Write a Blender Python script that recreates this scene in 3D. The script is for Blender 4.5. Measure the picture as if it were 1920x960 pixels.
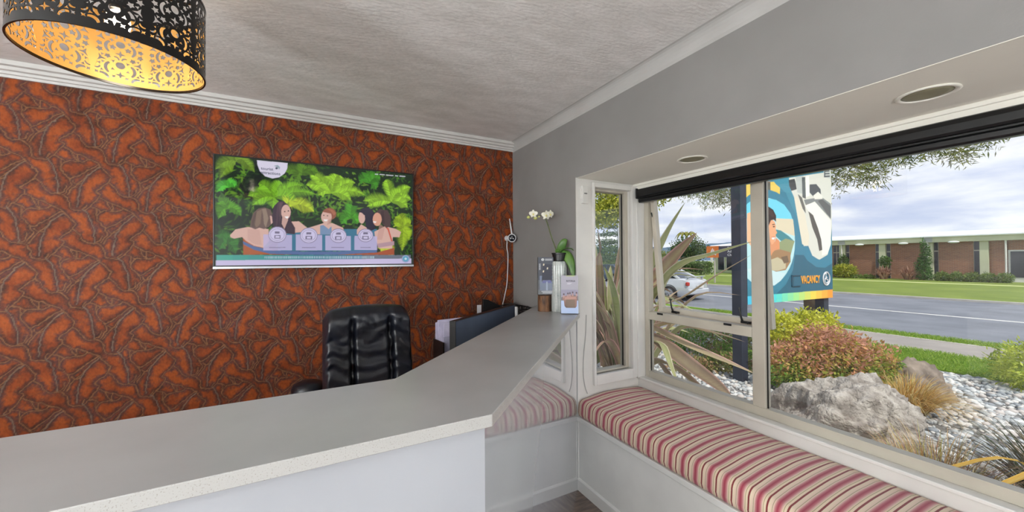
import bpy, bmesh, math, random
import numpy as np
from mathutils import Vector, Matrix, noise as mnoise
from mathutils.geometry import tessellate_polygon
R = math.radians
PI = math.pi
SC = bpy.context.scene
COL = SC.collection
for _o in list(bpy.data.objects):
    bpy.data.objects.remove(_o)

# ------------------------------------------------------------------ camera
cam_d = bpy.data.cameras.new('camera')
cam_d.sensor_fit = 'HORIZONTAL'
cam_d.sensor_width = 36.0
cam_d.lens = 36.0 * 695.27 / 1920.0
cam_d.clip_start = 0.05
cam_d.clip_end = 2000
cam = bpy.data.objects.new('camera', cam_d)
COL.objects.link(cam)
SC.camera = cam


def aim(yaw, pitch, roll, loc):
    cy, sy = math.cos(yaw), math.sin(yaw)
    f = Vector((sy * math.cos(pitch), cy * math.cos(pitch), math.sin(pitch)))
    r = Vector((cy, -sy, 0))
    u = r.cross(f)
    r2 = r * math.cos(roll) + u * math.sin(roll)
    u2 = u * math.cos(roll) - r * math.sin(roll)
    m = Matrix((r2, u2, -f)).transposed().to_4x4()
    m.translation = loc
    return m


cam.matrix_world = aim(R(27.84), R(0.561), R(-0.342), Vector((0, 0, 1.5)))

# ------------------------------------------------------------------ exposure
SC.view_settings.view_transform = 'Standard'
SC.view_settings.look = 'None'
SC.view_settings.exposure = 0.0
SC.view_settings.gamma = 1.0
SC.view_settings.use_curve_mapping = False
SC.cycles.max_bounces = 10
SC.cycles.diffuse_bounces = 5
SC.cycles.glossy_bounces = 4
SC.cycles.transmission_bounces = 6
SC.cycles.transparent_max_bounces = 16
SC.cycles.caustics_reflective = False
SC.cycles.caustics_refractive = False
SC.cycles.sample_clamp_indirect = 6.0
SC.cycles.use_denoising = True

# ------------------------------------------------------------------ sky
SKY_STRENGTH = 1.12
SUN_STRENGTH = 3.6
w = bpy.data.worlds.new('sky')
SC.world = w
w.use_nodes = True
wt = w.node_tree
wt.nodes.clear()


def N(t, kind, **kw):
    n = t.nodes.new(kind)
    for k, v in kw.items():
        setattr(n, k, v)
    return n


def mth(t, op, a, b=None, clamp=False):
    n = N(t, 'ShaderNodeMath', operation=op, use_clamp=clamp)
    for i, v in enumerate((a, b)):
        if v is None:
            continue
        if isinstance(v, (int, float)):
            n.inputs[i].default_value = v
        else:
            t.links.new(v, n.inputs[i])
    return n.outputs[0]


def ramp(t, fac, stops, interp='LINEAR'):
    n = N(t, 'ShaderNodeValToRGB')
    n.color_ramp.interpolation = interp
    e = n.color_ramp.elements
    while len(e) < len(stops):
        e.new(0.5)
    for i, (p, c) in enumerate(stops):
        e[i].position = p
        e[i].color = (c[0], c[1], c[2], 1)
    t.links.new(fac, n.inputs[0])
    return n.outputs[0]


def L3(c):
    """sRGB 0-255 to linear"""
    return tuple(((v / 255) / 12.92 if v / 255 <= 0.04045 else ((v / 255 + 0.055) / 1.055) ** 2.4) for v in c[:3])


def mixc(t, fac, a, b):
    n = N(t, 'ShaderNodeMix', data_type='RGBA')
    for sock, v in ((n.inputs[0], fac), (n.inputs[6], a), (n.inputs[7], b)):
        if isinstance(v, (int, float)):
            sock.default_value = v
        elif isinstance(v, tuple):
            sock.default_value = (v[0], v[1], v[2], 1)
        else:
            t.links.new(v, sock)
    return n.outputs[2]


tc = N(wt, 'ShaderNodeTexCoord')
sx = N(wt, 'ShaderNodeSeparateXYZ')
wt.links.new(tc.outputs['Generated'], sx.inputs[0])
zz = mth(wt, 'MAXIMUM', sx.outputs[2], 0.0)
zd = mth(wt, 'ADD', zz, 0.16)
cx_ = N(wt, 'ShaderNodeCombineXYZ')
wt.links.new(mth(wt, 'DIVIDE', sx.outputs[0], zd), cx_.inputs[0])
wt.links.new(mth(wt, 'DIVIDE', sx.outputs[1], zd), cx_.inputs[1])
nz = N(wt, 'ShaderNodeTexNoise')
nz.inputs['Scale'].default_value = 1.15
nz.inputs['Detail'].default_value = 7
nz.inputs['Roughness'].default_value = 0.52
nz.inputs['Distortion'].default_value = 0.25
wt.links.new(cx_.outputs[0], nz.inputs['Vector'])
cl = ramp(wt, nz.outputs[0], [(0.36, L3((184, 198, 232))), (0.46, L3((206, 215, 240))), (0.54, L3((232, 237, 249))), (0.62, L3((254, 254, 255)))])
hz = mth(wt, 'POWER', mth(wt, 'SUBTRACT', 1.0, zz, clamp=True), 14.0)
sky_c = mixc(wt, mth(wt, 'MULTIPLY', hz, 0.75), cl, L3((232, 240, 250)))
bg = N(wt, 'ShaderNodeBackground')
bg.inputs[1].default_value = SKY_STRENGTH
wt.links.new(sky_c, bg.inputs[0])
wo = N(wt, 'ShaderNodeOutputWorld')
wt.links.new(bg.outputs[0], wo.inputs[0])

# ------------------------------------------------------------------ sun
sun_d = bpy.data.lights.new('sun', 'SUN')
sun_d.energy = SUN_STRENGTH
sun_d.angle = R(1.5)
sun_d.color = (1.0, 0.95, 0.86)
sun = bpy.data.objects.new('sun', sun_d)
sun.rotation_euler = Vector((-0.20, -0.60, 0.77)).to_track_quat('Z', 'Y').to_euler()
COL.objects.link(sun)


def area(name, loc, target, size, power, color=(1, 1, 1), size_y=None):
    d = bpy.data.lights.new(name, 'AREA')
    d.energy = power
    d.color = color
    d.size = size
    if size_y:
        d.shape = 'RECTANGLE'
        d.size_y = size_y
    o = bpy.data.objects.new(name, d)
    o.location = loc
    o.rotation_euler = (Vector(loc) - Vector(target)).to_track_quat('Z', 'Y').to_euler()
    COL.objects.link(o)
    return o


# added fill light: unseen opal globes behind the photographer (built further down) give this radiance
FILL_RADIANCE = 99.0

# ------------------------------------------------------------------ materials
MATS = {}


def pm(name, c1, c2=None, scale=8.0, rough=0.6, metal=0.0, spec=0.5, bump=0.0, bscale=None, detail=4.0, stretch=None, rot=None, coat=0.0, lo=0.35, hi=0.65, attr=None, transmission=0.0, bdist=0.01):
    """A procedural principled material: two colours mixed by noise, optional bump and colour attribute."""
    if name in MATS:
        return MATS[name]
    m = bpy.data.materials.new(name)
    m.use_nodes = True
    t = m.node_tree
    t.nodes.clear()
    b = N(t, 'ShaderNodeBsdfPrincipled')
    o = N(t, 'ShaderNodeOutputMaterial')
    t.links.new(b.outputs[0], o.inputs[0])
    b.inputs['Roughness'].default_value = rough
    b.inputs['Metallic'].default_value = metal
    b.inputs['Specular IOR Level'].default_value = spec
    b.inputs['Coat Weight'].default_value = coat
    b.inputs['Transmission Weight'].default_value = transmission
    tcn = N(t, 'ShaderNodeTexCoord')
    vec = tcn.outputs['Object']
    if stretch or rot:
        mp = N(t, 'ShaderNodeMapping')
        mp.inputs['Scale'].default_value = stretch or (1, 1, 1)
        mp.inputs['Rotation'].default_value = rot or (0, 0, 0)
        t.links.new(vec, mp.inputs[0])
        vec = mp.outputs[0]
    nt = N(t, 'ShaderNodeTexNoise')
    nt.inputs['Scale'].default_value = scale
    nt.inputs['Detail'].default_value = detail
    t.links.new(vec, nt.inputs['Vector'])
    a = L3(c1)
    c = L3(c2) if c2 else tuple(v * 0.93 for v in a)
    colr = ramp(t, nt.outputs[0], [(lo, a), (hi, c)])
    if attr:
        at = N(t, 'ShaderNodeAttribute', attribute_name=attr)
        mx = N(t, 'ShaderNodeMix', data_type='RGBA', blend_type='MULTIPLY')
        mx.inputs[0].default_value = 1.0
        t.links.new(at.outputs['Color'], mx.inputs[6])
        t.links.new(colr, mx.inputs[7])
        colr = mx.outputs[2]
    t.links.new(colr, b.inputs['Base Color'])
    if bump:
        bn = N(t, 'ShaderNodeTexNoise')
        bn.inputs['Scale'].default_value = bscale or scale * 6
        bn.inputs['Detail'].default_value = 5
        t.links.new(vec, bn.inputs['Vector'])
        bp = N(t, 'ShaderNodeBump')
        bp.inputs['Strength'].default_value = bump
        bp.inputs['Distance'].default_value = bdist
        t.links.new(bn.outputs[0], bp.inputs['Height'])
        t.links.new(bp.outputs[0], b.inputs['Normal'])
    MATS[name] = m
    return m


def attr_mat(name, rough=0.6, spec=0.4, scale=60, amount=0.12, trans=0.0, emit=0.0, coat=0.0, bump=0.0):
    """Colour attribute 'Col' as the pigment, broken up by fine noise."""
    if name in MATS:
        return MATS[name]
    m = bpy.data.materials.new(name)
    m.use_nodes = True
    t = m.node_tree
    t.nodes.clear()
    b = N(t, 'ShaderNodeBsdfPrincipled')
    o = N(t, 'ShaderNodeOutputMaterial')
    b.inputs['Roughness'].default_value = rough
    b.inputs['Specular IOR Level'].default_value = spec
    b.inputs['Coat Weight'].default_value = coat
    at = N(t, 'ShaderNodeAttribute', attribute_name='Col')
    tcn = N(t, 'ShaderNodeTexCoord')
    nt = N(t, 'ShaderNodeTexNoise')
    nt.inputs['Scale'].default_value = scale
    nt.inputs['Detail'].default_value = 3
    t.links.new(tcn.outputs['Object'], nt.inputs['Vector'])
    hsv = N(t, 'ShaderNodeHueSaturation')
    t.links.new(mth(t, 'ADD', mth(t, 'MULTIPLY', nt.outputs[0], amount * 2), 1 - amount), hsv.inputs['Value'])
    t.links.new(at.outputs['Color'], hsv.inputs['Color'])
    colr = hsv.outputs[0]
    if emit:
        b.inputs['Base Color'].default_value = (0.01, 0.01, 0.012, 1)
        t.links.new(colr, b.inputs['Emission Color'])
        b.inputs['Emission Strength'].default_value = emit
    else:
        t.links.new(colr, b.inputs['Base Color'])
    out = b.outputs[0]
    if bump:
        bp = N(t, 'ShaderNodeBump')
        bp.inputs['Strength'].default_value = bump
        bp.inputs['Distance'].default_value = 0.004
        t.links.new(nt.outputs[0], bp.inputs['Height'])
        t.links.new(bp.outputs[0], b.inputs['Normal'])
    if trans:
        tr = N(t, 'ShaderNodeBsdfTranslucent')
        t.links.new(colr, tr.inputs[0])
        ms = N(t, 'ShaderNodeMixShader')
        ms.inputs[0].default_value = trans
        t.links.new(b.outputs[0], ms.inputs[1])
        t.links.new(tr.outputs[0], ms.inputs[2])
        out = ms.outputs[0]
    t.links.new(out, o.inputs[0])
    MATS[name] = m
    return m


def glass_mat(name, tint=(1, 1, 1), rough=0.0, ior=1.45, base=0.0):
    if name in MATS:
        return MATS[name]
    m = bpy.data.materials.new(name)
    m.use_nodes = True
    t = m.node_tree
    t.nodes.clear()
    tr = N(t, 'ShaderNodeBsdfTransparent')
    tr.inputs[0].default_value = (*tint, 1)
    gl = N(t, 'ShaderNodeBsdfGlossy')
    gl.inputs['Roughness'].default_value = rough
    fr = N(t, 'ShaderNodeFresnel')
    ge = N(t, 'ShaderNodeNewGeometry')              # same reflectance from either face of the thin sheet
    t.links.new(mth(t, 'ADD', mth(t, 'MULTIPLY', ge.outputs['Backfacing'], 1 / ior - ior), ior), fr.inputs[0])
    ms = N(t, 'ShaderNodeMixShader')
    t.links.new(mth(t, 'ADD', fr.outputs[0], base, clamp=True), ms.inputs[0])
    t.links.new(tr.outputs[0], ms.inputs[1])
    t.links.new(gl.outputs[0], ms.inputs[2])
    o = N(t, 'ShaderNodeOutputMaterial')
    t.links.new(ms.outputs[0], o.inputs[0])
    MATS[name] = m
    return m


def emit_mat(name, c, s):
    if name in MATS:
        return MATS[name]
    m = bpy.data.materials.new(name)
    m.use_nodes = True
    t = m.node_tree
    t.nodes.clear()
    e = N(t, 'ShaderNodeEmission')
    e.inputs[0].default_value = (*c, 1)
    e.inputs[1].default_value = s
    o = N(t, 'ShaderNodeOutputMaterial')
    t.links.new(e.outputs[0], o.inputs[0])
    MATS[name] = m
    return m


# ------------------------------------------------------------------ mesh helpers
WORLD = {}                                    # where each parent's origin stands


class MB:
    """Collects shapes; build() links them as ONE mesh object."""

    def __init__(s):
        s.v, s.f, s.mi, s.k = [], [], [], 0

    def add(s, vs, fs):
        n = len(s.v)
        s.v += [tuple(p) for p in vs]
        s.f += [tuple(i + n for i in q) for q in fs]
        s.mi += [s.k] * len(fs)
        return s

    def box(s, x0, x1, y0, y1, z0, z1):
        return s.add([(x0, y0, z0), (x1, y0, z0), (x1, y1, z0), (x0, y1, z0), (x0, y0, z1), (x1, y0, z1), (x1, y1, z1), (x0, y1, z1)],
                     [(0, 3, 2, 1), (4, 5, 6, 7), (0, 1, 5, 4), (1, 2, 6, 5), (2, 3, 7, 6), (3, 0, 4, 7)])

    def prism(s, pts, z0, z1):
        """polygon in XY (counter-clockwise) between two heights"""
        n = len(pts)
        vs = [(x, y, z0) for x, y in pts] + [(x, y, z1) for x, y in pts]
        fs = [tuple(range(n - 1, -1, -1)), tuple(range(n, 2 * n))] + [(i, (i + 1) % n, n + (i + 1) % n, n + i) for i in range(n)]
        return s.add(vs, fs)

    def extrude_y(s, prof, y0, y1):
        """profile in XZ swept along Y"""
        n = len(prof)
        vs = [(x, y0, z) for x, z in prof] + [(x, y1, z) for x, z in prof]
        fs = [tuple(range(n)), tuple(range(2 * n - 1, n - 1, -1))] + [(i, n + i, n + (i + 1) % n, (i + 1) % n) for i in range(n)]
        return s.add(vs, fs)

    def extrude_x(s, prof, x0, x1):
        n = len(prof)
        vs = [(x0, y, z) for y, z in prof] + [(x1, y, z) for y, z in prof]
        fs = [tuple(range(n - 1, -1, -1)), tuple(range(n, 2 * n))] + [(i, (i + 1) % n, n + (i + 1) % n, n + i) for i in range(n)]
        return s.add(vs, fs)

    def tube(s, path, r, n=8, caps=True):
        pts = [Vector(p) for p in path]
        rr = r if isinstance(r, (list, tuple)) else [r] * len(pts)
        vs, up = [], None
        for i, p in enumerate(pts):
            d = (pts[min(i + 1, len(pts) - 1)] - pts[max(i - 1, 0)]).normalized()
            if up is None:
                up = Vector((0, 0, 1)) if abs(d.z) < 0.9 else Vector((1, 0, 0))
            a = d.cross(up)
            if a.length < 1e-6:
                a = d.orthogonal()
            a.normalize()
            b = a.cross(d)
            up = b
            vs += [p + (a * math.cos(2 * PI * k / n) + b * math.sin(2 * PI * k / n)) * rr[i] for k in range(n)]
        fs = []
        for i in range(len(pts) - 1):
            for k in range(n):
                fs.append((i * n + k, i * n + (k + 1) % n, (i + 1) * n + (k + 1) % n, (i + 1) * n + k))
        if caps:
            fs.append(tuple(range(n - 1, -1, -1)))
            fs.append(tuple((len(pts) - 1) * n + k for k in range(n)))
        return s.add(vs, fs)

    def lathe(s, prof, c=(0, 0, 0), n=24, axis='z', caps=True):
        caps = caps and prof[0] != prof[-1]
        vs, fs = [], []
        for r, h in prof:
            for k in range(n):
                a = 2 * PI * k / n
                u, v = r * math.cos(a), r * math.sin(a)
                p = (u, v, h) if axis == 'z' else ((h, u, v) if axis == 'x' else (v, h, u))
                vs.append((p[0] + c[0], p[1] + c[1], p[2] + c[2]))
        for i in range(len(prof) - 1):
            for k in range(n):
                fs.append((i * n + k, i * n + (k + 1) % n, (i + 1) * n + (k + 1) % n, (i + 1) * n + k))
        if caps and prof[0][0] > 1e-6:
            fs.append(tuple(range(n - 1, -1, -1)))
        if caps and prof[-1][0] > 1e-6:
            fs.append(tuple((len(prof) - 1) * n + k for k in range(n)))
        return s.add(vs, fs)

    def ball(s, c, r, n=12, m=8):
        rx, ry, rz = r if isinstance(r, tuple) else (r, r, r)
        vs = [(c[0], c[1], c[2] - rz)]
        for i in range(1, m):
            t = -PI / 2 + PI * i / m
            for k in range(n):
                a = 2 * PI * k / n
                vs.append((c[0] + rx * math.cos(t) * math.cos(a), c[1] + ry * math.cos(t) * math.sin(a), c[2] + rz * math.sin(t)))
        vs.append((c[0], c[1], c[2] + rz))
        fs = [(0, 1 + (k + 1) % n, 1 + k) for k in range(n)]
        for i in range(m - 2):
            for k in range(n):
                a, b = 1 + i * n + k, 1 + i * n + (k + 1) % n
                fs.append((a, b, b + n, a + n))
        l = len(vs) - 1
        fs += [(l, 1 + (m - 2) * n + k, 1 + (m - 2) * n + (k + 1) % n) for k in range(n)]
        return s.add(vs, fs)

    def xform(s, m):
        s.v = [tuple(m @ Vector(p)) for p in s.v]
        return s

    def build(s, name, mat, parent=None, smooth=False, bevel=0.0, seg=2, local=False):
        me = bpy.data.meshes.new(name)
        vs = s.v
        if parent is not None and not local:
            o = WORLD[parent.name]
            vs = [(p[0] - o[0], p[1] - o[1], p[2] - o[2]) for p in vs]
        me.from_pydata(vs, [], s.f)
        for mm in (mat if isinstance(mat, (list, tuple)) else [mat]):
            me.materials.append(mm)
        if max(s.mi, default=0):
            me.polygons.foreach_set('material_index', s.mi)
        if smooth:
            me.shade_smooth() if smooth is True else me.shade_smooth()
        me.validate()
        me.update()
        ob = bpy.data.objects.new(name, me)
        COL.objects.link(ob)
        if smooth == 'auto':
            md = ob.modifiers.new('split', 'EDGE_SPLIT')
            md.split_angle = R(38)
        if bevel:
            b = ob.modifiers.new('edge', 'BEVEL')
            b.width = bevel
            b.segments = seg
            b.limit_method = 'ANGLE'
            b.angle_limit = R(40)
        if parent is not None:
            ob.parent = parent
            WORLD[ob.name] = WORLD[parent.name]
        else:
            WORLD[ob.name] = (0, 0, 0)
        return ob


def np_mesh(name, V, F, mat, parent=None, cols=None, smooth=False, local=False):
    """fast mesh from arrays; F is (n,3) or (n,4); cols per vertex, linear"""
    V = np.asarray(V, dtype=np.float32).copy()
    F = np.asarray(F, dtype=np.int32)
    if parent is not None and not local:
        V -= np.array(WORLD[parent.name], dtype=np.float32)
    me = bpy.data.meshes.new(name)
    k = F.shape[1]
    me.vertices.add(len(V))
    me.vertices.foreach_set('co', V.ravel())
    me.loops.add(F.size)
    me.loops.foreach_set('vertex_index', F.ravel())
    me.polygons.add(len(F))
    me.polygons.foreach_set('loop_start', np.arange(0, F.size, k, dtype=np.int32))
    if cols is not None:
        ca = me.color_attributes.new('Col', 'FLOAT_COLOR', 'POINT')
        c = np.ones((len(V), 4), dtype=np.float32)
        c[:, :3] = cols
        ca.data.foreach_set('color', c.ravel())
    if smooth:
        me.polygons.foreach_set('use_smooth', np.ones(len(F), dtype=bool))
    me.materials.append(mat)
    me.update(calc_edges=True)
    me.validate()
    ob = bpy.data.objects.new(name, me)
    COL.objects.link(ob)
    if parent is not None:
        ob.parent = parent
        WORLD[ob.name] = WORLD[parent.name]
    else:
        WORLD[ob.name] = (0, 0, 0)
    return ob


def tag(o, label=None, cat=None, group=None, kind=None):
    for k, v in (('label', label), ('category', cat), ('group', group), ('kind', kind)):
        if v:
            o[k] = v
    return o


def thing(name, label, cat, loc, rz=0.0, group=None):
    o = bpy.data.objects.new(name, None)
    o.empty_display_size = 0.05
    o.location = loc
    o.rotation_euler = (0, 0, rz)
    COL.objects.link(o)
    WORLD[o.name] = tuple(loc)
    return tag(o, label, cat, group)


def struct(o):
    o['kind'] = 'structure'
    return o


def base(name, loc=(0, 0, 0)):
    o = bpy.data.objects.new(name, None)
    o.empty_display_size = 0.05
    o.location = loc
    COL.objects.link(o)
    WORLD[o.name] = tuple(loc)
    return struct(o)


def dup(root, loc=None, rz=None, label=None, group=None):
    r = root.copy()
    COL.objects.link(r)
    if loc is not None:
        r.location = loc
    if rz is not None:
        r.rotation_euler = (0, 0, rz)
    if label:
        r['label'] = label
    if group:
        r['group'] = group
    for ch in list(root.children):
        c = ch.copy()
        COL.objects.link(c)
        c.parent = r
        for g in list(ch.children):
            d = g.copy()
            COL.objects.link(d)
            d.parent = c
    WORLD[r.name] = tuple(r.location)
    return r


def text_mesh(name, body, size, mat, parent, m, extrude=0.001, bold=0.0, align='LEFT', fit=None):
    """real lettering: font outlines turned to a mesh; m places it in the parent's frame"""
    cu = bpy.data.curves.new(name, 'FONT')
    cu.body = body
    cu.size = size
    cu.extrude = extrude
    cu.offset = bold
    cu.align_x = align
    cu.resolution_u = 3
    tmp = bpy.data.objects.new(name + '_tmp', cu)
    COL.objects.link(tmp)
    dg = bpy.context.evaluated_depsgraph_get()
    me = bpy.data.meshes.new_from_object(tmp.evaluated_get(dg))
    bpy.data.objects.remove(tmp)
    if fit:                                   # stretch the outlines to the width and height of the real lettering
        xs = [v.co.x for v in me.vertices]
        ys_ = [v.co.y for v in me.vertices]
        me.transform(Matrix.Diagonal((fit[0] / (max(xs) - min(xs)), fit[1] / (max(ys_) - min(ys_)), 1, 1)) @ Matrix.Translation((-min(xs), -min(ys_), 0)))
    me.transform(m)
    me.materials.clear()
    me.materials.append(mat)
    ob = bpy.data.objects.new(name, me)
    COL.objects.link(ob)
    ob.parent = parent
    WORLD[ob.name] = WORLD[parent.name]
    return ob


class Canvas:
    """A flat print: pigment painted on a grid of points, then carried by a fine mesh."""

    def __init__(s, W, H, col):
        s.W, s.H = W, H
        s.a = np.empty((H, W, 3), dtype=np.float32)
        s.a[:] = L3(col)

    def poly(s, pts, col, al=1.0):
        P = np.array(pts, dtype=float) * [s.W - 1, s.H - 1]
        x0, y0 = np.floor(P.min(0)).astype(int)
        x1, y1 = np.ceil(P.max(0)).astype(int) + 1
        x0, y0, x1, y1 = max(x0, 0), max(y0, 0), min(x1, s.W), min(y1, s.H)
        if x1 <= x0 or y1 <= y0:
            return
        acc = np.zeros((y1 - y0, x1 - x0), dtype=np.float32)
        for ox, oy in ((-0.25, -0.25), (0.25, -0.25), (-0.25, 0.25), (0.25, 0.25)):
            X, Y = np.meshgrid(np.arange(x0, x1) + ox, np.arange(y0, y1) + oy)
            ins = np.zeros(X.shape, dtype=bool)
            j = len(P) - 1
            for i in range(len(P)):
                xi, yi = P[i]
                xj, yj = P[j]
                if yi != yj:
                    ins ^= ((yi > Y) != (yj > Y)) & (X < (xj - xi) * (Y - yi) / (yj - yi) + xi)
                j = i
            acc += ins * 0.25
        acc = (acc * al)[..., None]
        s.a[y0:y1, x0:x1] = s.a[y0:y1, x0:x1] * (1 - acc) + np.array(L3(col), dtype=np.float32) * acc

    def ell(s, cx, cy, rx, ry, col, al=1.0, n=20):
        s.poly([(cx + rx * math.cos(2 * PI * k / n), cy + ry * math.sin(2 * PI * k / n)) for k in range(n)], col, al)

    def mesh(s, name, origin, du, dv, mat, parent=None, local=False):
        """origin = lower-left corner, du/dv = full-width and full-height vectors"""
        u, v = np.meshgrid(np.linspace(0, 1, s.W), np.linspace(0, 1, s.H))
        V = np.array(origin) + u.reshape(-1, 1) * np.array(du) + v.reshape(-1, 1) * np.array(dv)
        i = np.arange(s.W * s.H).reshape(s.H, s.W)
        F = np.stack([i[:-1, :-1], i[:-1, 1:], i[1:, 1:], i[1:, :-1]], -1).reshape(-1, 4)
        return np_mesh(name, V, F, mat, parent, s.a.reshape(-1, 3), local=local)

WALLPAPER_ORIGIN = (-1.1843, 2.2896)
RIBS = [[(0.015, 0.015), (-0.036, 0.155), (-0.059, 0.306), (-0.056, 0.437), (-0.008, 0.562), (0.061, 0.674), (0.134, 0.758)], [(0.228, -0.3), (0.336, -0.316), (0.448, -0.298), (0.559, -0.251), (0.655, -0.187), (0.731, -0.119)]]
VEINS = [[(0.0, 0.0), (0.118, -0.017), (0.269, -0.047)], [(0.269, -0.047), (0.292, 0.051), (0.265, 0.157), (0.207, 0.336), (0.296, 0.301), (0.308, 0.377), (0.286, 0.559), (0.257, 0.688)], [(0.292, 0.051), (0.421, 0.012), (0.547, 0.014), (0.659, -0.028)], [(0.659, -0.028), (0.74, -0.109), (0.839, -0.178), (0.952, -0.177), (1.023, -0.132), (1.1, -0.157), (1.248, -0.285)], [(0.332, 0.342), (0.433, 0.294), (0.538, 0.247), (0.625, 0.177), (0.767, 0.109), (0.863, 0.049), (0.985, -0.002)], [(0.459, 0.289), (0.545, 0.3), (0.661, 0.278), (0.749, 0.183), (0.769, 0.111)], [(0.583, 0.225), (0.655, 0.285)], [(0.988, -0.005), (0.927, 0.113), (0.88, 0.251), (0.818, 0.418), (0.745, 0.571)], [(0.745, 0.571), (0.623, 0.599), (0.494, 0.6), (0.501, 0.464), (0.571, 0.37), (0.667, 0.284)], [(1.006, 0.012), (0.95, 0.197), (0.915, 0.408), (0.868, 0.603), (0.865, 0.773)], [(0.731, -0.119), (0.787, -0.213), (0.757, -0.306)], [(0.298, 0.57), (0.403, 0.499), (0.492, 0.47)], [(0.412, 0.508), (0.488, 0.595)], [(0.225, -0.309), (0.229, -0.391)], [(-0.056, 0.437), (-0.117, 0.533), (-0.208, 0.556)], [(0.705, 0.591), (0.817, 0.612), (0.82, 0.704), (0.823, 0.795)]]
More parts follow.
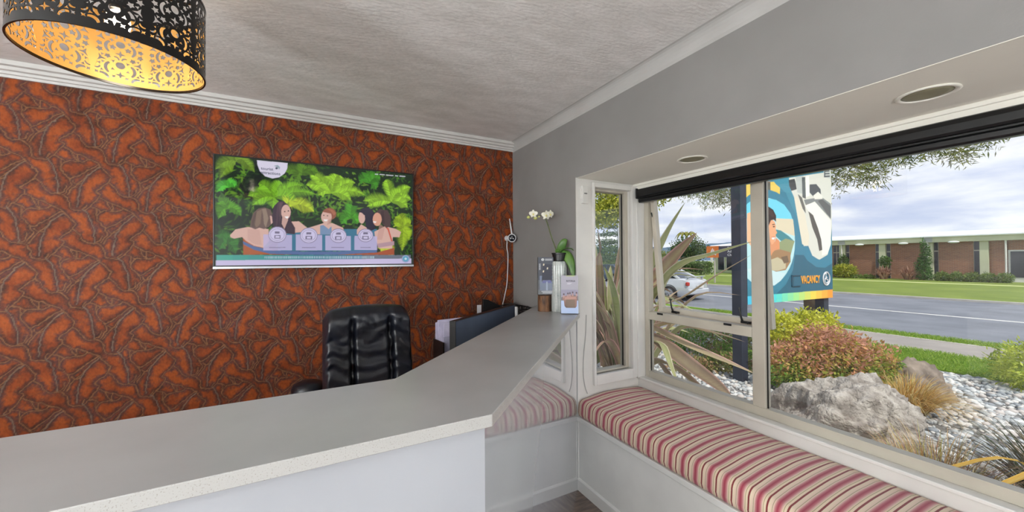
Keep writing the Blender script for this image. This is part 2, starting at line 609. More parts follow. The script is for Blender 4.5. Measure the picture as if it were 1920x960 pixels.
TV_ART = [((60,120,150),1,[(0.274,0.353),(0.785,0.382),(0.785,0.148),(0.274,0.143)]),((176,92,48),1,[(0.12,0.27),(0.139,0.234),(0.191,0.18),(0.274,0.143),(0.361,0.111),(0.121,0.109)]),((86,110,160),1,[(0.119,0.233),(0.167,0.188),(0.25,0.149),(0.399,0.14),(0.559,0.142),(0.785,0.158),(0.785,0.133),(0.559,0.108),(0.399,0.108),(0.238,0.117),(0.167,0.154),(0.122,0.203)]),((170,80,45),1,[(0.559,0.108),(0.785,0.133),(0.886,0.185),(0.886,0.108)]),((222,180,168),1,[(0.065,0.286),(0.088,0.339),(0.139,0.363),(0.191,0.36),(0.232,0.35),(0.235,0.237),(0.208,0.174),(0.167,0.192),(0.133,0.234),(0.116,0.27),(0.082,0.254),(0.067,0.266)]),((110,88,82),1,[(0.15,0.364),(0.153,0.42),(0.164,0.495),(0.185,0.537),(0.214,0.552),(0.241,0.534),(0.253,0.465),(0.247,0.402),(0.232,0.369),(0.211,0.349),(0.191,0.36),(0.173,0.344)]),((150,125,105),0.6,[(0.179,0.509),(0.202,0.536),(0.196,0.398),(0.179,0.36),(0.167,0.396)]),((180,158,136),0.5,[(0.202,0.536),(0.22,0.543),(0.232,0.451),(0.22,0.362),(0.211,0.399),(0.208,0.474)]),((84,66,62),0.6,[(0.159,0.42),(0.17,0.496),(0.179,0.509),(0.17,0.359),(0.157,0.371)]),((200,156,146),0.45,[(0.139,0.345),(0.191,0.342),(0.202,0.199),(0.173,0.204),(0.139,0.246)]),((222,180,168),1,[(0.238,0.477),(0.253,0.472),(0.255,0.421),(0.243,0.395)]),((222,180,168),1,[(0.265,0.352),(0.33,0.427),(0.374,0.434),(0.415,0.371),(0.406,0.334),(0.274,0.302)]),((62,45,60),1,[(0.247,0.478),(0.256,0.567),(0.277,0.615),(0.302,0.621),(0.326,0.581),(0.336,0.524),(0.336,0.434),(0.355,0.37),(0.355,0.306),(0.311,0.314),(0.286,0.353),(0.265,0.339),(0.251,0.402)]),((222,180,168),1,[(0.335,0.519),(0.333,0.494),(0.329,0.472),(0.323,0.455),(0.316,0.446),(0.308,0.446),(0.301,0.453),(0.295,0.469),(0.291,0.49),(0.29,0.515),(0.291,0.539),(0.295,0.561),(0.301,0.578),(0.308,0.587),(0.316,0.588),(0.323,0.58),(0.329,0.565),(0.333,0.543)]),((250,245,245),1,[(0.306,0.476),(0.326,0.478),(0.32,0.456),(0.31,0.455)]),((60,40,50),1,[(0.31,0.522),(0.309,0.517),(0.307,0.515),(0.304,0.516),(0.303,0.521),(0.304,0.526),(0.307,0.528),(0.309,0.526)]),((60,40,50),1,[(0.327,0.53),(0.326,0.525),(0.323,0.523),(0.321,0.525),(0.32,0.529),(0.321,0.534),(0.323,0.536),(0.326,0.534)]),((90,66,78),0.7,[(0.274,0.607),(0.292,0.616),(0.28,0.519),(0.274,0.404),(0.265,0.365),(0.267,0.505)]),((110,84,90),0.6,[(0.283,0.602),(0.299,0.613),(0.292,0.558),(0.287,0.456),(0.283,0.404),(0.281,0.532)]),((205,165,155),1,[(0.296,0.482),(0.323,0.446),(0.305,0.354),(0.292,0.405)]),((222,180,168),1,[(0.417,0.372),(0.471,0.407),(0.502,0.43),(0.542,0.428),(0.598,0.383),(0.605,0.317),(0.422,0.309)]),((125,150,185),1,[(0.478,0.398),(0.495,0.406),(0.522,0.367),(0.536,0.395),(0.539,0.314),(0.479,0.311)]),((150,90,70),1,[(0.562,0.522),(0.56,0.5),(0.554,0.481),(0.544,0.466),(0.532,0.458),(0.519,0.457),(0.507,0.463),(0.497,0.476),(0.491,0.494),(0.489,0.515),(0.491,0.536),(0.497,0.555),(0.507,0.57),(0.519,0.579),(0.532,0.58),(0.544,0.574),(0.554,0.561),(0.56,0.543)]),((222,180,168),1,[(0.538,0.49),(0.536,0.466),(0.531,0.446),(0.524,0.43),(0.515,0.422),(0.506,0.421),(0.497,0.428),(0.49,0.443),(0.485,0.462),(0.483,0.485),(0.485,0.508),(0.49,0.529),(0.497,0.544),(0.506,0.553),(0.515,0.554),(0.524,0.547),(0.531,0.532),(0.536,0.513)]),((150,90,70),1,[(0.488,0.539),(0.512,0.565),(0.549,0.556),(0.532,0.523),(0.502,0.533)]),((250,245,245),1,[(0.495,0.462),(0.518,0.461),(0.512,0.443),(0.5,0.445)]),((70,50,50),1,[(0.501,0.503),(0.5,0.499),(0.497,0.497),(0.494,0.498),(0.493,0.502),(0.494,0.506),(0.497,0.508),(0.5,0.506)]),((70,50,50),1,[(0.52,0.5),(0.519,0.496),(0.516,0.494),(0.513,0.496),(0.512,0.5),(0.513,0.503),(0.516,0.505),(0.519,0.504)]),((190,120,90),0.7,[(0.512,0.568),(0.542,0.564),(0.56,0.532),(0.549,0.504),(0.532,0.55)]),((196,150,138),0.7,[(0.522,0.461),(0.538,0.476),(0.533,0.422),(0.512,0.404)]),((222,180,168),1,[(0.672,0.369),(0.695,0.426),(0.74,0.38),(0.743,0.324),(0.672,0.32)]),((222,180,168),1,[(0.719,0.502),(0.718,0.479),(0.714,0.459),(0.709,0.443),(0.703,0.435),(0.696,0.434),(0.69,0.442),(0.685,0.456),(0.682,0.476),(0.681,0.499),(0.682,0.522),(0.685,0.542),(0.69,0.558),(0.696,0.566),(0.703,0.567),(0.709,0.56),(0.714,0.545),(0.718,0.525)]),((45,38,58),1,[(0.682,0.551),(0.703,0.595),(0.74,0.606),(0.766,0.566),(0.775,0.481),(0.774,0.382),(0.739,0.349),(0.721,0.407),(0.716,0.519),(0.699,0.548)]),((222,180,168),1,[(0.77,0.353),(0.831,0.414),(0.894,0.392),(0.928,0.359),(0.918,0.3),(0.878,0.301),(0.874,0.177),(0.8,0.176),(0.776,0.268)]),((120,96,90),0.7,[(0.8,0.583),(0.843,0.576),(0.855,0.502),(0.851,0.422),(0.839,0.501),(0.816,0.556)]),((200,150,140),0.5,[(0.8,0.441),(0.831,0.4),(0.815,0.27),(0.785,0.269)]),((210,90,70),1,[(0.827,0.417),(0.854,0.394),(0.878,0.243),(0.87,0.243),(0.847,0.379)]),((82,62,62),1,[(0.766,0.537),(0.8,0.595),(0.847,0.588),(0.866,0.518),(0.864,0.416),(0.839,0.397),(0.816,0.442),(0.808,0.498),(0.777,0.524)]),((60,44,48),0.6,[(0.808,0.57),(0.824,0.593),(0.831,0.443),(0.817,0.442)]),((225,165,140),1,[(0.813,0.487),(0.811,0.463),(0.806,0.441),(0.799,0.424),(0.791,0.415),(0.782,0.415),(0.773,0.423),(0.767,0.438),(0.762,0.459),(0.761,0.483),(0.762,0.507),(0.767,0.529),(0.774,0.546),(0.782,0.555),(0.791,0.556),(0.8,0.548),(0.807,0.533),(0.811,0.512)]),((250,240,240),1,[(0.764,0.466),(0.783,0.461),(0.776,0.444),(0.765,0.449)]),((186,150,160),1,[(0.785,0.226),(0.886,0.258),(0.886,0.214),(0.792,0.183)]),((198,186,226),0.85,[(0.208,0.299),(0.341,0.3),(0.341,0.15),(0.208,0.149)]),((150,140,170),1,[(0.315,0.301),(0.312,0.274),(0.305,0.25),(0.293,0.233),(0.28,0.223),(0.265,0.223),(0.251,0.231),(0.24,0.248),(0.233,0.271),(0.231,0.297),(0.233,0.324),(0.24,0.347),(0.251,0.365),(0.265,0.375),(0.28,0.376),(0.293,0.368),(0.305,0.351),(0.312,0.328)]),((214,206,238),1,[(0.311,0.301),(0.309,0.277),(0.302,0.255),(0.292,0.239),(0.279,0.231),(0.266,0.23),(0.253,0.238),(0.243,0.253),(0.236,0.274),(0.234,0.297),(0.236,0.321),(0.243,0.342),(0.253,0.359),(0.265,0.368),(0.279,0.368),(0.292,0.361),(0.302,0.346),(0.309,0.325)]),((160,150,185),1,[(0.306,0.301),(0.304,0.281),(0.298,0.263),(0.289,0.249),(0.278,0.242),(0.266,0.241),(0.256,0.248),(0.247,0.261),(0.241,0.278),(0.239,0.298),(0.241,0.318),(0.247,0.335),(0.256,0.349),(0.266,0.356),(0.278,0.357),(0.289,0.351),(0.298,0.338),(0.304,0.321)]),((214,206,238),1,[(0.303,0.301),(0.302,0.282),(0.296,0.266),(0.288,0.254),(0.278,0.247),(0.267,0.246),(0.257,0.252),(0.249,0.264),(0.243,0.28),(0.241,0.298),(0.243,0.316),(0.249,0.332),(0.257,0.345),(0.267,0.351),(0.278,0.352),(0.288,0.346),(0.296,0.335),(0.302,0.319)]),((120,112,140),1,[(0.261,0.329),(0.283,0.33),(0.283,0.31),(0.261,0.309)]),((120,112,140),1,[(0.258,0.293),(0.287,0.295),(0.287,0.262),(0.258,0.261)]),((214,206,238),1,[(0.263,0.286),(0.282,0.287),(0.282,0.269),(0.263,0.268)]),((130,120,150),0.8,[(0.235,0.18),(0.31,0.182),(0.31,0.174),(0.235,0.173)]),((198,186,226),0.85,[(0.359,0.306),(0.489,0.306),(0.489,0.152),(0.359,0.15)]),((150,140,170),1,[(0.466,0.3),(0.463,0.273),(0.456,0.249),(0.444,0.232),(0.43,0.222),(0.414,0.222),(0.4,0.23),(0.389,0.247),(0.381,0.27),(0.379,0.296),(0.381,0.323),(0.389,0.346),(0.4,0.364),(0.414,0.374),(0.43,0.375),(0.444,0.367),(0.456,0.35),(0.463,0.327)]),((214,206,238),1,[(0.463,0.3),(0.46,0.276),(0.453,0.254),(0.442,0.238),(0.429,0.23),(0.415,0.229),(0.402,0.237),(0.391,0.252),(0.384,0.273),(0.382,0.296),(0.384,0.32),(0.391,0.341),(0.402,0.357),(0.415,0.366),(0.429,0.367),(0.442,0.36),(0.453,0.345),(0.46,0.324)]),((160,150,185),1,[(0.457,0.3),(0.455,0.28),(0.449,0.262),(0.439,0.249),(0.428,0.241),(0.416,0.241),(0.405,0.247),(0.396,0.26),(0.39,0.277),(0.388,0.297),(0.39,0.316),(0.396,0.334),(0.405,0.347),(0.416,0.355),(0.428,0.356),(0.439,0.349),(0.449,0.337),(0.455,0.32)]),((214,206,238),1,[(0.454,0.3),(0.452,0.281),(0.446,0.265),(0.438,0.253),(0.427,0.247),(0.416,0.246),(0.406,0.252),(0.398,0.263),(0.392,0.279),(0.39,0.297),(0.392,0.315),(0.398,0.331),(0.406,0.343),(0.416,0.35),(0.427,0.35),(0.438,0.345),(0.447,0.333),(0.452,0.318)]),((120,112,140),1,[(0.41,0.329),(0.434,0.33),(0.434,0.309),(0.41,0.308)]),((120,112,140),1,[(0.406,0.292),(0.438,0.294),(0.438,0.259),(0.406,0.258)]),((214,206,238),1,[(0.412,0.285),(0.432,0.285),(0.432,0.267),(0.412,0.266)]),((130,120,150),0.8,[(0.388,0.183),(0.456,0.184),(0.456,0.176),(0.388,0.175)]),((198,186,226),0.85,[(0.505,0.302),(0.639,0.302),(0.639,0.153),(0.505,0.152)]),((150,140,170),1,[(0.616,0.304),(0.614,0.278),(0.606,0.255),(0.594,0.238),(0.58,0.229),(0.564,0.228),(0.55,0.237),(0.539,0.253),(0.531,0.275),(0.529,0.3),(0.531,0.326),(0.539,0.348),(0.55,0.366),(0.564,0.375),(0.58,0.376),(0.594,0.368),(0.606,0.352),(0.614,0.33)]),((214,206,238),1,[(0.613,0.304),(0.61,0.281),(0.603,0.26),(0.592,0.245),(0.579,0.237),(0.565,0.236),(0.552,0.244),(0.541,0.258),(0.534,0.278),(0.532,0.3),(0.534,0.323),(0.541,0.343),(0.552,0.359),(0.565,0.367),(0.579,0.368),(0.592,0.361),(0.603,0.347),(0.61,0.327)]),((160,150,185),1,[(0.606,0.304),(0.604,0.285),(0.598,0.268),(0.589,0.256),(0.578,0.249),(0.566,0.248),(0.555,0.254),(0.546,0.266),(0.54,0.282),(0.538,0.301),(0.54,0.319),(0.546,0.336),(0.555,0.348),(0.566,0.355),(0.578,0.356),(0.589,0.35),(0.598,0.338),(0.604,0.322)]),((214,206,238),1,[(0.604,0.303),(0.602,0.286),(0.596,0.271),(0.588,0.26),(0.577,0.254),(0.567,0.254),(0.556,0.259),(0.548,0.27),(0.543,0.284),(0.541,0.301),(0.543,0.317),(0.548,0.332),(0.556,0.344),(0.567,0.35),(0.578,0.351),(0.588,0.345),(0.596,0.335),(0.602,0.32)]),((120,112,140),1,[(0.56,0.334),(0.585,0.335),(0.585,0.314),(0.56,0.312)]),((120,112,140),1,[(0.555,0.296),(0.589,0.297),(0.589,0.262),(0.555,0.261)]),((214,206,238),1,[(0.561,0.288),(0.583,0.289),(0.583,0.27),(0.561,0.269)]),((130,120,150),0.8,[(0.535,0.186),(0.603,0.187),(0.603,0.179),(0.535,0.178)]),((198,186,226),0.85,[(0.659,0.306),(0.786,0.306),(0.786,0.159),(0.658,0.158)]),((150,140,170),1,[(0.764,0.313),(0.762,0.288),(0.754,0.266),(0.742,0.25),(0.728,0.241),(0.712,0.241),(0.698,0.249),(0.687,0.264),(0.679,0.285),(0.677,0.309),(0.679,0.334),(0.687,0.356),(0.698,0.372),(0.713,0.381),(0.728,0.382),(0.742,0.375),(0.754,0.359),(0.762,0.338)]),((214,206,238),1,[(0.76,0.313),(0.758,0.291),(0.751,0.272),(0.74,0.257),(0.727,0.249),(0.713,0.249),(0.7,0.256),(0.69,0.27),(0.683,0.288),(0.68,0.31),(0.683,0.331),(0.69,0.35),(0.7,0.365),(0.713,0.373),(0.727,0.374),(0.74,0.367),(0.751,0.354),(0.758,0.335)]),((160,150,185),1,[(0.754,0.313),(0.752,0.295),(0.746,0.28),(0.737,0.268),(0.726,0.262),(0.714,0.261),(0.703,0.267),(0.695,0.278),(0.689,0.293),(0.687,0.31),(0.689,0.327),(0.695,0.342),(0.703,0.354),(0.714,0.361),(0.726,0.361),(0.737,0.356),(0.746,0.345),(0.752,0.33)]),((214,206,238),1,[(0.751,0.313),(0.749,0.297),(0.743,0.283),(0.735,0.273),(0.725,0.267),(0.715,0.267),(0.705,0.272),(0.697,0.282),(0.692,0.295),(0.69,0.31),(0.692,0.325),(0.697,0.339),(0.705,0.349),(0.715,0.355),(0.725,0.356),(0.735,0.351),(0.744,0.341),(0.749,0.328)]),((120,112,140),1,[(0.707,0.344),(0.734,0.346),(0.733,0.323),(0.707,0.322)]),((120,112,140),1,[(0.702,0.305),(0.738,0.306),(0.738,0.27),(0.702,0.269)]),((214,206,238),1,[(0.708,0.297),(0.732,0.298),(0.732,0.278),(0.708,0.277)]),((130,120,150),0.8,[(0.691,0.189),(0.748,0.19),(0.748,0.181),(0.691,0.18)]),((66,168,150),1,[(0.009,0.107),(0.076,0.107),(0.076,0.059),(0.009,0.057)]),((66,161,149),1,[(0.076,0.107),(0.145,0.107),(0.145,0.058),(0.076,0.056)]),((67,155,150),1,[(0.144,0.107),(0.217,0.107),(0.217,0.057),(0.144,0.056)]),((67,149,150),1,[(0.216,0.107),(0.29,0.107),(0.29,0.056),(0.216,0.055)]),((68,143,150),1,[(0.289,0.106),(0.367,0.107),(0.367,0.056),(0.289,0.054)]),((68,137,150),1,[(0.366,0.106),(0.446,0.108),(0.446,0.055),(0.366,0.053)]),((69,130,150),1,[(0.445,0.106),(0.528,0.108),(0.528,0.054),(0.445,0.052)]),((69,124,150),1,[(0.527,0.106),(0.613,0.108),(0.613,0.053),(0.527,0.051)]),((70,118,150),1,[(0.612,0.105),(0.701,0.108),(0.701,0.052),(0.612,0.05)]),((110,116,132),1,[(0.7,0.105),(0.793,0.108),(0.793,0.051),(0.7,0.049)]),((110,116,132),1,[(0.792,0.105),(0.889,0.108),(0.889,0.05),(0.792,0.048)]),((110,116,132),1,[(0.888,0.105),(0.988,0.108),(0.988,0.049),(0.888,0.047)]),((206,196,232),1,[(0.007,0.058),(0.991,0.068),(0.991,-0.051),(0.007,-0.02)]),((170,200,215),0.75,[(0.214,0.095),(0.219,0.095),(0.219,0.074),(0.214,0.074)]),((170,200,215),0.75,[(0.222,0.095),(0.227,0.095),(0.227,0.073),(0.222,0.073)]),((170,200,215),0.75,[(0.23,0.095),(0.237,0.095),(0.237,0.073),(0.23,0.073)]),((170,200,215),0.75,[(0.239,0.095),(0.248,0.095),(0.248,0.073),(0.239,0.073)]),((170,200,215),0.75,[(0.25,0.095),(0.254,0.095),(0.254,0.073),(0.25,0.073)]),((170,200,215),0.75,[(0.256,0.095),(0.26,0.095),(0.26,0.073),(0.256,0.073)]),((170,200,215),0.75,[(0.262,0.095),(0.27,0.095),(0.27,0.073),(0.262,0.073)]),((170,200,215),0.75,[(0.273,0.095),(0.28,0.095),(0.28,0.073),(0.273,0.073)]),((170,200,215),0.75,[(0.283,0.095),(0.288,0.095),(0.288,0.073),(0.283,0.073)]),((170,200,215),0.75,[(0.291,0.095),(0.296,0.095),(0.296,0.073),(0.291,0.073)]),((170,200,215),0.75,[(0.299,0.095),(0.307,0.095),(0.307,0.073),(0.299,0.073)]),((170,200,215),0.75,[(0.31,0.095),(0.318,0.095),(0.318,0.073),(0.31,0.073)]),((170,200,215),0.75,[(0.321,0.095),(0.33,0.095),(0.33,0.073),(0.321,0.073)]),((170,200,215),0.75,[(0.332,0.095),(0.338,0.095),(0.338,0.073),(0.332,0.073)]),((170,200,215),0.75,[(0.34,0.095),(0.346,0.095),(0.346,0.073),(0.34,0.073)]),((170,200,215),0.75,[(0.348,0.095),(0.354,0.095),(0.354,0.073),(0.348,0.073)]),((170,200,215),0.75,[(0.356,0.095),(0.365,0.095),(0.365,0.072),(0.356,0.073)]),((170,200,215),0.75,[(0.368,0.095),(0.372,0.094),(0.372,0.072),(0.368,0.072)]),((170,200,215),0.75,[(0.374,0.094),(0.378,0.094),(0.378,0.072),(0.374,0.072)]),((170,200,215),0.75,[(0.381,0.094),(0.386,0.094),(0.386,0.072),(0.381,0.072)]),((170,200,215),0.75,[(0.389,0.094),(0.393,0.094),(0.393,0.072),(0.389,0.072)]),((170,200,215),0.75,[(0.395,0.094),(0.403,0.094),(0.403,0.072),(0.395,0.072)]),((170,200,215),0.75,[(0.406,0.094),(0.41,0.094),(0.41,0.072),(0.406,0.072)]),((170,200,215),0.75,[(0.412,0.094),(0.42,0.094),(0.42,0.072),(0.412,0.072)]),((170,200,215),0.75,[(0.423,0.094),(0.432,0.094),(0.432,0.072),(0.423,0.072)]),((170,200,215),0.75,[(0.434,0.094),(0.443,0.094),(0.443,0.072),(0.434,0.072)]),((170,200,215),0.75,[(0.446,0.094),(0.455,0.094),(0.455,0.072),(0.446,0.072)]),((170,200,215),0.75,[(0.458,0.094),(0.467,0.094),(0.467,0.072),(0.458,0.072)]),((170,200,215),0.75,[(0.47,0.094),(0.479,0.094),(0.479,0.072),(0.47,0.072)]),((170,200,215),0.75,[(0.482,0.094),(0.488,0.094),(0.488,0.072),(0.482,0.072)]),((170,200,215),0.75,[(0.491,0.094),(0.499,0.094),(0.499,0.072),(0.491,0.072)]),((170,200,215),0.75,[(0.501,0.094),(0.505,0.094),(0.505,0.071),(0.501,0.071)]),((170,200,215),0.75,[(0.508,0.094),(0.512,0.094),(0.512,0.071),(0.508,0.071)]),((170,200,215),0.75,[(0.515,0.094),(0.521,0.094),(0.521,0.071),(0.515,0.071)]),((170,200,215),0.75,[(0.524,0.094),(0.533,0.094),(0.533,0.071),(0.524,0.071)]),((170,200,215),0.75,[(0.536,0.094),(0.542,0.094),(0.542,0.071),(0.536,0.071)]),((170,200,215),0.75,[(0.545,0.094),(0.553,0.094),(0.553,0.071),(0.545,0.071)]),((170,200,215),0.75,[(0.556,0.094),(0.566,0.094),(0.566,0.071),(0.556,0.071)]),((170,200,215),0.75,[(0.568,0.094),(0.577,0.094),(0.577,0.071),(0.568,0.071)]),((170,200,215),0.75,[(0.58,0.094),(0.589,0.094),(0.589,0.071),(0.58,0.071)]),((170,200,215),0.75,[(0.592,0.094),(0.602,0.094),(0.602,0.071),(0.592,0.071)]),((170,200,215),0.75,[(0.605,0.094),(0.613,0.094),(0.613,0.071),(0.605,0.071)]),((170,200,215),0.75,[(0.616,0.094),(0.626,0.094),(0.626,0.071),(0.616,0.071)]),((170,200,215),0.75,[(0.629,0.094),(0.635,0.094),(0.635,0.071),(0.629,0.071)]),((170,200,215),0.75,[(0.638,0.094),(0.647,0.094),(0.647,0.07),(0.638,0.07)]),((170,200,215),0.75,[(0.65,0.094),(0.654,0.094),(0.654,0.07),(0.65,0.07)]),((170,200,215),0.75,[(0.657,0.094),(0.666,0.094),(0.666,0.07),(0.657,0.07)]),((170,200,215),0.75,[(0.669,0.094),(0.675,0.094),(0.675,0.07),(0.668,0.07)]),((170,200,215),0.75,[(0.678,0.094),(0.687,0.094),(0.687,0.07),(0.678,0.07)]),((170,200,215),0.75,[(0.69,0.094),(0.694,0.094),(0.694,0.07),(0.69,0.07)]),((170,200,215),0.75,[(0.697,0.094),(0.704,0.094),(0.704,0.07),(0.697,0.07)]),((170,200,215),0.75,[(0.707,0.094),(0.715,0.094),(0.715,0.07),(0.706,0.07)]),((170,200,215),0.75,[(0.718,0.094),(0.727,0.094),(0.727,0.07),(0.718,0.07)]),((170,200,215),0.75,[(0.73,0.094),(0.735,0.094),(0.735,0.07),(0.73,0.07)]),((170,200,215),0.75,[(0.738,0.094),(0.742,0.094),(0.742,0.07),(0.738,0.07)]),((170,200,215),0.75,[(0.745,0.094),(0.756,0.094),(0.756,0.07),(0.745,0.07)]),((170,200,215),0.75,[(0.759,0.094),(0.769,0.094),(0.769,0.07),(0.759,0.07)]),((150,170,205),1,[(0.98,0.065),(0.979,0.051),(0.974,0.039),(0.968,0.029),(0.96,0.025),(0.951,0.025),(0.943,0.03),(0.937,0.039),(0.933,0.051),(0.931,0.065),(0.933,0.079),(0.937,0.092),(0.943,0.101),(0.951,0.106),(0.96,0.106),(0.968,0.101),(0.975,0.092),(0.979,0.079)]),((90,170,200),1,[(0.972,0.065),(0.971,0.056),(0.968,0.047),(0.964,0.041),(0.958,0.038),(0.953,0.038),(0.947,0.041),(0.943,0.047),(0.94,0.056),(0.939,0.065),(0.94,0.075),(0.943,0.083),(0.948,0.09),(0.953,0.093),(0.959,0.093),(0.964,0.089),(0.968,0.083),(0.971,0.075)]),((206,225,240),1,[(0.963,0.065),(0.963,0.061),(0.961,0.057),(0.959,0.054),(0.957,0.052),(0.954,0.052),(0.952,0.054),(0.95,0.057),(0.949,0.061),(0.948,0.065),(0.949,0.07),(0.95,0.074),(0.952,0.077),(0.954,0.078),(0.957,0.078),(0.959,0.077),(0.961,0.074),(0.963,0.07)]),((226,220,240),1,[(0.18,0.988),(0.32,0.99),(0.318,0.934),(0.306,0.887),(0.281,0.846),(0.25,0.829),(0.217,0.844),(0.193,0.888),(0.182,0.946)]),((150,170,180),1,[(0.256,0.95),(0.274,0.962),(0.285,0.941),(0.28,0.917),(0.275,0.939),(0.265,0.945)]),((70,80,100),1,[(0.275,0.931),(0.274,0.928),(0.273,0.924),(0.272,0.922),(0.27,0.92),(0.267,0.92),(0.265,0.921),(0.264,0.923),(0.263,0.925),(0.262,0.929),(0.263,0.932),(0.264,0.936),(0.265,0.938),(0.267,0.94),(0.27,0.94),(0.272,0.939),(0.273,0.937),(0.274,0.935)]),((225,225,235),0.8,[(0.774,0.97),(0.793,0.971),(0.793,0.961),(0.774,0.96)]),((225,225,235),0.8,[(0.801,0.971),(0.832,0.972),(0.832,0.962),(0.801,0.961)]),((225,225,235),0.8,[(0.838,0.972),(0.883,0.973),(0.883,0.963),(0.838,0.962)]),((225,225,235),0.8,[(0.893,0.974),(0.911,0.974),(0.911,0.964),(0.893,0.964)]),((225,225,235),0.8,[(0.919,0.975),(0.956,0.976),(0.956,0.965),(0.919,0.964)])]
TV_FRONDS = [((0.536,0.726),(0.412,0.795),0.041,(158,212,52)),((0.536,0.726),(0.425,0.915),0.041,(158,212,52)),((0.536,0.726),(0.471,0.704),0.041,(158,212,52)),((0.536,0.726),(0.595,0.892),0.041,(158,212,52)),((0.536,0.726),(0.659,0.854),0.041,(158,212,52)),((0.536,0.726),(0.714,0.736),0.041,(158,212,52)),((0.536,0.726),(0.637,0.671),0.041,(158,212,52)),((0.536,0.726),(0.532,0.895),0.041,(158,212,52)),((0.536,0.726),(0.567,0.914),0.041,(158,212,52)),((0.536,0.726),(0.478,0.832),0.041,(158,212,52)),((0.256,0.65),(0.144,0.654),0.04,(128,190,40)),((0.256,0.65),(0.19,0.766),0.04,(128,190,40)),((0.256,0.65),(0.292,0.782),0.04,(128,190,40)),((0.256,0.65),(0.387,0.784),0.04,(128,190,40)),((0.256,0.65),(0.452,0.708),0.04,(128,190,40)),((0.256,0.65),(0.361,0.618),0.04,(128,190,40)),((0.256,0.65),(0.25,0.554),0.04,(128,190,40)),((0.256,0.65),(0.161,0.569),0.04,(128,190,40)),((0.323,0.587),(0.445,0.535),0.048,(190,215,50)),((0.323,0.587),(0.33,0.575),0.048,(190,215,50)),((0.871,0.678),(0.71,0.673),0.041,(158,212,52)),((0.871,0.678),(0.732,0.619),0.041,(158,212,52)),((0.871,0.678),(0.984,0.854),0.041,(158,212,52)),((0.871,0.678),(0.988,0.721),0.041,(158,212,52)),((0.871,0.678),(0.84,0.912),0.041,(158,212,52)),((0.871,0.678),(0.967,0.63),0.041,(158,212,52)),((0.871,0.678),(0.919,0.786),0.041,(158,212,52)),((0.09,0.958),(0.167,0.88),0.034,(120,160,40)),((0.09,0.958),(0.022,0.793),0.034,(120,160,40)),((0.09,0.958),(0.065,0.934),0.034,(120,160,40)),((0.09,0.958),(0.138,0.937),0.034,(120,160,40)),((0.09,0.958),(0.006,0.874),0.034,(120,160,40)),((0.055,0.521),(0.011,0.493),0.03,(92,160,40)),((0.055,0.521),(0.082,0.487),0.03,(92,160,40)),((0.055,0.521),(0.066,0.546),0.03,(92,160,40)),((0.055,0.521),(0.022,0.578),0.03,(92,160,40)),((0.055,0.521),(0.11,0.466),0.03,(92,160,40)),((0.055,0.521),(0.017,0.433),0.03,(92,160,40)),((0.06,0.715),(0.082,0.731),0.028,(90,200,60)),((0.06,0.715),(0.027,0.698),0.028,(90,200,60)),((0.06,0.715),(0.011,0.672),0.028,(90,200,60)),((0.387,0.882),(0.311,0.907),0.038,(92,140,30)),((0.387,0.882),(0.361,0.839),0.038,(92,140,30)),((0.387,0.882),(0.465,0.923),0.038,(92,140,30)),((0.387,0.882),(0.399,0.95),0.038,(92,140,30)),((0.74,0.86),(0.688,0.88),0.041,(70,150,35)),((0.74,0.86),(0.778,0.809),0.041,(70,150,35)),((0.74,0.86),(0.733,0.958),0.041,(70,150,35)),((0.74,0.86),(0.801,0.913),0.041,(70,150,35)),((0.637,0.484),(0.63,0.539),0.041,(80,165,40)),((0.637,0.484),(0.673,0.432),0.041,(80,165,40)),((0.637,0.484),(0.588,0.426),0.041,(80,165,40)),((0.637,0.484),(0.644,0.609),0.041,(80,165,40)),((0.942,0.392),(0.918,0.537),0.041,(165,200,40)),((0.942,0.392),(0.983,0.453),0.041,(165,200,40)),((0.942,0.392),(0.886,0.447),0.041,(165,200,40)),((0.942,0.392),(0.975,0.275),0.041,(165,200,40)),((0.942,0.392),(0.918,0.302),0.041,(165,200,40)),((0.942,0.392),(0.934,0.156),0.041,(165,200,40)),((0.878,0.141),(0.792,0.183),0.041,(195,205,50)),((0.878,0.141),(0.854,0.112),0.041,(195,205,50)),((0.878,0.141),(0.823,0.184),0.041,(195,205,50)),((0.049,0.207),(0.022,0.29),0.034,(50,120,40)),((0.049,0.207),(0.094,0.196),0.034,(50,120,40)),((0.049,0.207),(0.022,0.159),0.034,(50,120,40)),((0.049,0.207),(0.088,0.123),0.034,(50,120,40)),((0.049,0.207),(0.066,0.244),0.034,(50,120,40))]
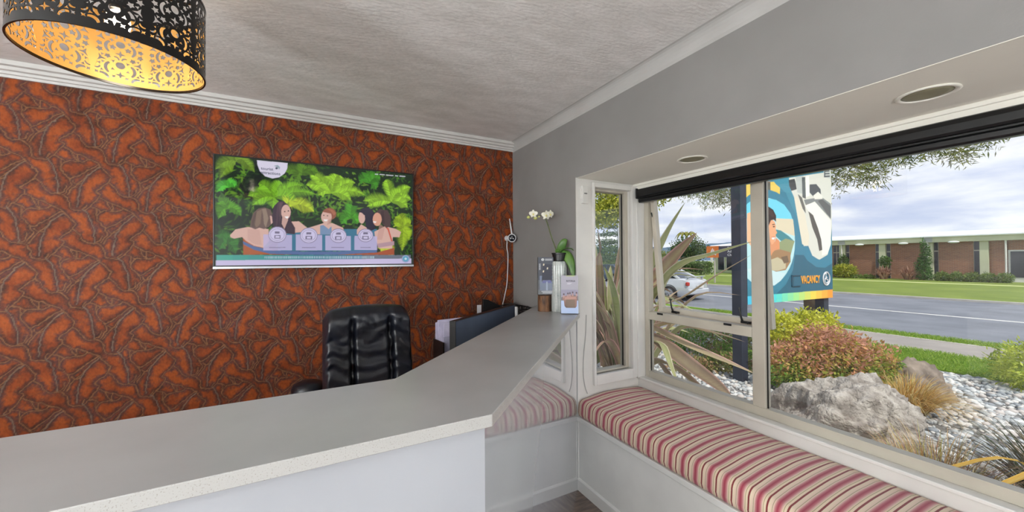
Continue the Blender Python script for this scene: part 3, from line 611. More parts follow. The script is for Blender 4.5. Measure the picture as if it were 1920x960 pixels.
SIGN_ART = [((236,205,96),1,[(-0.034,2.55),(0.77,2.656),(0.779,2.535),(0.764,2.376),(-0.038,2.327)]),((225,140,70),1,[(0.38,2.613),(0.549,2.634),(0.526,2.433),(0.376,2.411)]),((96,92,84),1,[(0.409,2.608),(0.549,2.629),(0.549,2.447),(0.413,2.433)]),((70,145,168),1,[(0.607,2.655),(1.044,2.728),(1.102,2.583),(1.26,2.191),(1.27,1.688),(1.102,1.636),(1.134,2.186),(0.917,2.496),(0.683,2.601)]),((64,132,158),1,[(1.288,1.764),(1.274,1.638),(1.237,1.516),(1.178,1.401),(1.101,1.296),(1.006,1.204),(0.898,1.128),(0.779,1.068),(0.653,1.027),(0.523,1.004),(0.392,1.0),(0.265,1.014),(0.143,1.046),(0.03,1.094),(-0.072,1.157),(-0.162,1.233),(-0.237,1.32),(-0.296,1.417),(-0.339,1.52),(-0.364,1.628),(-0.371,1.739),(-0.36,1.85),(-0.331,1.959),(-0.285,2.064),(-0.222,2.162),(-0.143,2.252),(-0.05,2.332),(0.055,2.398),(0.17,2.45),(0.294,2.486),(0.422,2.505),(0.553,2.505),(0.683,2.486),(0.808,2.448),(0.925,2.391),(1.03,2.317),(1.121,2.227),(1.195,2.124),(1.248,2.01),(1.279,1.889)]),((190,230,236),1,[(1.137,1.741),(1.125,1.634),(1.095,1.529),(1.047,1.43),(0.983,1.339),(0.905,1.26),(0.815,1.193),(0.716,1.141),(0.611,1.105),(0.503,1.084),(0.394,1.08),(0.287,1.092),(0.185,1.119),(0.089,1.16),(0.003,1.214),(-0.073,1.28),(-0.137,1.356),(-0.188,1.44),(-0.224,1.531),(-0.245,1.625),(-0.251,1.722),(-0.242,1.82),(-0.217,1.915),(-0.177,2.007),(-0.124,2.093),(-0.057,2.171),(0.022,2.239),(0.111,2.297),(0.208,2.341),(0.312,2.371),(0.42,2.386),(0.529,2.384),(0.637,2.367),(0.741,2.333),(0.838,2.283),(0.925,2.218),(1.0,2.141),(1.06,2.051),(1.104,1.953),(1.13,1.849)]),((118,214,238),1,[(0.013,2.273),(0.156,2.346),(0.42,2.383),(0.678,2.37),(0.873,2.309),(1.032,2.181),(1.11,2.035),(1.091,2.097),(0.672,2.092),(0.369,2.068),(-0.13,2.06)]),((226,214,186),1,[(0.672,2.092),(1.091,2.097),(1.117,1.96),(1.131,1.836),(0.904,1.881),(0.669,1.935)]),((72,140,150),1,[(0.653,1.928),(0.786,1.914),(0.983,1.833),(1.113,1.761),(1.022,1.735),(0.782,1.756),(0.659,1.826)]),((150,160,120),1,[(0.723,1.731),(0.902,1.795),(1.125,1.761),(1.061,1.636),(1.018,1.537),(0.747,1.586)]),((165,130,95),1,[(0.491,1.633),(0.74,1.634),(1.019,1.586),(1.015,1.438),(0.892,1.317),(0.656,1.297),(0.485,1.347)]),((200,190,160),1,[(0.488,1.466),(0.699,1.513),(0.894,1.439),(0.892,1.341),(0.695,1.308),(0.485,1.324)]),((120,100,80),1,[(0.777,1.513),(0.937,1.537),(0.975,1.438),(0.854,1.415)]),((206,232,238),1,[(-0.004,1.355),(0.466,1.319),(0.891,1.273),(0.77,1.161),(0.613,1.094),(0.394,1.08),(0.134,1.179)]),((226,152,108),1,[(0.381,1.726),(0.493,1.752),(0.606,1.681),(0.666,1.802),(0.751,1.756),(0.748,1.634),(0.605,1.609),(0.546,1.537),(0.377,1.514)]),((224,154,112),1,[(0.396,1.916),(0.573,1.925),(0.634,1.754),(0.663,1.634),(0.566,1.573),(0.388,1.538)]),((236,172,130),1,[(0.466,2.048),(0.572,2.069),(0.64,2.043),(0.67,1.976),(0.661,1.928),(0.695,1.876),(0.66,1.851),(0.663,1.812),(0.643,1.797),(0.646,1.768),(0.611,1.72),(0.557,1.695),(0.497,1.718),(0.446,1.822)]),((204,134,98),0.7,[(0.463,1.917),(0.515,1.871),(0.527,1.752),(0.557,1.695),(0.496,1.704),(0.446,1.798)]),((50,38,34),1,[(0.395,2.242),(0.492,2.261),(0.606,2.219),(0.673,2.136),(0.671,2.039),(0.618,2.071),(0.549,2.059),(0.502,1.985),(0.463,1.937),(0.389,1.953)]),((78,58,48),0.6,[(0.484,2.232),(0.582,2.199),(0.634,2.12),(0.573,2.107),(0.505,2.157)]),((60,42,36),1,[(0.578,2.002),(0.64,2.009),(0.643,1.997),(0.582,1.99)]),((58,40,36),1,[(0.643,1.968),(0.637,1.962),(0.624,1.958),(0.607,1.958),(0.594,1.961),(0.589,1.967),(0.594,1.972),(0.608,1.976),(0.624,1.977),(0.638,1.974)]),((252,248,244),1,[(0.559,1.805),(0.639,1.812),(0.619,1.778),(0.574,1.777)]),((198,96,84),0.8,[(0.551,1.812),(0.643,1.821),(0.643,1.809),(0.555,1.803)]),((240,190,150),1,[(0.01,2.135),(0.189,2.189),(0.369,2.08),(0.379,1.632),(0.249,1.538),(0.003,1.744)]),((224,224,214),1,[(1.003,2.725),(2.199,2.939),(2.178,2.152),(2.111,1.749),(2.021,1.549),(1.789,1.471),(1.567,1.506),(1.375,1.676),(1.321,1.739),(1.237,2.115),(1.128,2.435),(1.04,2.554)]),((70,70,72),1,[(0.994,2.694),(1.146,2.724),(1.174,2.664),(1.197,2.565),(1.06,2.53),(1.008,2.601)]),((196,200,196),1,[(1.168,2.751),(1.38,2.787),(1.382,2.502),(1.213,2.516)]),((92,98,100),1,[(1.336,2.763),(1.422,2.775),(1.436,2.429),(1.346,2.449)]),((246,246,240),1,[(1.44,2.787),(1.532,2.805),(1.537,2.487),(1.441,2.455)]),((76,80,84),1,[(1.541,2.667),(1.728,2.687),(1.844,2.612),(1.86,2.494),(1.678,2.457),(1.538,2.538)]),((132,138,138),1,[(1.38,2.413),(1.678,2.457),(1.882,2.483),(2.137,2.392),(2.13,2.137),(1.677,2.405),(1.434,2.327)]),((96,100,100),1,[(1.882,2.456),(2.136,2.351),(2.131,2.15),(2.015,2.225),(1.767,2.418)]),((238,236,226),1,[(1.634,2.493),(1.771,2.567),(1.897,2.51),(1.895,2.457),(1.678,2.439)]),((246,244,236),1,[(1.412,2.326),(1.677,2.397),(2.13,2.11),(2.12,1.723),(2.022,1.563),(1.859,1.536),(1.862,1.641),(1.756,1.979),(1.497,2.24)]),((90,88,84),1,[(1.497,2.24),(1.627,2.182),(1.756,1.979),(1.843,1.798),(1.87,1.628),(1.783,1.609),(1.729,1.796),(1.6,1.987)]),((110,110,104),1,[(1.225,2.492),(1.329,2.448),(1.411,2.3),(1.431,2.199),(1.346,2.271)]),((232,224,204),1,[(1.128,2.435),(1.211,2.466),(1.408,2.173),(1.509,1.844),(1.484,1.69),(1.321,1.714)]),((62,132,160),1,[(1.144,1.674),(1.484,1.69),(1.589,1.536),(1.789,1.463),(2.021,1.536),(2.176,1.697),(2.184,1.429),(1.946,1.346),(1.696,1.36),(1.457,1.46),(1.36,1.549),(1.149,1.549)]),((48,104,128),1,[(1.133,1.549),(1.36,1.544),(1.456,1.455),(1.696,1.35),(1.946,1.336),(2.183,1.418),(2.172,0.969),(1.295,0.957),(0.649,0.965),(0.887,1.097),(1.074,1.314)]),((34,78,100),1,[(1.072,1.229),(1.272,1.23),(1.271,1.212),(1.092,1.214),(1.089,1.065),(1.255,1.06),(1.255,1.042),(1.068,1.049)]),((206,210,206),1,[(1.94,2.949),(2.2,3.001),(2.195,2.798),(2.053,2.813),(1.937,2.814)]),((90,95,100),1,[(1.953,2.921),(2.113,2.947),(2.112,2.925),(1.985,2.906),(1.985,2.887),(2.112,2.904),(2.111,2.882),(1.984,2.866),(1.984,2.845),(2.12,2.862),(2.12,2.835),(1.951,2.815)]),((74,190,230),1,[(-0.115,0.96),(0.01,0.961),(0.007,0.823),(-0.118,0.822)]),((77,195,229),1,[(0.007,0.961),(0.134,0.961),(0.132,0.824),(0.005,0.823)]),((80,201,228),1,[(0.132,0.961),(0.262,0.962),(0.259,0.825),(0.129,0.824)]),((83,207,227),1,[(0.259,0.962),(0.391,0.963),(0.389,0.826),(0.256,0.825)]),((86,212,226),1,[(0.389,0.963),(0.524,0.964),(0.521,0.827),(0.386,0.826)]),((89,218,225),1,[(0.521,0.964),(0.659,0.965),(0.656,0.828),(0.518,0.827)]),((105,222,210),1,[(0.656,0.965),(0.796,0.966),(0.793,0.829),(0.653,0.828)]),((125,225,190),1,[(0.794,0.966),(0.937,0.967),(0.934,0.83),(0.791,0.829)]),((145,228,170),1,[(0.934,0.967),(1.08,0.968),(1.077,0.831),(0.931,0.83)]),((165,232,150),1,[(1.077,0.968),(1.227,0.969),(1.224,0.832),(1.074,0.831)]),((190,226,130),1,[(1.224,0.969),(1.376,0.97),(1.373,0.833),(1.221,0.832)]),((214,221,110),1,[(1.373,0.97),(1.529,0.971),(1.526,0.834),(1.37,0.833)]),((240,216,90),1,[(1.526,0.971),(1.685,0.972),(1.682,0.835),(1.523,0.834)]),((243,197,80),1,[(1.682,0.972),(1.845,0.973),(1.841,0.837),(1.679,0.835)]),((246,178,70),1,[(1.841,0.973),(2.008,0.974),(2.004,0.838),(1.838,0.837)]),((250,160,60),1,[(2.004,0.974),(2.174,0.975),(2.171,0.839),(2.001,0.838)])]

# ================================================================== ROOM
XW, YB, ZCEIL = 1.515, 2.848, 2.50
YE, XO = 1.955, 2.057          # bay end wall, inner face of the bay's front
M_GREY = pm('grey_wall_paint', (142, 140, 139), (135, 133, 132), 3, rough=0.75, bump=0.05, bscale=160)
M_WHITE = pm('white_trim_paint', (226, 224, 220), (216, 214, 211), 4, rough=0.38, bump=0.03, bscale=60)
M_SOFFIT = pm('cream_soffit_paint', (243, 241, 232), (238, 236, 227), 2.5, rough=0.55, bump=0.05, bscale=120)
M_BLACK = pm('black_plastic', (9, 10, 12), (14, 15, 17), 20, rough=0.35)
M_ALU = pm('stone_grey_aluminium', (188, 182, 168), (178, 171, 158), 5, rough=0.42, spec=0.5)
M_GLASS = glass_mat('window_glass', (0.985, 0.99, 0.985))


def ceiling_mat():
    m = pm('embossed_ceiling_paper', (231, 230, 228), (246, 245, 244), 5.5, rough=0.7, bump=0.35, bscale=34, stretch=(1.0, 2.3, 1), rot=(0, 0, 0.5), detail=8, lo=0.36, hi=0.66)
    return m


def wood_floor_mat():
    return pm('grey_wood_vinyl', (128, 112, 102), (92, 80, 74), 9, rough=0.5, stretch=(1, 9, 1), rot=(0, 0, -0.5), bump=0.1, detail=8)


m = MB().box(-3.1, 1.62, -2.7, 2.96, -0.12, 0)
struct(m.build('floor', wood_floor_mat()))
m = MB().box(-3.1, 1.62, -2.7, 2.96, 2.505, 2.62)
struct(m.build('ceiling', ceiling_mat()))
struct(MB().box(-3.1, -3.0, -2.7, 2.96, 0, 2.505).build('wall_west', pm('pale_wall_paint', (226, 224, 221), (220, 218, 215), 3, rough=0.7)))
struct(MB().box(-3.0, 1.62, -2.7, -2.6, 0, 2.505).build('wall_rear', pm('pale_wall_paint', (226, 224, 221), (220, 218, 215), 3, rough=0.7)))
# wall beside the bay, the bulkhead over it and the piece past the bay's far end
wall_east = struct(MB().box(XW, 1.62, YE + 0.004, 2.96, 0, 2.505).box(XW, 1.62, -1.65, YE + 0.004, 2.036, 2.505).box(XW, 1.62, -2.7, -1.65, 0, 2.505).build('wall_east', M_GREY))

# ---- papered wall: the print and its embossing, motif in half-drop repeat
PITCH_A, PITCH_B = np.array([0.1375, -0.2615]), np.array([-0.1375, -0.2615])


def seg_dist(P, pts):
    d = np.full(len(P), 9.0, dtype=np.float32)
    for a, b in zip(pts, pts[1:]):
        a, b = np.array(a), np.array(b)
        ab = b - a
        t = np.clip(((P - a) @ ab) / (ab @ ab), 0, 1)
        q = P - a - t[:, None] * ab
        d = np.minimum(d, np.sqrt((q * q).sum(1)))
    return d


def smooth_path(p, n=4):
    p = [np.array(q, dtype=float) for q in p]
    if len(p) < 3:
        return p
    out = []
    for i in range(len(p) - 1):
        p0, p1, p2, p3 = p[max(i - 1, 0)], p[i], p[i + 1], p[min(i + 2, len(p) - 1)]
        for k in range(n):
            t = k / n
            out.append(0.5 * ((2 * p1) + (p2 - p0) * t + (2 * p0 - 5 * p1 + 4 * p2 - p3) * t * t + (3 * p1 - p0 - 3 * p2 + p3) * t ** 3))
    out.append(p[-1])
    return out


def vnoise(x, y, seed):
    """value noise on arrays"""
    rs = np.random.RandomState(seed)
    g = rs.rand(256, 256).astype(np.float32)
    xi, yi = np.floor(x).astype(int), np.floor(y).astype(int)
    fx, fy = x - xi, y - yi
    fx, fy = fx * fx * (3 - 2 * fx), fy * fy * (3 - 2 * fy)
    a, b = g[yi % 256, xi % 256], g[yi % 256, (xi + 1) % 256]
    c, d = g[(yi + 1) % 256, xi % 256], g[(yi + 1) % 256, (xi + 1) % 256]
    return (a * (1 - fx) + b * fx) * (1 - fy) + (c * (1 - fx) + d * fx) * fy


def paper_cell(n=150, m=150):
    """distance fields of one repeat on an n x m lattice of the unit cell"""
    s, t = np.meshgrid((np.arange(n) + 0.5) / n, (np.arange(m) + 0.5) / m, indexing='ij')
    P0 = s.reshape(-1, 1) * PITCH_A + t.reshape(-1, 1) * PITCH_B
    out = []
    for group in (RIBS, VEINS):
        d = np.full(len(P0), 9.0, dtype=np.float32)
        for line in group:
            pts = smooth_path([p[0] * PITCH_A + p[1] * PITCH_B for p in line])
            for i in (-1, 0, 1, 2):
                for j in (-1, 0, 1, 2):
                    sh = -i * PITCH_A + -j * PITCH_B
                    q = [p + sh for p in pts]
                    c = np.mean(q, 0)
                    if abs(c[0]) > 0.35 or c[1] < -0.75 or c[1] > 0.25:
                        continue
                    d = np.minimum(d, seg_dist(P0, q))
        out.append(d.reshape(n, m))
    return out


def papered_wall():
    X0, X1, Z0, Z1, st = -1.72, XW + 0.003, 0.50, 2.445, 0.004
    nx, nz_ = int((X1 - X0) / st), int((Z1 - Z0) / st)
    x, z = np.meshgrid(np.linspace(X0, X1, nx), np.linspace(Z0, Z1, nz_))
    x, z = x.ravel(), z.ravel()
    Minv = np.linalg.inv(np.array([PITCH_A, PITCH_B]).T)
    q = np.stack([x - WALLPAPER_ORIGIN[0], z - WALLPAPER_ORIGIN[1]], 1)
    # hand-cut wobble of the print
    q[:, 0] += (vnoise(x * 70, z * 70, 1) - 0.5) * 0.007
    q[:, 1] += (vnoise(x * 70, z * 70, 2) - 0.5) * 0.007
    st_ = q @ Minv.T
    ribs, veins = paper_cell()
    n, mm = ribs.shape
    u, v = (st_[:, 0] % 1) * n - 0.5, (st_[:, 1] % 1) * mm - 0.5
    ui, vi = np.floor(u).astype(int), np.floor(v).astype(int)
    fu, fv = (u - ui).astype(np.float32), (v - vi).astype(np.float32)

    def look(g):
        a = g[ui % n, vi % mm] * (1 - fu) + g[(ui + 1) % n, vi % mm] * fu
        b = g[ui % n, (vi + 1) % mm] * (1 - fu) + g[(ui + 1) % n, (vi + 1) % mm] * fu
        return a * (1 - fv) + b * fv
    dr, dv = look(ribs), look(veins)
    dm = np.minimum(dr, dv)
    na = vnoise(x * 16, z * 16, 3)
    nb = vnoise(x * 130, z * 130, 4)
    nc = vnoise(x * 55, z * 48, 5)
    col = np.empty((len(x), 3), dtype=np.float32)
    o1, o2 = np.array(L3((156, 74, 28))), np.array(L3((122, 52, 22)))
    col[:] = o1 * na[:, None] + o2 * (1 - na[:, None])
    # bristly dark fringe inside each leaf edge
    nd = vnoise(x * 260, z * 260, 8)
    reach = 0.005 + 0.026 * nc * (0.3 + 0.7 * nb) + 0.006 * nd
    k = np.clip(1.35 - dm / reach, 0, 1)[:, None] ** 0.8 * (0.72 + 0.28 * nd[:, None])
    f1, f2 = np.array(L3((58, 35, 25))), np.array(L3((68, 48, 50)))
    fr = f1 * (1 - na[:, None]) + f2 * na[:, None]
    col = col * (1 - k) + fr * k
    # tan outlines and thick ribs
    t1, t2 = np.array(L3((134, 90, 54))), np.array(L3((114, 94, 78)))
    k = (np.clip(1.5 - dv / 0.0021, 0, 1) * (0.55 + 0.45 * nb))[:, None]
    col = col * (1 - k) + t1 * k
    k = (np.clip(1.5 - dr / 0.0022, 0, 1) * (0.75 + 0.25 * nb))[:, None]
    col = col * (1 - k) + t2 * k
    col *= np.array((0.93, 0.97, 1.04), dtype=np.float32)
    gr_ = vnoise(x * 210 + z * 60, z * 90 - x * 40, 12)[:, None]
    col = col * (0.78 + 0.44 * gr_)
    # second, fainter printing of scattered scratch lines
    for fx_, fz_, sl, sd_, wd_, am in ((34, 30, 11, 7, 0.016, 0.45), (58, 44, -22, 21, 0.022, 0.42), (26, 52, 18, 33, 0.014, 0.40)):
        sc = np.abs(vnoise(x * fx_ + z * sl, z * fz_, sd_) - 0.5)
        k = (np.clip(1 - sc / wd_, 0, 1) * am * (0.35 + 0.65 * nb))[:, None]
        col = col * (1 - k) + t1 * 0.95 * k
    y = YB - 0.0016 * np.clip(dm / 0.016, 0, 1) - 0.0012 * np.clip(1.5 - dr / 0.004, 0, 1)
    V = np.stack([x, y, z], 1)
    i = np.arange(nx * nz_).reshape(nz_, nx)
    F = np.stack([i[:-1, :-1], i[:-1, 1:], i[1:, 1:], i[1:, :-1]], -1).reshape(-1, 4)
    return V, F, col


wall_back = struct(MB().box(-3.1, 1.62, YB + 0.0005, 2.96, 0, 2.505).build('wall_back', pm('rust_wall_backing', (150, 66, 32), (130, 54, 26), 6, rough=0.6)))
V_, F_, C_ = papered_wall()
np_mesh('wallpaper', V_, F_, attr_mat('leaf_wallpaper_print', rough=0.6, spec=0.18, scale=300, amount=0.22), wall_back, C_, smooth=True)

# stepped white cornice on the papered wall, plain cove on the bay wall
prof = [(YB, 2.436), (YB - 0.012, 2.436), (YB - 0.016, 2.448), (YB - 0.026, 2.450), (YB - 0.030, 2.462), (YB - 0.044, 2.466), (YB - 0.050, 2.480), (YB - 0.066, 2.484), (YB - 0.070, 2.505), (YB, 2.505)]
struct(MB().extrude_x(prof, -3.0, XW).build('trim_1', pm('cornice_paint', (204, 202, 199), (198, 196, 193), 4, rough=0.5)))
cv = [(XW, 2.432)] + [(XW - 0.075 + 0.075 * math.cos(a), 2.432 + 0.073 * math.sin(a)) for a in np.linspace(0.0, PI / 2, 8)][1:] + [(XW, 2.505)]
cv = [(XW, 2.432)] + [(XW - 0.048 * (1 - math.cos(a)), 2.505 - 0.073 * (1 - math.sin(a))) for a in np.linspace(0, PI / 2, 8)] + [(XW, 2.505)]
struct(MB().extrude_y(cv, -2.6, YB - 0.0).build('trim_2', pm('plain_ceiling_paint', (188, 187, 185), (182, 181, 179), 6, rough=0.7)))

# ---- bay: soffit, end walls, wall under the sill
struct(MB().box(XW + 0.001, 2.22, -1.75, 2.08, 2.034, 2.16).build('ceiling_bay', M_SOFFIT))
struct(MB().box(XW - 0.004, XW + 0.012, YE - 0.004, YE + 0.004, 0.0, 2.037).build('trim_3', M_WHITE))


def frame_y(mb, x0, x1, z0, z1, hx0, hx1, hz0, hz1, y0, y1):
    """a slab across Y with a rectangular hole"""
    mb.box(x0, hx0, y0, y1, z0, z1).box(hx1, x1, y0, y1, z0, z1).box(hx0, hx1, y0, y1, z0, hz0).box(hx0, hx1, y0, y1, hz1, z1)
    return mb


def frame_x(mb, y0, y1, z0, z1, hy0, hy1, hz0, hz1, x0, x1):
    mb.box(x0, x1, y0, hy0, z0, z1).box(x0, x1, hy1, y1, z0, z1).box(x0, x1, hy0, hy1, z0, hz0).box(x0, x1, hy0, hy1, hz1, z1)
    return mb


M_WEATHER = pm('exterior_cream_cladding', (214, 208, 192), (204, 198, 182), 3, rough=0.7)
struct(frame_y(MB(), 1.62, 2.20, -0.25, 2.035, 1.655, 1.99, 0.715, 1.985, YE + 0.002, 2.036).box(XW + 0.001, 1.6201, YE, YE + 0.003, 0, 2.0345).build('wall_bay_end', M_WHITE))
struct(MB().box(XO + 0.003, 2.20, -1.75, YE + 0.001, -0.25, 0.652).build('wall_bay_front', M_WHITE))
struct(MB().box(1.52, 2.20, -1.75, -1.652, -0.25, 2.035).build('wall_bay_far', M_WHITE))

# ---- window_1: the narrow side light
w1 = base('window_1', (1.80, YE, 0.7))
frame_y(MB(), 1.640, XO, 0.655, 2.018, 1.656, 1.990, 0.722, 1.985, YE - 0.022, YE).build('architrave', M_WHITE, w1, bevel=0.003)
frame_y(MB(), 1.656, 1.990, 0.722, 1.985, 1.662, 1.958, 0.735, 1.968, YE + 0.02, YE + 0.075).build('frame', M_ALU, w1, bevel=0.002)
MB().box(1.661, 1.962, YE + 0.048, YE + 0.053, 0.733, 1.970).build('pane', M_GLASS, w1)
MB().box(1.952, 1.9575, YE + 0.040, YE + 0.048, 0.735, 1.968).build('gasket', M_BLACK, w1)

# ---- window_2: the wide front window with its top-hung opening sash
YA, YZ = 1.890, -1.60
w2 = base('window_2', (2.12, 1.1, 0.7))
fr = MB()
frame_x(fr, YZ - 0.03, 1.925, 0.655, 2.03, YZ, YA, 0.703, 1.965, 2.100, 2.150)
fr.build('frame', M_ALU, w2, bevel=0.002)
MB().box(2.098, 2.152, 1.116, 1.181, 0.703, 1.965).build('mullion', M_ALU, w2, bevel=0.003)
MB().box(2.098, 2.152, -0.42, -0.355, 0.703, 1.965).build('mullion', M_ALU, w2, bevel=0.003)
MB().box(2.099, 2.151, 1.181, YA, 1.068, 1.124).build('transom', M_ALU, w2, bevel=0.003)
MB().box(2.122, 2.127, 1.178, YA + 0.003, 0.70, 1.07).build('pane', M_GLASS, w2)
MB().box(2.122, 2.127, -0.36, 1.119, 0.70, 1.968).build('pane', M_GLASS, w2)
MB().box(2.122, 2.127, YZ - 0.003, -0.415, 0.70, 1.968).build('pane', M_GLASS, w2)
MB().box(2.116, 2.121, YA - 0.006, YA, 0.703, 1.068).box(2.116, 2.121, 1.110, 1.1165, 0.703, 1.965).build('gasket', M_BLACK, w2)
for yk in (1.79, 1.315):
    MB().box(2.094, 2.100, yk - 0.022, yk + 0.022, 1.113, 1.125).build('latch_keeper', M_BLACK, w2)
# sash, swung out from its top edge
hinge = Matrix.Translation((2.128, 0, 1.955)) @ Matrix.Rotation(R(-6.0), 4, 'Y') @ Matrix.Translation((-2.128, 0, -1.955))
sash = frame_x(MB(), 1.128, YA - 0.006, 1.105, 1.958, 1.163, YA - 0.040, 1.150, 1.925, 2.110, 2.146).xform(hinge).build('opening_sash', pm('ivory_aluminium', (206, 198, 184), (196, 188, 174), 5, rough=0.4), w2, bevel=0.002)
MB().box(2.128, 2.132, 1.160, YA - 0.037, 1.147, 1.928).xform(hinge).build('pane', M_GLASS, sash)
for yk in (1.735, 1.262):
    lt = MB().box(2.096, 2.112, yk - 0.030, yk + 0.022, 1.126, 1.139)
    lt.tube([(2.104, yk + 0.016, 1.135), (2.096, yk + 0.020, 1.165), (2.092, yk + 0.026, 1.215)], [0.0065, 0.0055, 0.0045], 8)
    lt.tube([(2.104, yk - 0.020, 1.132), (2.088, yk - 0.022, 1.130)], 0.005, 8)
    lt.xform(Matrix.Translation((0.075, 0, 0))).build('latch_handle', M_BLACK, sash)
MB().tube([(2.118, YA - 0.015, 1.83), (2.150, YA - 0.018, 1.75)], 0.005, 6).build('friction_stay', M_BLACK, sash)

# ---- timber reveal round the front window: jamb, head, sill
struct(MB().box(2.03, 2.10, 1.925, YE, 0.655, 2.035).build('trim_4', M_WHITE, bevel=0.003))
struct(MB().box(2.03, 2.10, YZ - 0.04, 1.925, 1.995, 2.035).box(2.018, 2.03, YZ - 0.04, YE, 2.018, 2.035).build('trim_5', M_SOFFIT, bevel=0.003))
struct(MB().box(XO - 0.012, 2.10, -1.65, YE, 0.640, 0.657).build('trim_6', M_WHITE, bevel=0.004))
# ---- our building's unseen outside: roof edge added over the bay to block light, main roof
struct(MB().box(1.63, 2.26, -1.85, 2.16, 2.165, 2.215).build('roof_bay', M_WEATHER))
struct(MB().box(-3.3, 1.66, -2.9, 3.3, 2.625, 2.78).build('roof_main', M_WEATHER))

# ================================================================== BENCH AND CUSHION
b = thing('window_seat', 'white painted built-in bench along the bay window, under the striped cushion', 'bench', (1.78, 1.0, 0))
MB().box(XW, XW + 0.02, -1.65, 1.953, 0.0, 0.462).build('front_panel', M_WHITE, b)
MB().box(XW + 0.02, XO, -1.65, 1.953, 0.445, 0.475).build('seat_board', M_WHITE, b)
MB().box(XW - 0.014, XW + 0.02, -1.65, 1.953, 0.447, 0.478).build('nosing', M_WHITE, b, bevel=0.004)
MB().box(XW - 0.012, XW, -1.65, 1.953, 0.0, 0.068).extrude_y([(XW - 0.012, 0.068), (XW, 0.068), (XW, 0.078), (XW - 0.005, 0.075)], -1.65, 1.953).build('skirting', M_WHITE, b)


def stripe_mat():
    m = bpy.data.materials.new('red_cream_stripe_fabric')
    m.use_nodes = True
    t = m.node_tree
    t.nodes.clear()
    bs = N(t, 'ShaderNodeBsdfPrincipled')
    bs.inputs['Roughness'].default_value = 0.85
    bs.inputs['Specular IOR Level'].default_value = 0.2
    bs.inputs['Sheen Weight'].default_value = 0.15
    o = N(t, 'ShaderNodeOutputMaterial')
    t.links.new(bs.outputs[0], o.inputs[0])
    tcn = N(t, 'ShaderNodeTexCoord')
    s = N(t, 'ShaderNodeSeparateXYZ')
    t.links.new(tcn.outputs['Object'], s.inputs[0])
    nz2 = N(t, 'ShaderNodeTexNoise')
    nz2.inputs['Scale'].default_value = 900
    t.links.new(tcn.outputs['Object'], nz2.inputs['Vector'])
    yy = mth(t, 'ADD', mth(t, 'DIVIDE', s.outputs[1], 0.0665), mth(t, 'MULTIPLY', nz2.outputs[0], 0.03))
    fr_ = mth(t, 'FRACT', yy)
    cream, brown, olive = L3((226, 206, 182)), L3((128, 54, 56)), L3((138, 124, 92))
    pale, rose, crim, blush = L3((220, 194, 176)), L3((184, 112, 116)), L3((156, 62, 80)), L3((206, 162, 156))
    c = ramp(t, fr_, [(0.0, brown), (0.085, brown), (0.10, cream), (0.20, L3((226, 208, 178))), (0.225, olive), (0.255, L3((226, 208, 178))), (0.33, blush), (0.40, rose), (0.50, crim), (0.53, crim), (0.62, rose),
                      (0.68, blush), (0.74, cream), (0.765, olive), (0.795, pale), (0.90, cream), (0.985, cream), (1.0, brown)])
    t.links.new(c, bs.inputs['Base Color'])
    bp = N(t, 'ShaderNodeBump')
    bp.inputs['Strength'].default_value = 0.25
    bp.inputs['Distance'].default_value = 0.002
    t.links.new(nz2.outputs[0], bp.inputs['Height'])
    t.links.new(bp.outputs[0], bs.inputs['Normal'])
    return m


def cushion_mesh(x0, x1, y0, y1, z0, z1):
    """box cushion with soft domed top and rounded front edge, swept along Y"""
    sec = []
    r = 0.042
    for a in np.linspace(PI, 1.5 * PI, 4)[::-1][1:]:      # lower front
        pass
    sec += [(x0 + 0.02, z0), (x0 + 0.004, z0 + 0.006), (x0 - 0.004, z0 + 0.03)]
    for a in np.linspace(PI, PI / 2, 8):
        sec.append((x0 + r + r * math.cos(a) - 0.006 * math.sin(a) * 0, z1 - r + r * math.sin(a)))
    for k in range(1, 12):
        f = k / 12
        sec.append((x0 + r + (x1 - x0 - r - 0.02) * f, z1 + 0.016 * math.sin(PI * min(1, f * 1.0))))
    sec += [(x1 - 0.012, z1 - 0.004), (x1, z1 - 0.02), (x1, z0 + 0.01), (x1 - 0.01, z0)]
    ys = np.concatenate([[y1, y1 - 0.004, y1 - 0.016, y1 - 0.035], np.linspace(y1 - 0.06, y0 + 0.06, 90), [y0 + 0.016, y0]])
    cx, cz = (x0 + x1) / 2, (z0 + z1) / 2
    V, n = [], len(sec)
    for i, y in enumerate(ys):
        e = min(abs(y1 - y), abs(y - y0))
        sh = 1 - 0.10 * max(0, 1 - e / 0.035) ** 2
        for (x, z) in sec:
            wob = 0.004 * (mnoise.noise(Vector((x * 7, y * 6, z * 7))))
            V.append((cx + (x - cx) * (1 - (1 - sh) * 0.3), y, z0 + (z - z0) * sh + wob * ((z - z0) / (z1 - z0))))
    F = [(i * n + k, i * n + (k + 1) % n, (i + 1) * n + (k + 1) % n, (i + 1) * n + k) for i in range(len(ys) - 1) for k in range(n)]
    mb = MB().add(V, F)
    mb.f.append(tuple(range(n - 1, -1, -1)))
    mb.f.append(tuple((len(ys) - 1) * n + k for k in range(n)))
    mb.mi += [0, 0]
    return mb


cu = cushion_mesh(XW - 0.012, XO - 0.004, -1.62, 1.950, 0.479, 0.592).build('seat_cushion', stripe_mat(), smooth=True)
tag(cu, 'long seat cushion in red, rose and cream stripes on the white window bench', 'cushion')

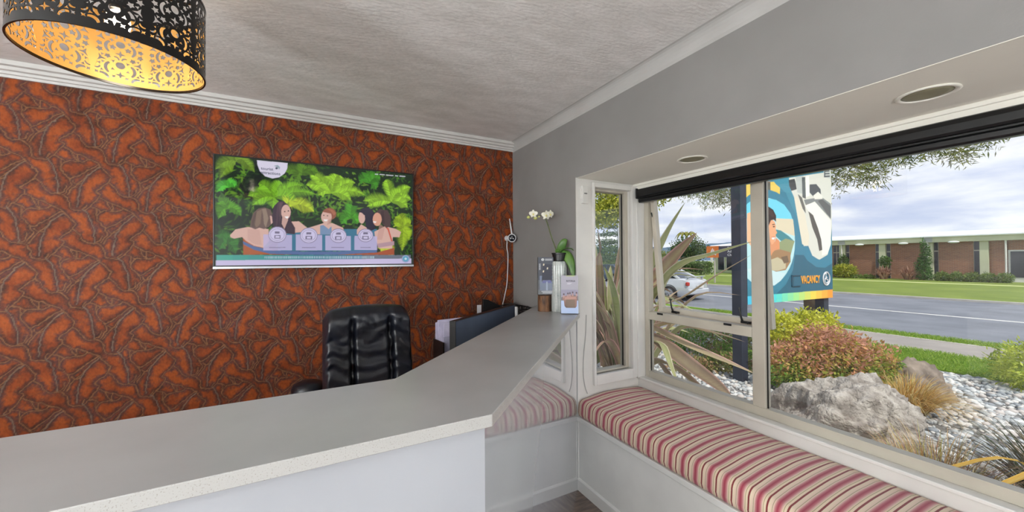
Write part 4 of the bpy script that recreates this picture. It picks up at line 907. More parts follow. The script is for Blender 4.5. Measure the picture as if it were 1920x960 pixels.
# ================================================================== ROLLER BLIND
bl = thing('roller_blind', 'black roller blind cassette rolled up across the top of the bay window', 'blind', (2.04, 1.0, 1.95))
P_ = [(2.098, 2.000), (2.035, 2.000), (2.022, 1.992), (2.016, 1.975), (2.016, 1.948), (2.022, 1.940), (2.034, 1.938), (2.034, 1.932), (2.098, 1.932)]
MB().extrude_y(P_[::-1], -1.6, 1.912).build('cassette', M_BLACK, bl)
MB().box(2.012, 2.098, 1.912, 1.922, 1.928, 2.002).build('end_cap', M_BLACK, bl, bevel=0.004)
MB().extrude_y([(2.060, 1.930), (2.030, 1.930), (2.024, 1.922), (2.024, 1.906), (2.030, 1.898), (2.060, 1.898)][::-1], -1.6, 1.906).build('bottom_rail', pm('black_rail_metal', (12, 13, 15), (16, 17, 20), 20, rough=0.3), bl)
ch = [(2.018, 1.931, 1.935), (2.02, 1.934, 1.70), (2.022, 1.934, 1.40), (2.026, 1.931, 1.30), (2.03, 1.912, 1.275), (2.03, 1.900, 1.30), (2.026, 1.902, 1.45), (2.024, 1.915, 1.70), (2.022, 1.925, 1.935)]
MB().tube([tuple(p) for p in smooth_path(ch)], 0.0016, 5).build('bead_chain', M_WHITE, bl)

# ================================================================== SOFFIT DOWNLIGHTS (off)
M_LENS = pm('unlit_lamp_glass', (150, 146, 120), (140, 136, 112), 20, rough=0.35)
for i, (dx_, dy_, sc_, lb) in enumerate(((1.786, 1.303, 1.0, 'unlit round downlight in the bay soffit, beside the flush side window end'), (1.764, 0.432, 1.0, 'unlit round downlight in the bay soffit, over the middle of the bench'))):
    d = thing('downlight', lb, 'light', (dx_, dy_, 2.035), group='downlights in the bay soffit')
    MB().lathe([(0.066, 2.035), (0.074, 2.034), (0.075, 2.031), (0.068, 2.029), (0.060, 2.031), (0.060, 2.0345)], (dx_, dy_, 0), 32, caps=False).build('trim_ring', M_SOFFIT, d, smooth=True)
    MB().lathe([(0.0, 2.0315), (0.045, 2.0310), (0.0605, 2.0325)], (dx_, dy_, 0), 32).build('lens', M_LENS, d, smooth=True)

# ================================================================== DOOR SENSOR AND CABLES
s_ = thing('alarm_sensor', 'small white alarm sensor box on the white strip beside the narrow window', 'sensor', (1.572, YE, 1.93))
MB().box(1.548, 1.600, YE - 0.022, YE - 0.0005, 1.868, 1.985).build('body', M_WHITE, s_, bevel=0.004)
MB().box(1.540, 1.548, YE - 0.016, YE - 0.0005, 1.90, 1.965).build('magnet', M_WHITE, s_, bevel=0.002)
MB().box(1.562, 1.586, YE - 0.0232, YE - 0.0215, 1.930, 1.938).build('status_lamp', pm('grey_marking', (120, 120, 118), None, 20), s_)
cb = MB().tube(smooth_path([(1.585, YE - 0.0045, 1.13), (1.578, YE - 0.005, 1.0), (1.560, YE - 0.005, 0.86), (1.556, YE - 0.005, 0.74), (1.570, YE - 0.006, 0.655), (1.585, YE - 0.010, 0.612)]), 0.0028, 6).build('thin_cable', pm('grey_cable', (176, 174, 172), None, 30, rough=0.5))
tag(cb, 'thin pale cable hanging down the white strip between counter end and cushion', 'cable')

# ================================================================== ADDED FILL GLOBES behind and beside the camera
M_FILL_GLOBE = emit_mat('fill_opal_glow', (0.945, 0.99, 1.0), FILL_RADIANCE)
for i, (xx, yy) in enumerate(((-1.95, -1.7), (-2.45, 0.35))):  # unseen pendants, added only to brighten the room
    t_ = thing('fill_globe', ('added opal fill globe in the rear corner away from the bay window', 'added opal fill globe beside the west wall, level with the photographer')[i], 'lamp', (xx, yy, 2.505), group='added opal fill globes')
    MB().lathe([(0.05, 2.48), (0.05, 2.49), (0.04, 2.504)], (xx, yy, 0), 20).build('ceiling_rose', M_WHITE, t_, smooth='auto')
    MB().tube([(xx, yy, 2.48), (xx, yy, 1.67)], 0.006, 8).build('stem', M_WHITE, t_)
    MB().ball((xx, yy, 1.50), 0.18, 24, 16).build('globe', M_FILL_GLOBE, t_, smooth=True)
t_ = thing('fill_floor_globe', 'added standing fill globe at the rear wall, on the bay side', 'lamp', (0.9, -2.05, 0))  # unseen standing globe, added as extra fill light
MB().lathe([(0.14, 0.0), (0.14, 0.015), (0.02, 0.03)], (0.9, -2.05, 0), 24).build('foot', M_WHITE, t_, smooth='auto')
MB().tube([(0.9, -2.05, 0.02), (0.9, -2.05, 0.95)], 0.012, 10).build('pole', M_WHITE, t_)
MB().ball((0.9, -2.05, 1.10), 0.18, 24, 16).build('globe', emit_mat('fill_opal_glow_dim', (0.945, 0.99, 1.0), FILL_RADIANCE * 0.45), t_, smooth=True)

# ================================================================== RECEPTION COUNTER
ZC = 1.15
M_STONE = pm('pale_engineered_stone', (175, 176, 177), (162, 163, 164), 3, rough=0.28, spec=0.45, bump=0.01, bscale=30)


def stone_edge_mat():
    m = pm('speckled_stone_edge', (182, 181, 179), (158, 153, 148), 420, rough=0.25, spec=0.5, lo=0.60, hi=0.68, detail=2)
    return m


c_ = thing('reception_counter', 'white reception counter with grey stone top angling towards the bay window', 'counter', (0.35, 0.9, 0))
front, back = 0.767, 1.137
top = [(-2.2, front), (0.352, front), (XW - 0.002, front + XW - 0.354), (XW - 0.002, 2.447), (0.205, back), (-2.2, back)]
tp = MB().prism(top, ZC - 0.028, ZC)
for i in range(len(tp.f)):
    tp.mi[i] = 0 if i == 1 else 1
tp.build('countertop', [M_STONE, stone_edge_mat()], c_, bevel=0.0015, seg=1)
M_GLOSS = pm('gloss_white_panel', (180, 184, 192), (176, 180, 188), 2.5, rough=0.04, spec=0.9, coat=1.0)
M_GLOSS.node_tree.nodes['Principled BSDF'].inputs['Coat IOR'].default_value = 1.75
M_GLOSS.node_tree.nodes['Principled BSDF'].inputs['Coat Roughness'].default_value = 0.03
d_ = 0.022
tn = math.tan(R(22.5))
xa, ya = 0.352 - d_ * tn, front + d_
xb = XW - 0.003
yb = ya + (xb - xa)
MB().prism([(-2.15, ya), (xa, ya), (xa - 0.012 * tn, ya + 0.018), (-2.15, ya + 0.018)], 0.0, ZC - 0.0285).build('front_panel', M_GLOSS, c_)
MB().prism([(xa, ya), (xb, yb), (xb, yb + 0.026), (xa - 0.012 * tn, ya + 0.018)], 0.0, ZC - 0.0285).build('angled_panel', M_GLOSS, c_)
MB().prism([(-2.15, back - 0.05), (-2.15, back - 0.068), (0.20, back - 0.068), (xb, 2.375), (xb, 2.40), (0.19, back - 0.05)], 0.0, ZC - 0.0285).build('back_panel', M_WHITE, c_)

# low desk behind it
dk = thing('work_desk', 'white work desk behind the raised counter, below its stone top', 'desk', (0.3, 2.0, 0))
MB().prism([(-1.6, 1.17), (0.17, 1.17), (1.49, 2.49), (1.49, 2.84), (1.0, 2.84), (0.565, 2.3), (0.53, 1.91), (0.12, 1.50), (-1.6, 1.50)], 0.70, 0.73).build('worktop', M_WHITE, dk, bevel=0.003)
for (x_, y_) in ((-1.55, 1.3), (0.12, 1.30), (1.3, 2.72)):
    MB().box(x_ - 0.02, x_ + 0.02, y_ - 0.02, y_ + 0.02, 0, 0.70).build('leg', M_ALU, dk)

# ================================================================== TELEVISION
tv = thing('television', 'wall mounted flat television showing five bathers in a fern forest hot tub', 'television', (0.05, YB, 1.8))
x0, x1, z0, z1, ys = -0.546, 0.644, 1.455, 2.147, 2.796
frame_y(MB(), x0, x1, z0, z1, x0 + 0.008, x1 - 0.008, z0 + 0.020, z1 - 0.008, ys - 0.006, ys + 0.004).build('bezel', M_BLACK, tv, bevel=0.001)
MB().box(x0 + 0.001, x1 - 0.001, ys - 0.007, ys + 0.0, z0, z0 + 0.012).build('chin_strip', pm('silver_strip', (170, 172, 178), None, 20, rough=0.3, metal=0.8), tv)
MB().box(x0 + 0.004, x1 - 0.004, ys + 0.0035, ys + 0.030, z0 + 0.004, z1 - 0.004).build('back_shell', M_BLACK, tv)
MB().box(-0.2, 0.3, ys + 0.030, YB - 0.006, 1.65, 1.95).build('wall_bracket', M_BLACK, tv)


def paint_tv():
    cv_ = Canvas(440, 250, (26, 46, 24))
    rs = random.Random(5)
    for i in range(260):
        f = rs.random()
        g = rs.choice([(40, 84, 26), (62, 112, 30), (20, 36, 22), (84, 140, 36), (30, 60, 30), (110, 160, 40)])
        cxx, cyy = rs.random(), 0.1 + 0.9 * rs.random()
        for k in range(5):
            a = rs.random() * 6.28
            l = 0.01 + 0.025 * rs.random()
            px, py = cxx + (rs.random() - 0.5) * 0.06, cyy + (rs.random() - 0.5) * 0.1
            cv_.poly([(px, py), (px + l * math.cos(a) - 0.006 * math.sin(a), py + 1.7 * (l * math.sin(a) + 0.006 * math.cos(a))), (px + 1.6 * l * math.cos(a), py + 1.7 * 1.6 * l * math.sin(a)), (px + l * math.cos(a) + 0.006 * math.sin(a), py + 1.7 * (l * math.sin(a) - 0.006 * math.cos(a)))], g, 0.7)
    cv_.poly([(0.1, 0.72), (0.17, 0.98), (0.2, 0.98), (0.2, 0.74), (0.16, 0.62)], (14, 22, 22), 0.8)
    cv_.poly([(0, 0.38), (0.0, 0.62), (0.16, 0.55), (0.2, 0.40), (0.12, 0.33)], (22, 40, 34), 0.5)
    for (c, e, wd, col) in TV_FRONDS:
        cxx, cyy = c
        ex, ey = e
        mx, my = (cxx + ex) / 2, (cyy + ey) / 2 + 0.07
        n = 26
        for k in range(1, n + 1):
            t = k / n
            px = (1 - t) ** 2 * cxx + 2 * t * (1 - t) * mx + t * t * ex
            py = (1 - t) ** 2 * cyy + 2 * t * (1 - t) * my + t * t * ey
            tx, ty = 2 * (1 - t) * (mx - cxx) + 2 * t * (ex - mx), 2 * (1 - t) * (my - cyy) + 2 * t * (ey - my)
            ln = math.hypot(tx, ty * 0.56) or 1
            tx, ty = tx / ln, ty / ln
            l = wd * math.sin(PI * min(1, 0.12 + t * 0.86)) * 0.95
            for sgn in (-1, 1):
                nxx, nyy = -ty * 0.56 * sgn, tx / 0.56 * sgn
                bx, by = px + (nxx + tx * 0.5) * l, py + (nyy + ty * 0.5) * l
                sh = 1.0 if sgn > 0 else 0.8
                br = 0.86 + 0.28 * rs.random()
                cc = tuple(min(255, int(v * sh * br)) for v in col)
                cv_.poly([(px - tx * 0.004, py - ty * 0.004), (bx, by), (px + tx * 0.006, py + ty * 0.006)], cc, 0.95)
    for (col, al, pts) in TV_ART:
        cv_.poly(pts, col, al)
    return cv_


scr = paint_tv().mesh('screen', (x0 + 0.006, ys - 0.001, z0 + 0.012), (x1 - x0 - 0.012, 0, 0), (0, 0, z1 - z0 - 0.018), attr_mat('lit_screen', rough=0.06, spec=0.25, scale=400, amount=0.06, emit=0.82), tv)
M_INK = pm('dark_print', (62, 66, 92), (70, 74, 100), 30, rough=0.6)
MB_ = Matrix.Translation((0.0, 0, 0))


def place_wall(x, y, z, rx=90, rz=0):
    return Matrix.Translation((x, y, z)) @ Matrix.Rotation(R(rz), 4, 'Z') @ Matrix.Rotation(R(rx), 4, 'X')


o_ = WORLD[tv.name]
text_mesh('logo_lettering', 'tourist\nattractions', 0.032, M_INK, tv, place_wall(-0.307 - o_[0], ys - 0.0035 - o_[1], 2.050 - o_[2]), 0.0004, 0.0004, fit=(0.104, 0.042))

# ================================================================== SECURITY CAMERA
M_PLAST = pm('white_plastic', (222, 222, 224), (214, 214, 217), 12, rough=0.35)
sc = thing('security_camera', 'small white ball security camera with black lens face high on the papered wall', 'camera', (1.47, YB, 1.68))
cc_ = (1.472, YB - 0.062, 1.684)
mbx = MB()
mbx.tube([(1.455, YB - 0.001, 1.684), (1.455, YB - 0.014, 1.684), (1.462, YB - 0.045, 1.684)], [0.024, 0.022, 0.010], 16).build('wall_mount', M_PLAST, sc, smooth='auto')
MB().ball((cc_[0], cc_[1] + 0.004, cc_[2]), 0.034, 20, 14).build('housing', M_PLAST, sc, smooth=True)
vd = (Vector((0, 0, 1.5)) - Vector(cc_)).normalized()
fm = Matrix.Translation(Vector(cc_) + vd * 0.022) @ vd.to_track_quat('Z', 'Y').to_matrix().to_4x4()
fc = MB().lathe([(0.0, 0.012), (0.020, 0.011), (0.027, 0.006), (0.028, 0.0)], n=24).xform(fm).build('lens_face', pm('dark_lens', (14, 18, 30), (18, 22, 36), 10, rough=0.12), sc, smooth=True)
for a in (90, 210, 330):
    MB().ball((0.013 * math.cos(R(a)), 0.013 * math.sin(R(a)), 0.0115), 0.0045, 8, 6).xform(fm).build('infrared_lamp', M_PLAST, fc, smooth=True)
MB().lathe([(0.029, -0.004), (0.035, -0.002), (0.036, 0.003), (0.033, 0.007), (0.029, 0.005)], n=28, caps=False).xform(fm).build('bezel_ring', M_PLAST, sc, smooth=True)
MB().tube([(1.488, YB - 0.035, 1.705), (1.484, YB - 0.022, 1.77), (1.478, YB - 0.008, 1.853)], [0.008, 0.0065, 0.004], 10).build('antenna', M_PLAST, sc, smooth='auto')
MB().tube(smooth_path([(1.452, YB - 0.010, 1.664), (1.452, YB - 0.006, 1.60), (1.462, YB - 0.005, 1.54), (1.458, YB - 0.005, 1.40), (1.448, YB - 0.006, 1.28), (1.425, YB - 0.006, 1.18), (1.40, YB - 0.010, 1.06), (1.40, YB - 0.01, 0.75)]), 0.0042, 7).build('cable', M_PLAST, sc, smooth=True)

# ================================================================== MONITOR
mo = thing('computer_monitor', 'dark grey computer monitor seen from behind, standing below the counter edge', 'monitor', (0.905, 2.022, 0.73), rz=math.atan2(0.459, 0.587))
M_MON = pm('slate_monitor_shell', (70, 80, 98), (60, 70, 88), 6, rough=0.45)
MB().box(-0.372, 0.372, -0.012, 0.014, 0.05, 0.46).build('panel', M_MON, mo, bevel=0.004, local=True)
MB().box(-0.374, 0.374, 0.0142, 0.024, 0.048, 0.462).build('bezel', M_BLACK, mo, bevel=0.002, local=True)
MB().box(-0.362, 0.362, 0.0242, 0.0252, 0.062, 0.450).build('display', pm('screen_off', (20, 22, 26), None, 10, rough=0.1), mo, local=True)
MB().box(-0.376, -0.371, -0.013, 0.014, 0.05, 0.46).box(-0.372, 0.372, -0.013, 0.013, 0.460, 0.463).build('edge_trim', M_BLACK, mo, local=True)
MB().box(-0.03, 0.03, -0.034, -0.0125, 0.012, 0.25).build('stand_neck', M_BLACK, mo, bevel=0.004, local=True)
MB().box(-0.12, 0.12, -0.10, 0.09, 0.0, 0.012).build('stand_base', M_BLACK, mo, bevel=0.004, local=True)

# ================================================================== PAPERS, PRINTER, TRAY, BOTTLE behind the counter
M_PAPER = pm('pale_lilac_paper', (206, 200, 222), (190, 184, 208), 30, rough=0.7)
rk = thing('brochure_rack', 'clear upright holder behind the monitor, packed with pale leaflets', 'rack', (0.69, 2.13, 0.73), rz=R(8))
MB().box(-0.058, 0.125, -0.068, -0.064, 0.0, 0.33).box(-0.058, 0.125, 0.064, 0.068, 0.0, 0.33).box(-0.058, 0.125, -0.068, 0.068, 0, 0.006).build('holder', glass_mat('clear_acrylic', (0.95, 0.96, 0.97), 0.03, 1.45, 0.02), rk, local=True)
MB().box(-0.061, -0.055, -0.070, 0.070, 0.0, 0.30).build('end_plate', M_BLACK, rk, local=True)
rs = random.Random(11)
prx = None
for k in range(7):
    y_ = -0.056 + k * 0.0175
    h_ = 0.405 + rs.uniform(-0.012, 0.012)
    lm = MB()
    for q in range(5):
        yy = y_ + q * 0.0027
        lm.box(-0.052 + rs.uniform(-0.004, 0.004), 0.115, yy, yy + 0.0019, 0.0065, h_ + rs.uniform(-0.006, 0.004))
    a_ = R(8)
    lo_ = (0.69, 2.13, 0.73)
    lf = lm.build('leaflet_bundle', M_PAPER, local=True)
    lf.location, lf.rotation_euler = lo_, (0, 0, a_)
    tag(lf, 'bundle of pale lilac leaflets upright in the clear rack behind the monitor', 'leaflets', 'leaflet bundles in the rack')

pr = thing('printer', 'black printer with raised sloping lid behind the monitor, against the papered wall', 'printer', (1.215, 2.60, 0.73))
MB().box(1.03, 1.36, 2.50, 2.80, 0.73, 1.04).build('body', M_BLACK, pr, bevel=0.008)
MB().extrude_y([(1.095, 1.04), (1.355, 1.04), (1.340, 1.085), (1.250, 1.145), (1.150, 1.198), (1.108, 1.205)], 2.56, 2.585).build('lid', M_BLACK, pr, bevel=0.003)
nt_ = MB().box(1.052, 1.085, 2.548, 2.552, 1.041, 1.165).build('note_card', pm('white_card', (216, 216, 222), None, 30), smooth=False)
tag(nt_, 'small white card standing upright on the black printer behind the monitor', 'card')

tr = thing('wire_tray', 'black wire basket of tangled wires at the counter end, by the grey wall', 'tray', (1.42, 2.62, 0.73))
wt_ = MB()
for zz_ in (0.78, 0.95, 1.118):
    wt_.tube([(1.335, 2.47, zz_), (1.50, 2.47, zz_), (1.50, 2.80, zz_), (1.335, 2.80, zz_), (1.335, 2.47, zz_)], 0.005, 6)
for k in range(9):
    f = k / 8
    for (xA, yA, xB, yB) in ((1.335, 2.47, 1.50, 2.47), (1.50, 2.47, 1.50, 2.80), (1.335, 2.47, 1.335, 2.80)):
        px, py = xA + (xB - xA) * f, yA + (yB - yA) * f
        wt_.tube([(px, py, 0.735), (px, py, 1.118)], 0.0022, 5)
wt_.build('wire_frame', M_BLACK, tr)
tg = MB()
rs = random.Random(4)
for k in range(60):
    p0 = Vector((rs.uniform(1.35, 1.49), rs.uniform(2.49, 2.78), rs.uniform(1.0, 1.12)))
    pts = [p0]
    for q in range(3):
        pts.append(pts[-1] + Vector((rs.uniform(-.04, .04), rs.uniform(-.05, .05), rs.uniform(-.02, .025))))
    pts = [(min(max(p.x, 1.34), 1.495), min(max(p.y, 2.478), 2.795), min(p.z, 1.135)) for p in pts]
    tg.tube(smooth_path(pts, 3), 0.003, 5)
tag(tg.build('wire_tangle', M_BLACK, tr), kind='stuff')

bt = thing('spray_bottle', 'small white bottle standing between monitor and wire basket', 'bottle', (1.292, 2.385, 0.73))
MB().lathe([(0.026, 0.73), (0.027, 0.74), (0.027, 1.0), (0.020, 1.05), (0.012, 1.07), (0.012, 1.085)], (1.292, 2.385, 0), 16).build('body', M_PLAST, bt, smooth='auto')
MB().lathe([(0.0135, 1.085), (0.0135, 1.150), (0.010, 1.155)], (1.292, 2.385, 0), 16).build('cap', M_PLAST, bt, smooth='auto')

# ================================================================== OFFICE CHAIR
M_LEATHER = pm('black_blue_leather', (12, 14, 22), (18, 22, 34), 9, rough=0.33, spec=0.6, bump=0.12, bscale=160)
chx, chy = 0.262, 2.02
ch = thing('office_chair', 'black leather high-back office chair with padded columns, behind the counter', 'chair', (chx, chy, 0), rz=R(6))


def chair_back():
    nu, nv = 81, 97
    W_, H_ = 0.462, 0.785
    V = np.zeros((nv, nu, 3))
    Vb = np.zeros((nv, nu, 3))
    for j in range(nv):
        v = j / (nv - 1)
        for i in range(nu):
            u = i / (nu - 1) * 2 - 1
            # outline: rounded shoulders, gently domed top, waist slightly wider at bottom
            half = (W_ / 2) * (1.02 - 0.06 * v)
            topz = H_ * (1.0 - 0.030 * abs(u) ** 2 - 0.055 * max(0, (abs(u) - 0.78) / 0.22) ** 2)
            z = v * topz
            x = u * half
            e = min(1.0, (1 - abs(u)) / 0.10) ** 0.5 if abs(u) < 1 else 0
            et = min(1.0, (1 - v) / 0.07) ** 0.5 if v < 1 else 0
            pad = 0.0
            # three columns with deep grooves at u = -0.42 and 0.46
            for g, wd in ((-0.40, 0.10), (0.46, 0.12)):
                q = abs(u - g) / wd
                if q < 1:
                    pad -= 0.034 * (1 - q * q) ** 2 * (1 if v < 0.87 else max(0.25, 1 - (v - 0.87) / 0.07))
            # head roll
            if v > 0.80:
                pad += 0.022 * math.sin(PI * (v - 0.80) / 0.20)
            # creases: sagging folds, strongest under the head roll
            amp = 0.0075 * math.exp(-((v - 0.68) / 0.17) ** 2) + 0.0015
            sag = 0.10 * (1 - ((u - 0.03) / 0.45) ** 2) if abs(u - 0.03) < 0.45 else 0.05 * math.sin(u * 9)
            nse = mnoise.noise(Vector((u * 2.2, v * 7, 3.1)))
            pad += amp * math.sin((v * 62 + sag * 30 + nse * 3.6)) * (0.7 + 0.6 * mnoise.noise(Vector((u * 4, v * 20, 9))))
            if v > 0.82:
                pad += 0.004 * mnoise.noise(Vector((u * 9 + v * 5, v * 22, 1.7)))
            th = 0.055 * e * et
            V[j, i] = (x, -th - pad * e * et, z)
            Vb[j, i] = (x, 0.05 * e * et, z)
    fidx = lambda j, i: j * nu + i
    n = nu * nv
    VV = np.concatenate([V.reshape(-1, 3), Vb.reshape(-1, 3)])
    F = []
    for j in range(nv - 1):
        for i in range(nu - 1):
            F.append((fidx(j, i), fidx(j, i + 1), fidx(j + 1, i + 1), fidx(j + 1, i)))
            F.append((n + fidx(j, i), n + fidx(j + 1, i), n + fidx(j + 1, i + 1), n + fidx(j, i + 1)))
    return VV, F


VV, FF = chair_back()
tilt = Matrix.Translation((0, 0.02, 0.485)) @ Matrix.Rotation(R(-9), 4, 'X')
VV = [tuple(tilt @ Vector(p)) for p in VV]
np_mesh('backrest', VV, FF, M_LEATHER, ch, smooth=True, local=True)
MB().box(-0.24, 0.24, -0.46, 0.02, 0.42, 0.52).build('seat', M_LEATHER, ch, bevel=0.04, seg=4, local=True)
MB().lathe([(0.03, 0.12), (0.03, 0.42)], n=14).xform(Matrix.Translation((0, -0.2, 0))).build('column', M_BLACK, ch, local=True)
for k in range(5):
    a = R(72 * k + 20)
    ex, ey = 0.30 * math.cos(a), -0.2 + 0.30 * math.sin(a)
    lg = MB().tube([(0, -0.2, 0.13), (ex, ey, 0.09)], [0.028, 0.018], 8).build('base_leg', M_BLACK, ch, local=True)
    MB().lathe([(0.0, -0.02), (0.03, -0.02), (0.03, 0.02), (0.0, 0.02)], (0, 0, 0), 14, axis='x').xform(Matrix.Translation((ex, ey, 0.03))).build('caster', M_BLACK, lg, local=True)

stl = thing('stool', 'low black padded stool by the papered wall, beside the office chair', 'stool', (-0.042, 2.52, 0))
MB().lathe([(0.0, 0.70), (0.070, 0.702), (0.088, 0.72), (0.090, 0.745), (0.078, 0.772), (0.045, 0.786), (0.0, 0.790)], (-0.042, 2.52, 0), 28).build('seat', M_LEATHER, stl, smooth=True)
MB().tube([(-0.042, 2.52, 0.02), (-0.042, 2.52, 0.70)], 0.02, 10).build('column', M_BLACK, stl)
MB().lathe([(0.16, 0.0), (0.16, 0.015), (0.03, 0.035)], (-0.042, 2.52, 0), 28).build('foot', M_BLACK, stl, smooth='auto')

# ================================================================== COUNTER DISPLAY: bark pot, booklets, vase, orchid, leaflet stand
bp_ = thing('wooden_pot', 'brown bark-textured wooden cylinder on the counter end, under the dark brochures', 'pot', (1.374, 2.13, ZC))
wd = MB()
nn = 28
prf = []
for h in np.linspace(0, 0.110, 10):
    for k in range(nn):
        a = 2 * PI * k / nn
        r_ = 0.046 + 0.0025 * mnoise.noise(Vector((math.cos(a) * 4, math.sin(a) * 4, h * 12)))
        prf.append((1.374 + r_ * math.cos(a), 2.13 + r_ * math.sin(a), ZC + h))
wd.add(prf, [(i * nn + k, i * nn + (k + 1) % nn, (i + 1) * nn + (k + 1) % nn, (i + 1) * nn + k) for i in range(9) for k in range(nn)] + [tuple(range(nn - 1, -1, -1)), tuple(9 * nn + k for k in range(nn))])
wd.build('body', pm('brown_bark', (120, 82, 52), (58, 36, 24), 30, rough=0.55, bump=0.6, bscale=90, stretch=(1, 1, 0.35), lo=0.4, hi=0.62), bp_, smooth='auto')
MB().lathe([(0.047, ZC + 0.106), (0.049, ZC + 0.109), (0.047, ZC + 0.112), (0.0, ZC + 0.1125)], (1.374, 2.13, 0), 28).build('lid', pm('dark_bark', (78, 50, 34), (56, 36, 26), 20, rough=0.6), bp_, smooth='auto')

ang = math.atan2(-1.3735, 2.122)           # faces the room
bk_rz = R(-26)
bkz = ZC + 0.1130
ac = thing('brochure_holder', 'clear acrylic holder on the bark pot, holding the dark brochures', 'holder', (1.372, 2.112, bkz), rz=bk_rz)
MB().box(-0.056, 0.056, -0.026, 0.028, 0.0, 0.003).box(-0.056, 0.056, -0.026, -0.0245, 0.003, 0.10).box(-0.056, -0.0545, -0.0245, 0.028, 0.003, 0.12).box(0.0545, 0.056, -0.0245, 0.028, 0.003, 0.12).build('tray', glass_mat('clear_acrylic'), ac, local=True)
MB().box(-0.056, 0.056, 0.0265, 0.028, 0.003, 0.20).build('back_plate', glass_mat('clear_acrylic'), ac, local=True)
M_SPINE = pm('brochure_pages', (34, 44, 44), (58, 66, 64), 120, rough=0.6)
M_WINK = pm('white_print', (226, 226, 230), None, 30, rough=0.6)


def cover_night():
    c = Canvas(50, 124, (62, 66, 78))
    c.poly([(0, 0), (1, 0), (1, 0.13), (0, 0.13)], (96, 98, 104))
    c.poly([(0.1, 0.10), (0.95, 0.10), (0.98, 0.50), (0.1, 0.5)], (110, 122, 148))
    c.poly([(0.22, 0.34), (0.9, 0.34), (0.86, 0.8), (0.3, 0.82)], (30, 34, 54))
    c.poly([(0.25, 0.30), (0.88, 0.30), (0.8, 0.38), (0.3, 0.38)], (70, 78, 150))
    c.poly([(0.5, 0.1), (0.62, 0.1), (0.6, 0.34), (0.52, 0.34)], (170, 180, 205))
    for (x, y) in ((0.36, 0.80), (0.60, 0.70), (0.34, 0.62)):
        c.poly([(x - 0.05, y - 0.025), (x + 0.03, y - 0.03), (x + 0.05, y + 0.02), (x - 0.02, y + 0.03)], (226, 214, 190))
    c.ell(0.30, 0.935, 0.09, 0.034, (226, 228, 230))
    c.poly([(0.28, 0.92), (0.34, 0.915), (0.33, 0.955), (0.29, 0.945)], (90, 96, 104))
    for k, (a, b_) in enumerate(((0.45, 0.92), (0.45, 0.92))):
        c.poly([(a, 0.94 - k * 0.028), (b_, 0.94 - k * 0.028), (b_, 0.955 - k * 0.028), (a, 0.955 - k * 0.028)], (190, 192, 196))
    for k in range(5):
        c.poly([(0.06, 0.66 + k * 0.035), (0.15, 0.665 + k * 0.035), (0.16, 0.685 + k * 0.035), (0.06, 0.68 + k * 0.035)], (210, 214, 220), 0.8)
    c.poly([(0.2, 0.07), (0.9, 0.07), (0.9, 0.09), (0.2, 0.09)], (225, 228, 232))
    c.poly([(0.28, 0.03), (0.9, 0.03), (0.9, 0.05), (0.28, 0.05)], (225, 228, 232))
    return c


M_COVER = attr_mat('printed_cover', rough=0.35, spec=0.5, scale=300, amount=0.05)
for k in range(4):
    y_ = -0.022 + k * 0.0118
    pg = MB().box(-0.053, 0.051, y_ + 0.0008, y_ + 0.0112, 0.0035, 0.252 - 0.003 * (k % 2)).build('brochure' if k == 0 else 'brochure', M_SPINE, local=True, bevel=0.0006, seg=1)
    pg.location, pg.rotation_euler = (1.372, 2.112, bkz), (0, 0, bk_rz)
    WORLD[pg.name] = (1.372, 2.112, bkz)
    if k == 0:
        tag(pg, 'dark night-view brochure in front in the clear holder on the bark pot', 'brochure', 'brochures in the clear holder')
        cover_night().mesh('cover', (-0.053, y_ + 0.0004, 0.0035), (0.104, 0, 0), (0, 0, 0.2485), M_COVER, pg, local=True)
    else:
        tag(pg, 'dark brochure tucked behind the front night-view one in the clear holder', 'brochure', 'brochures in the clear holder')

vs = thing('ribbed_vase', 'tall white ribbed glass cylinder on the counter end, carrying the orchid pot', 'vase', (1.452, 2.068, ZC))
vp, nn = [], 72
zs = [0, 0.004, 0.02, 0.31, 0.333, 0.337]
rs_ = [0.046, 0.050, 0.052, 0.052, 0.050, 0.046]
for z_, r_ in zip(zs, rs_):
    for k in range(nn):
        a = 2 * PI * k / nn
        rr = r_ + (0.0012 if k % 3 == 0 else -0.0006)
        vp.append((1.452 + rr * math.cos(a), 2.068 + rr * math.sin(a), ZC + z_))
MB().add(vp, [(i * nn + k, i * nn + (k + 1) % nn, (i + 1) * nn + (k + 1) % nn, (i + 1) * nn + k) for i in range(5) for k in range(nn)] + [tuple(range(nn - 1, -1, -1)), tuple(5 * nn + k for k in range(nn))]).build('body', pm('milky_ribbed_glass', (206, 208, 204), (150, 158, 156), 60, rough=0.2, stretch=(1, 1, 0.2), spec=0.6), vs)
rg = MB()
for z_ in np.linspace(0.02, 0.32, 16):
    rg.lathe([(0.0522, ZC + z_ - 0.0015), (0.0545, ZC + z_), (0.0522, ZC + z_ + 0.0015)], (1.452, 2.068, 0), 48, caps=False)
rg.build('ring', pm('pale_ring_glass', (190, 196, 192), None, 20, rough=0.25), vs, smooth=True)

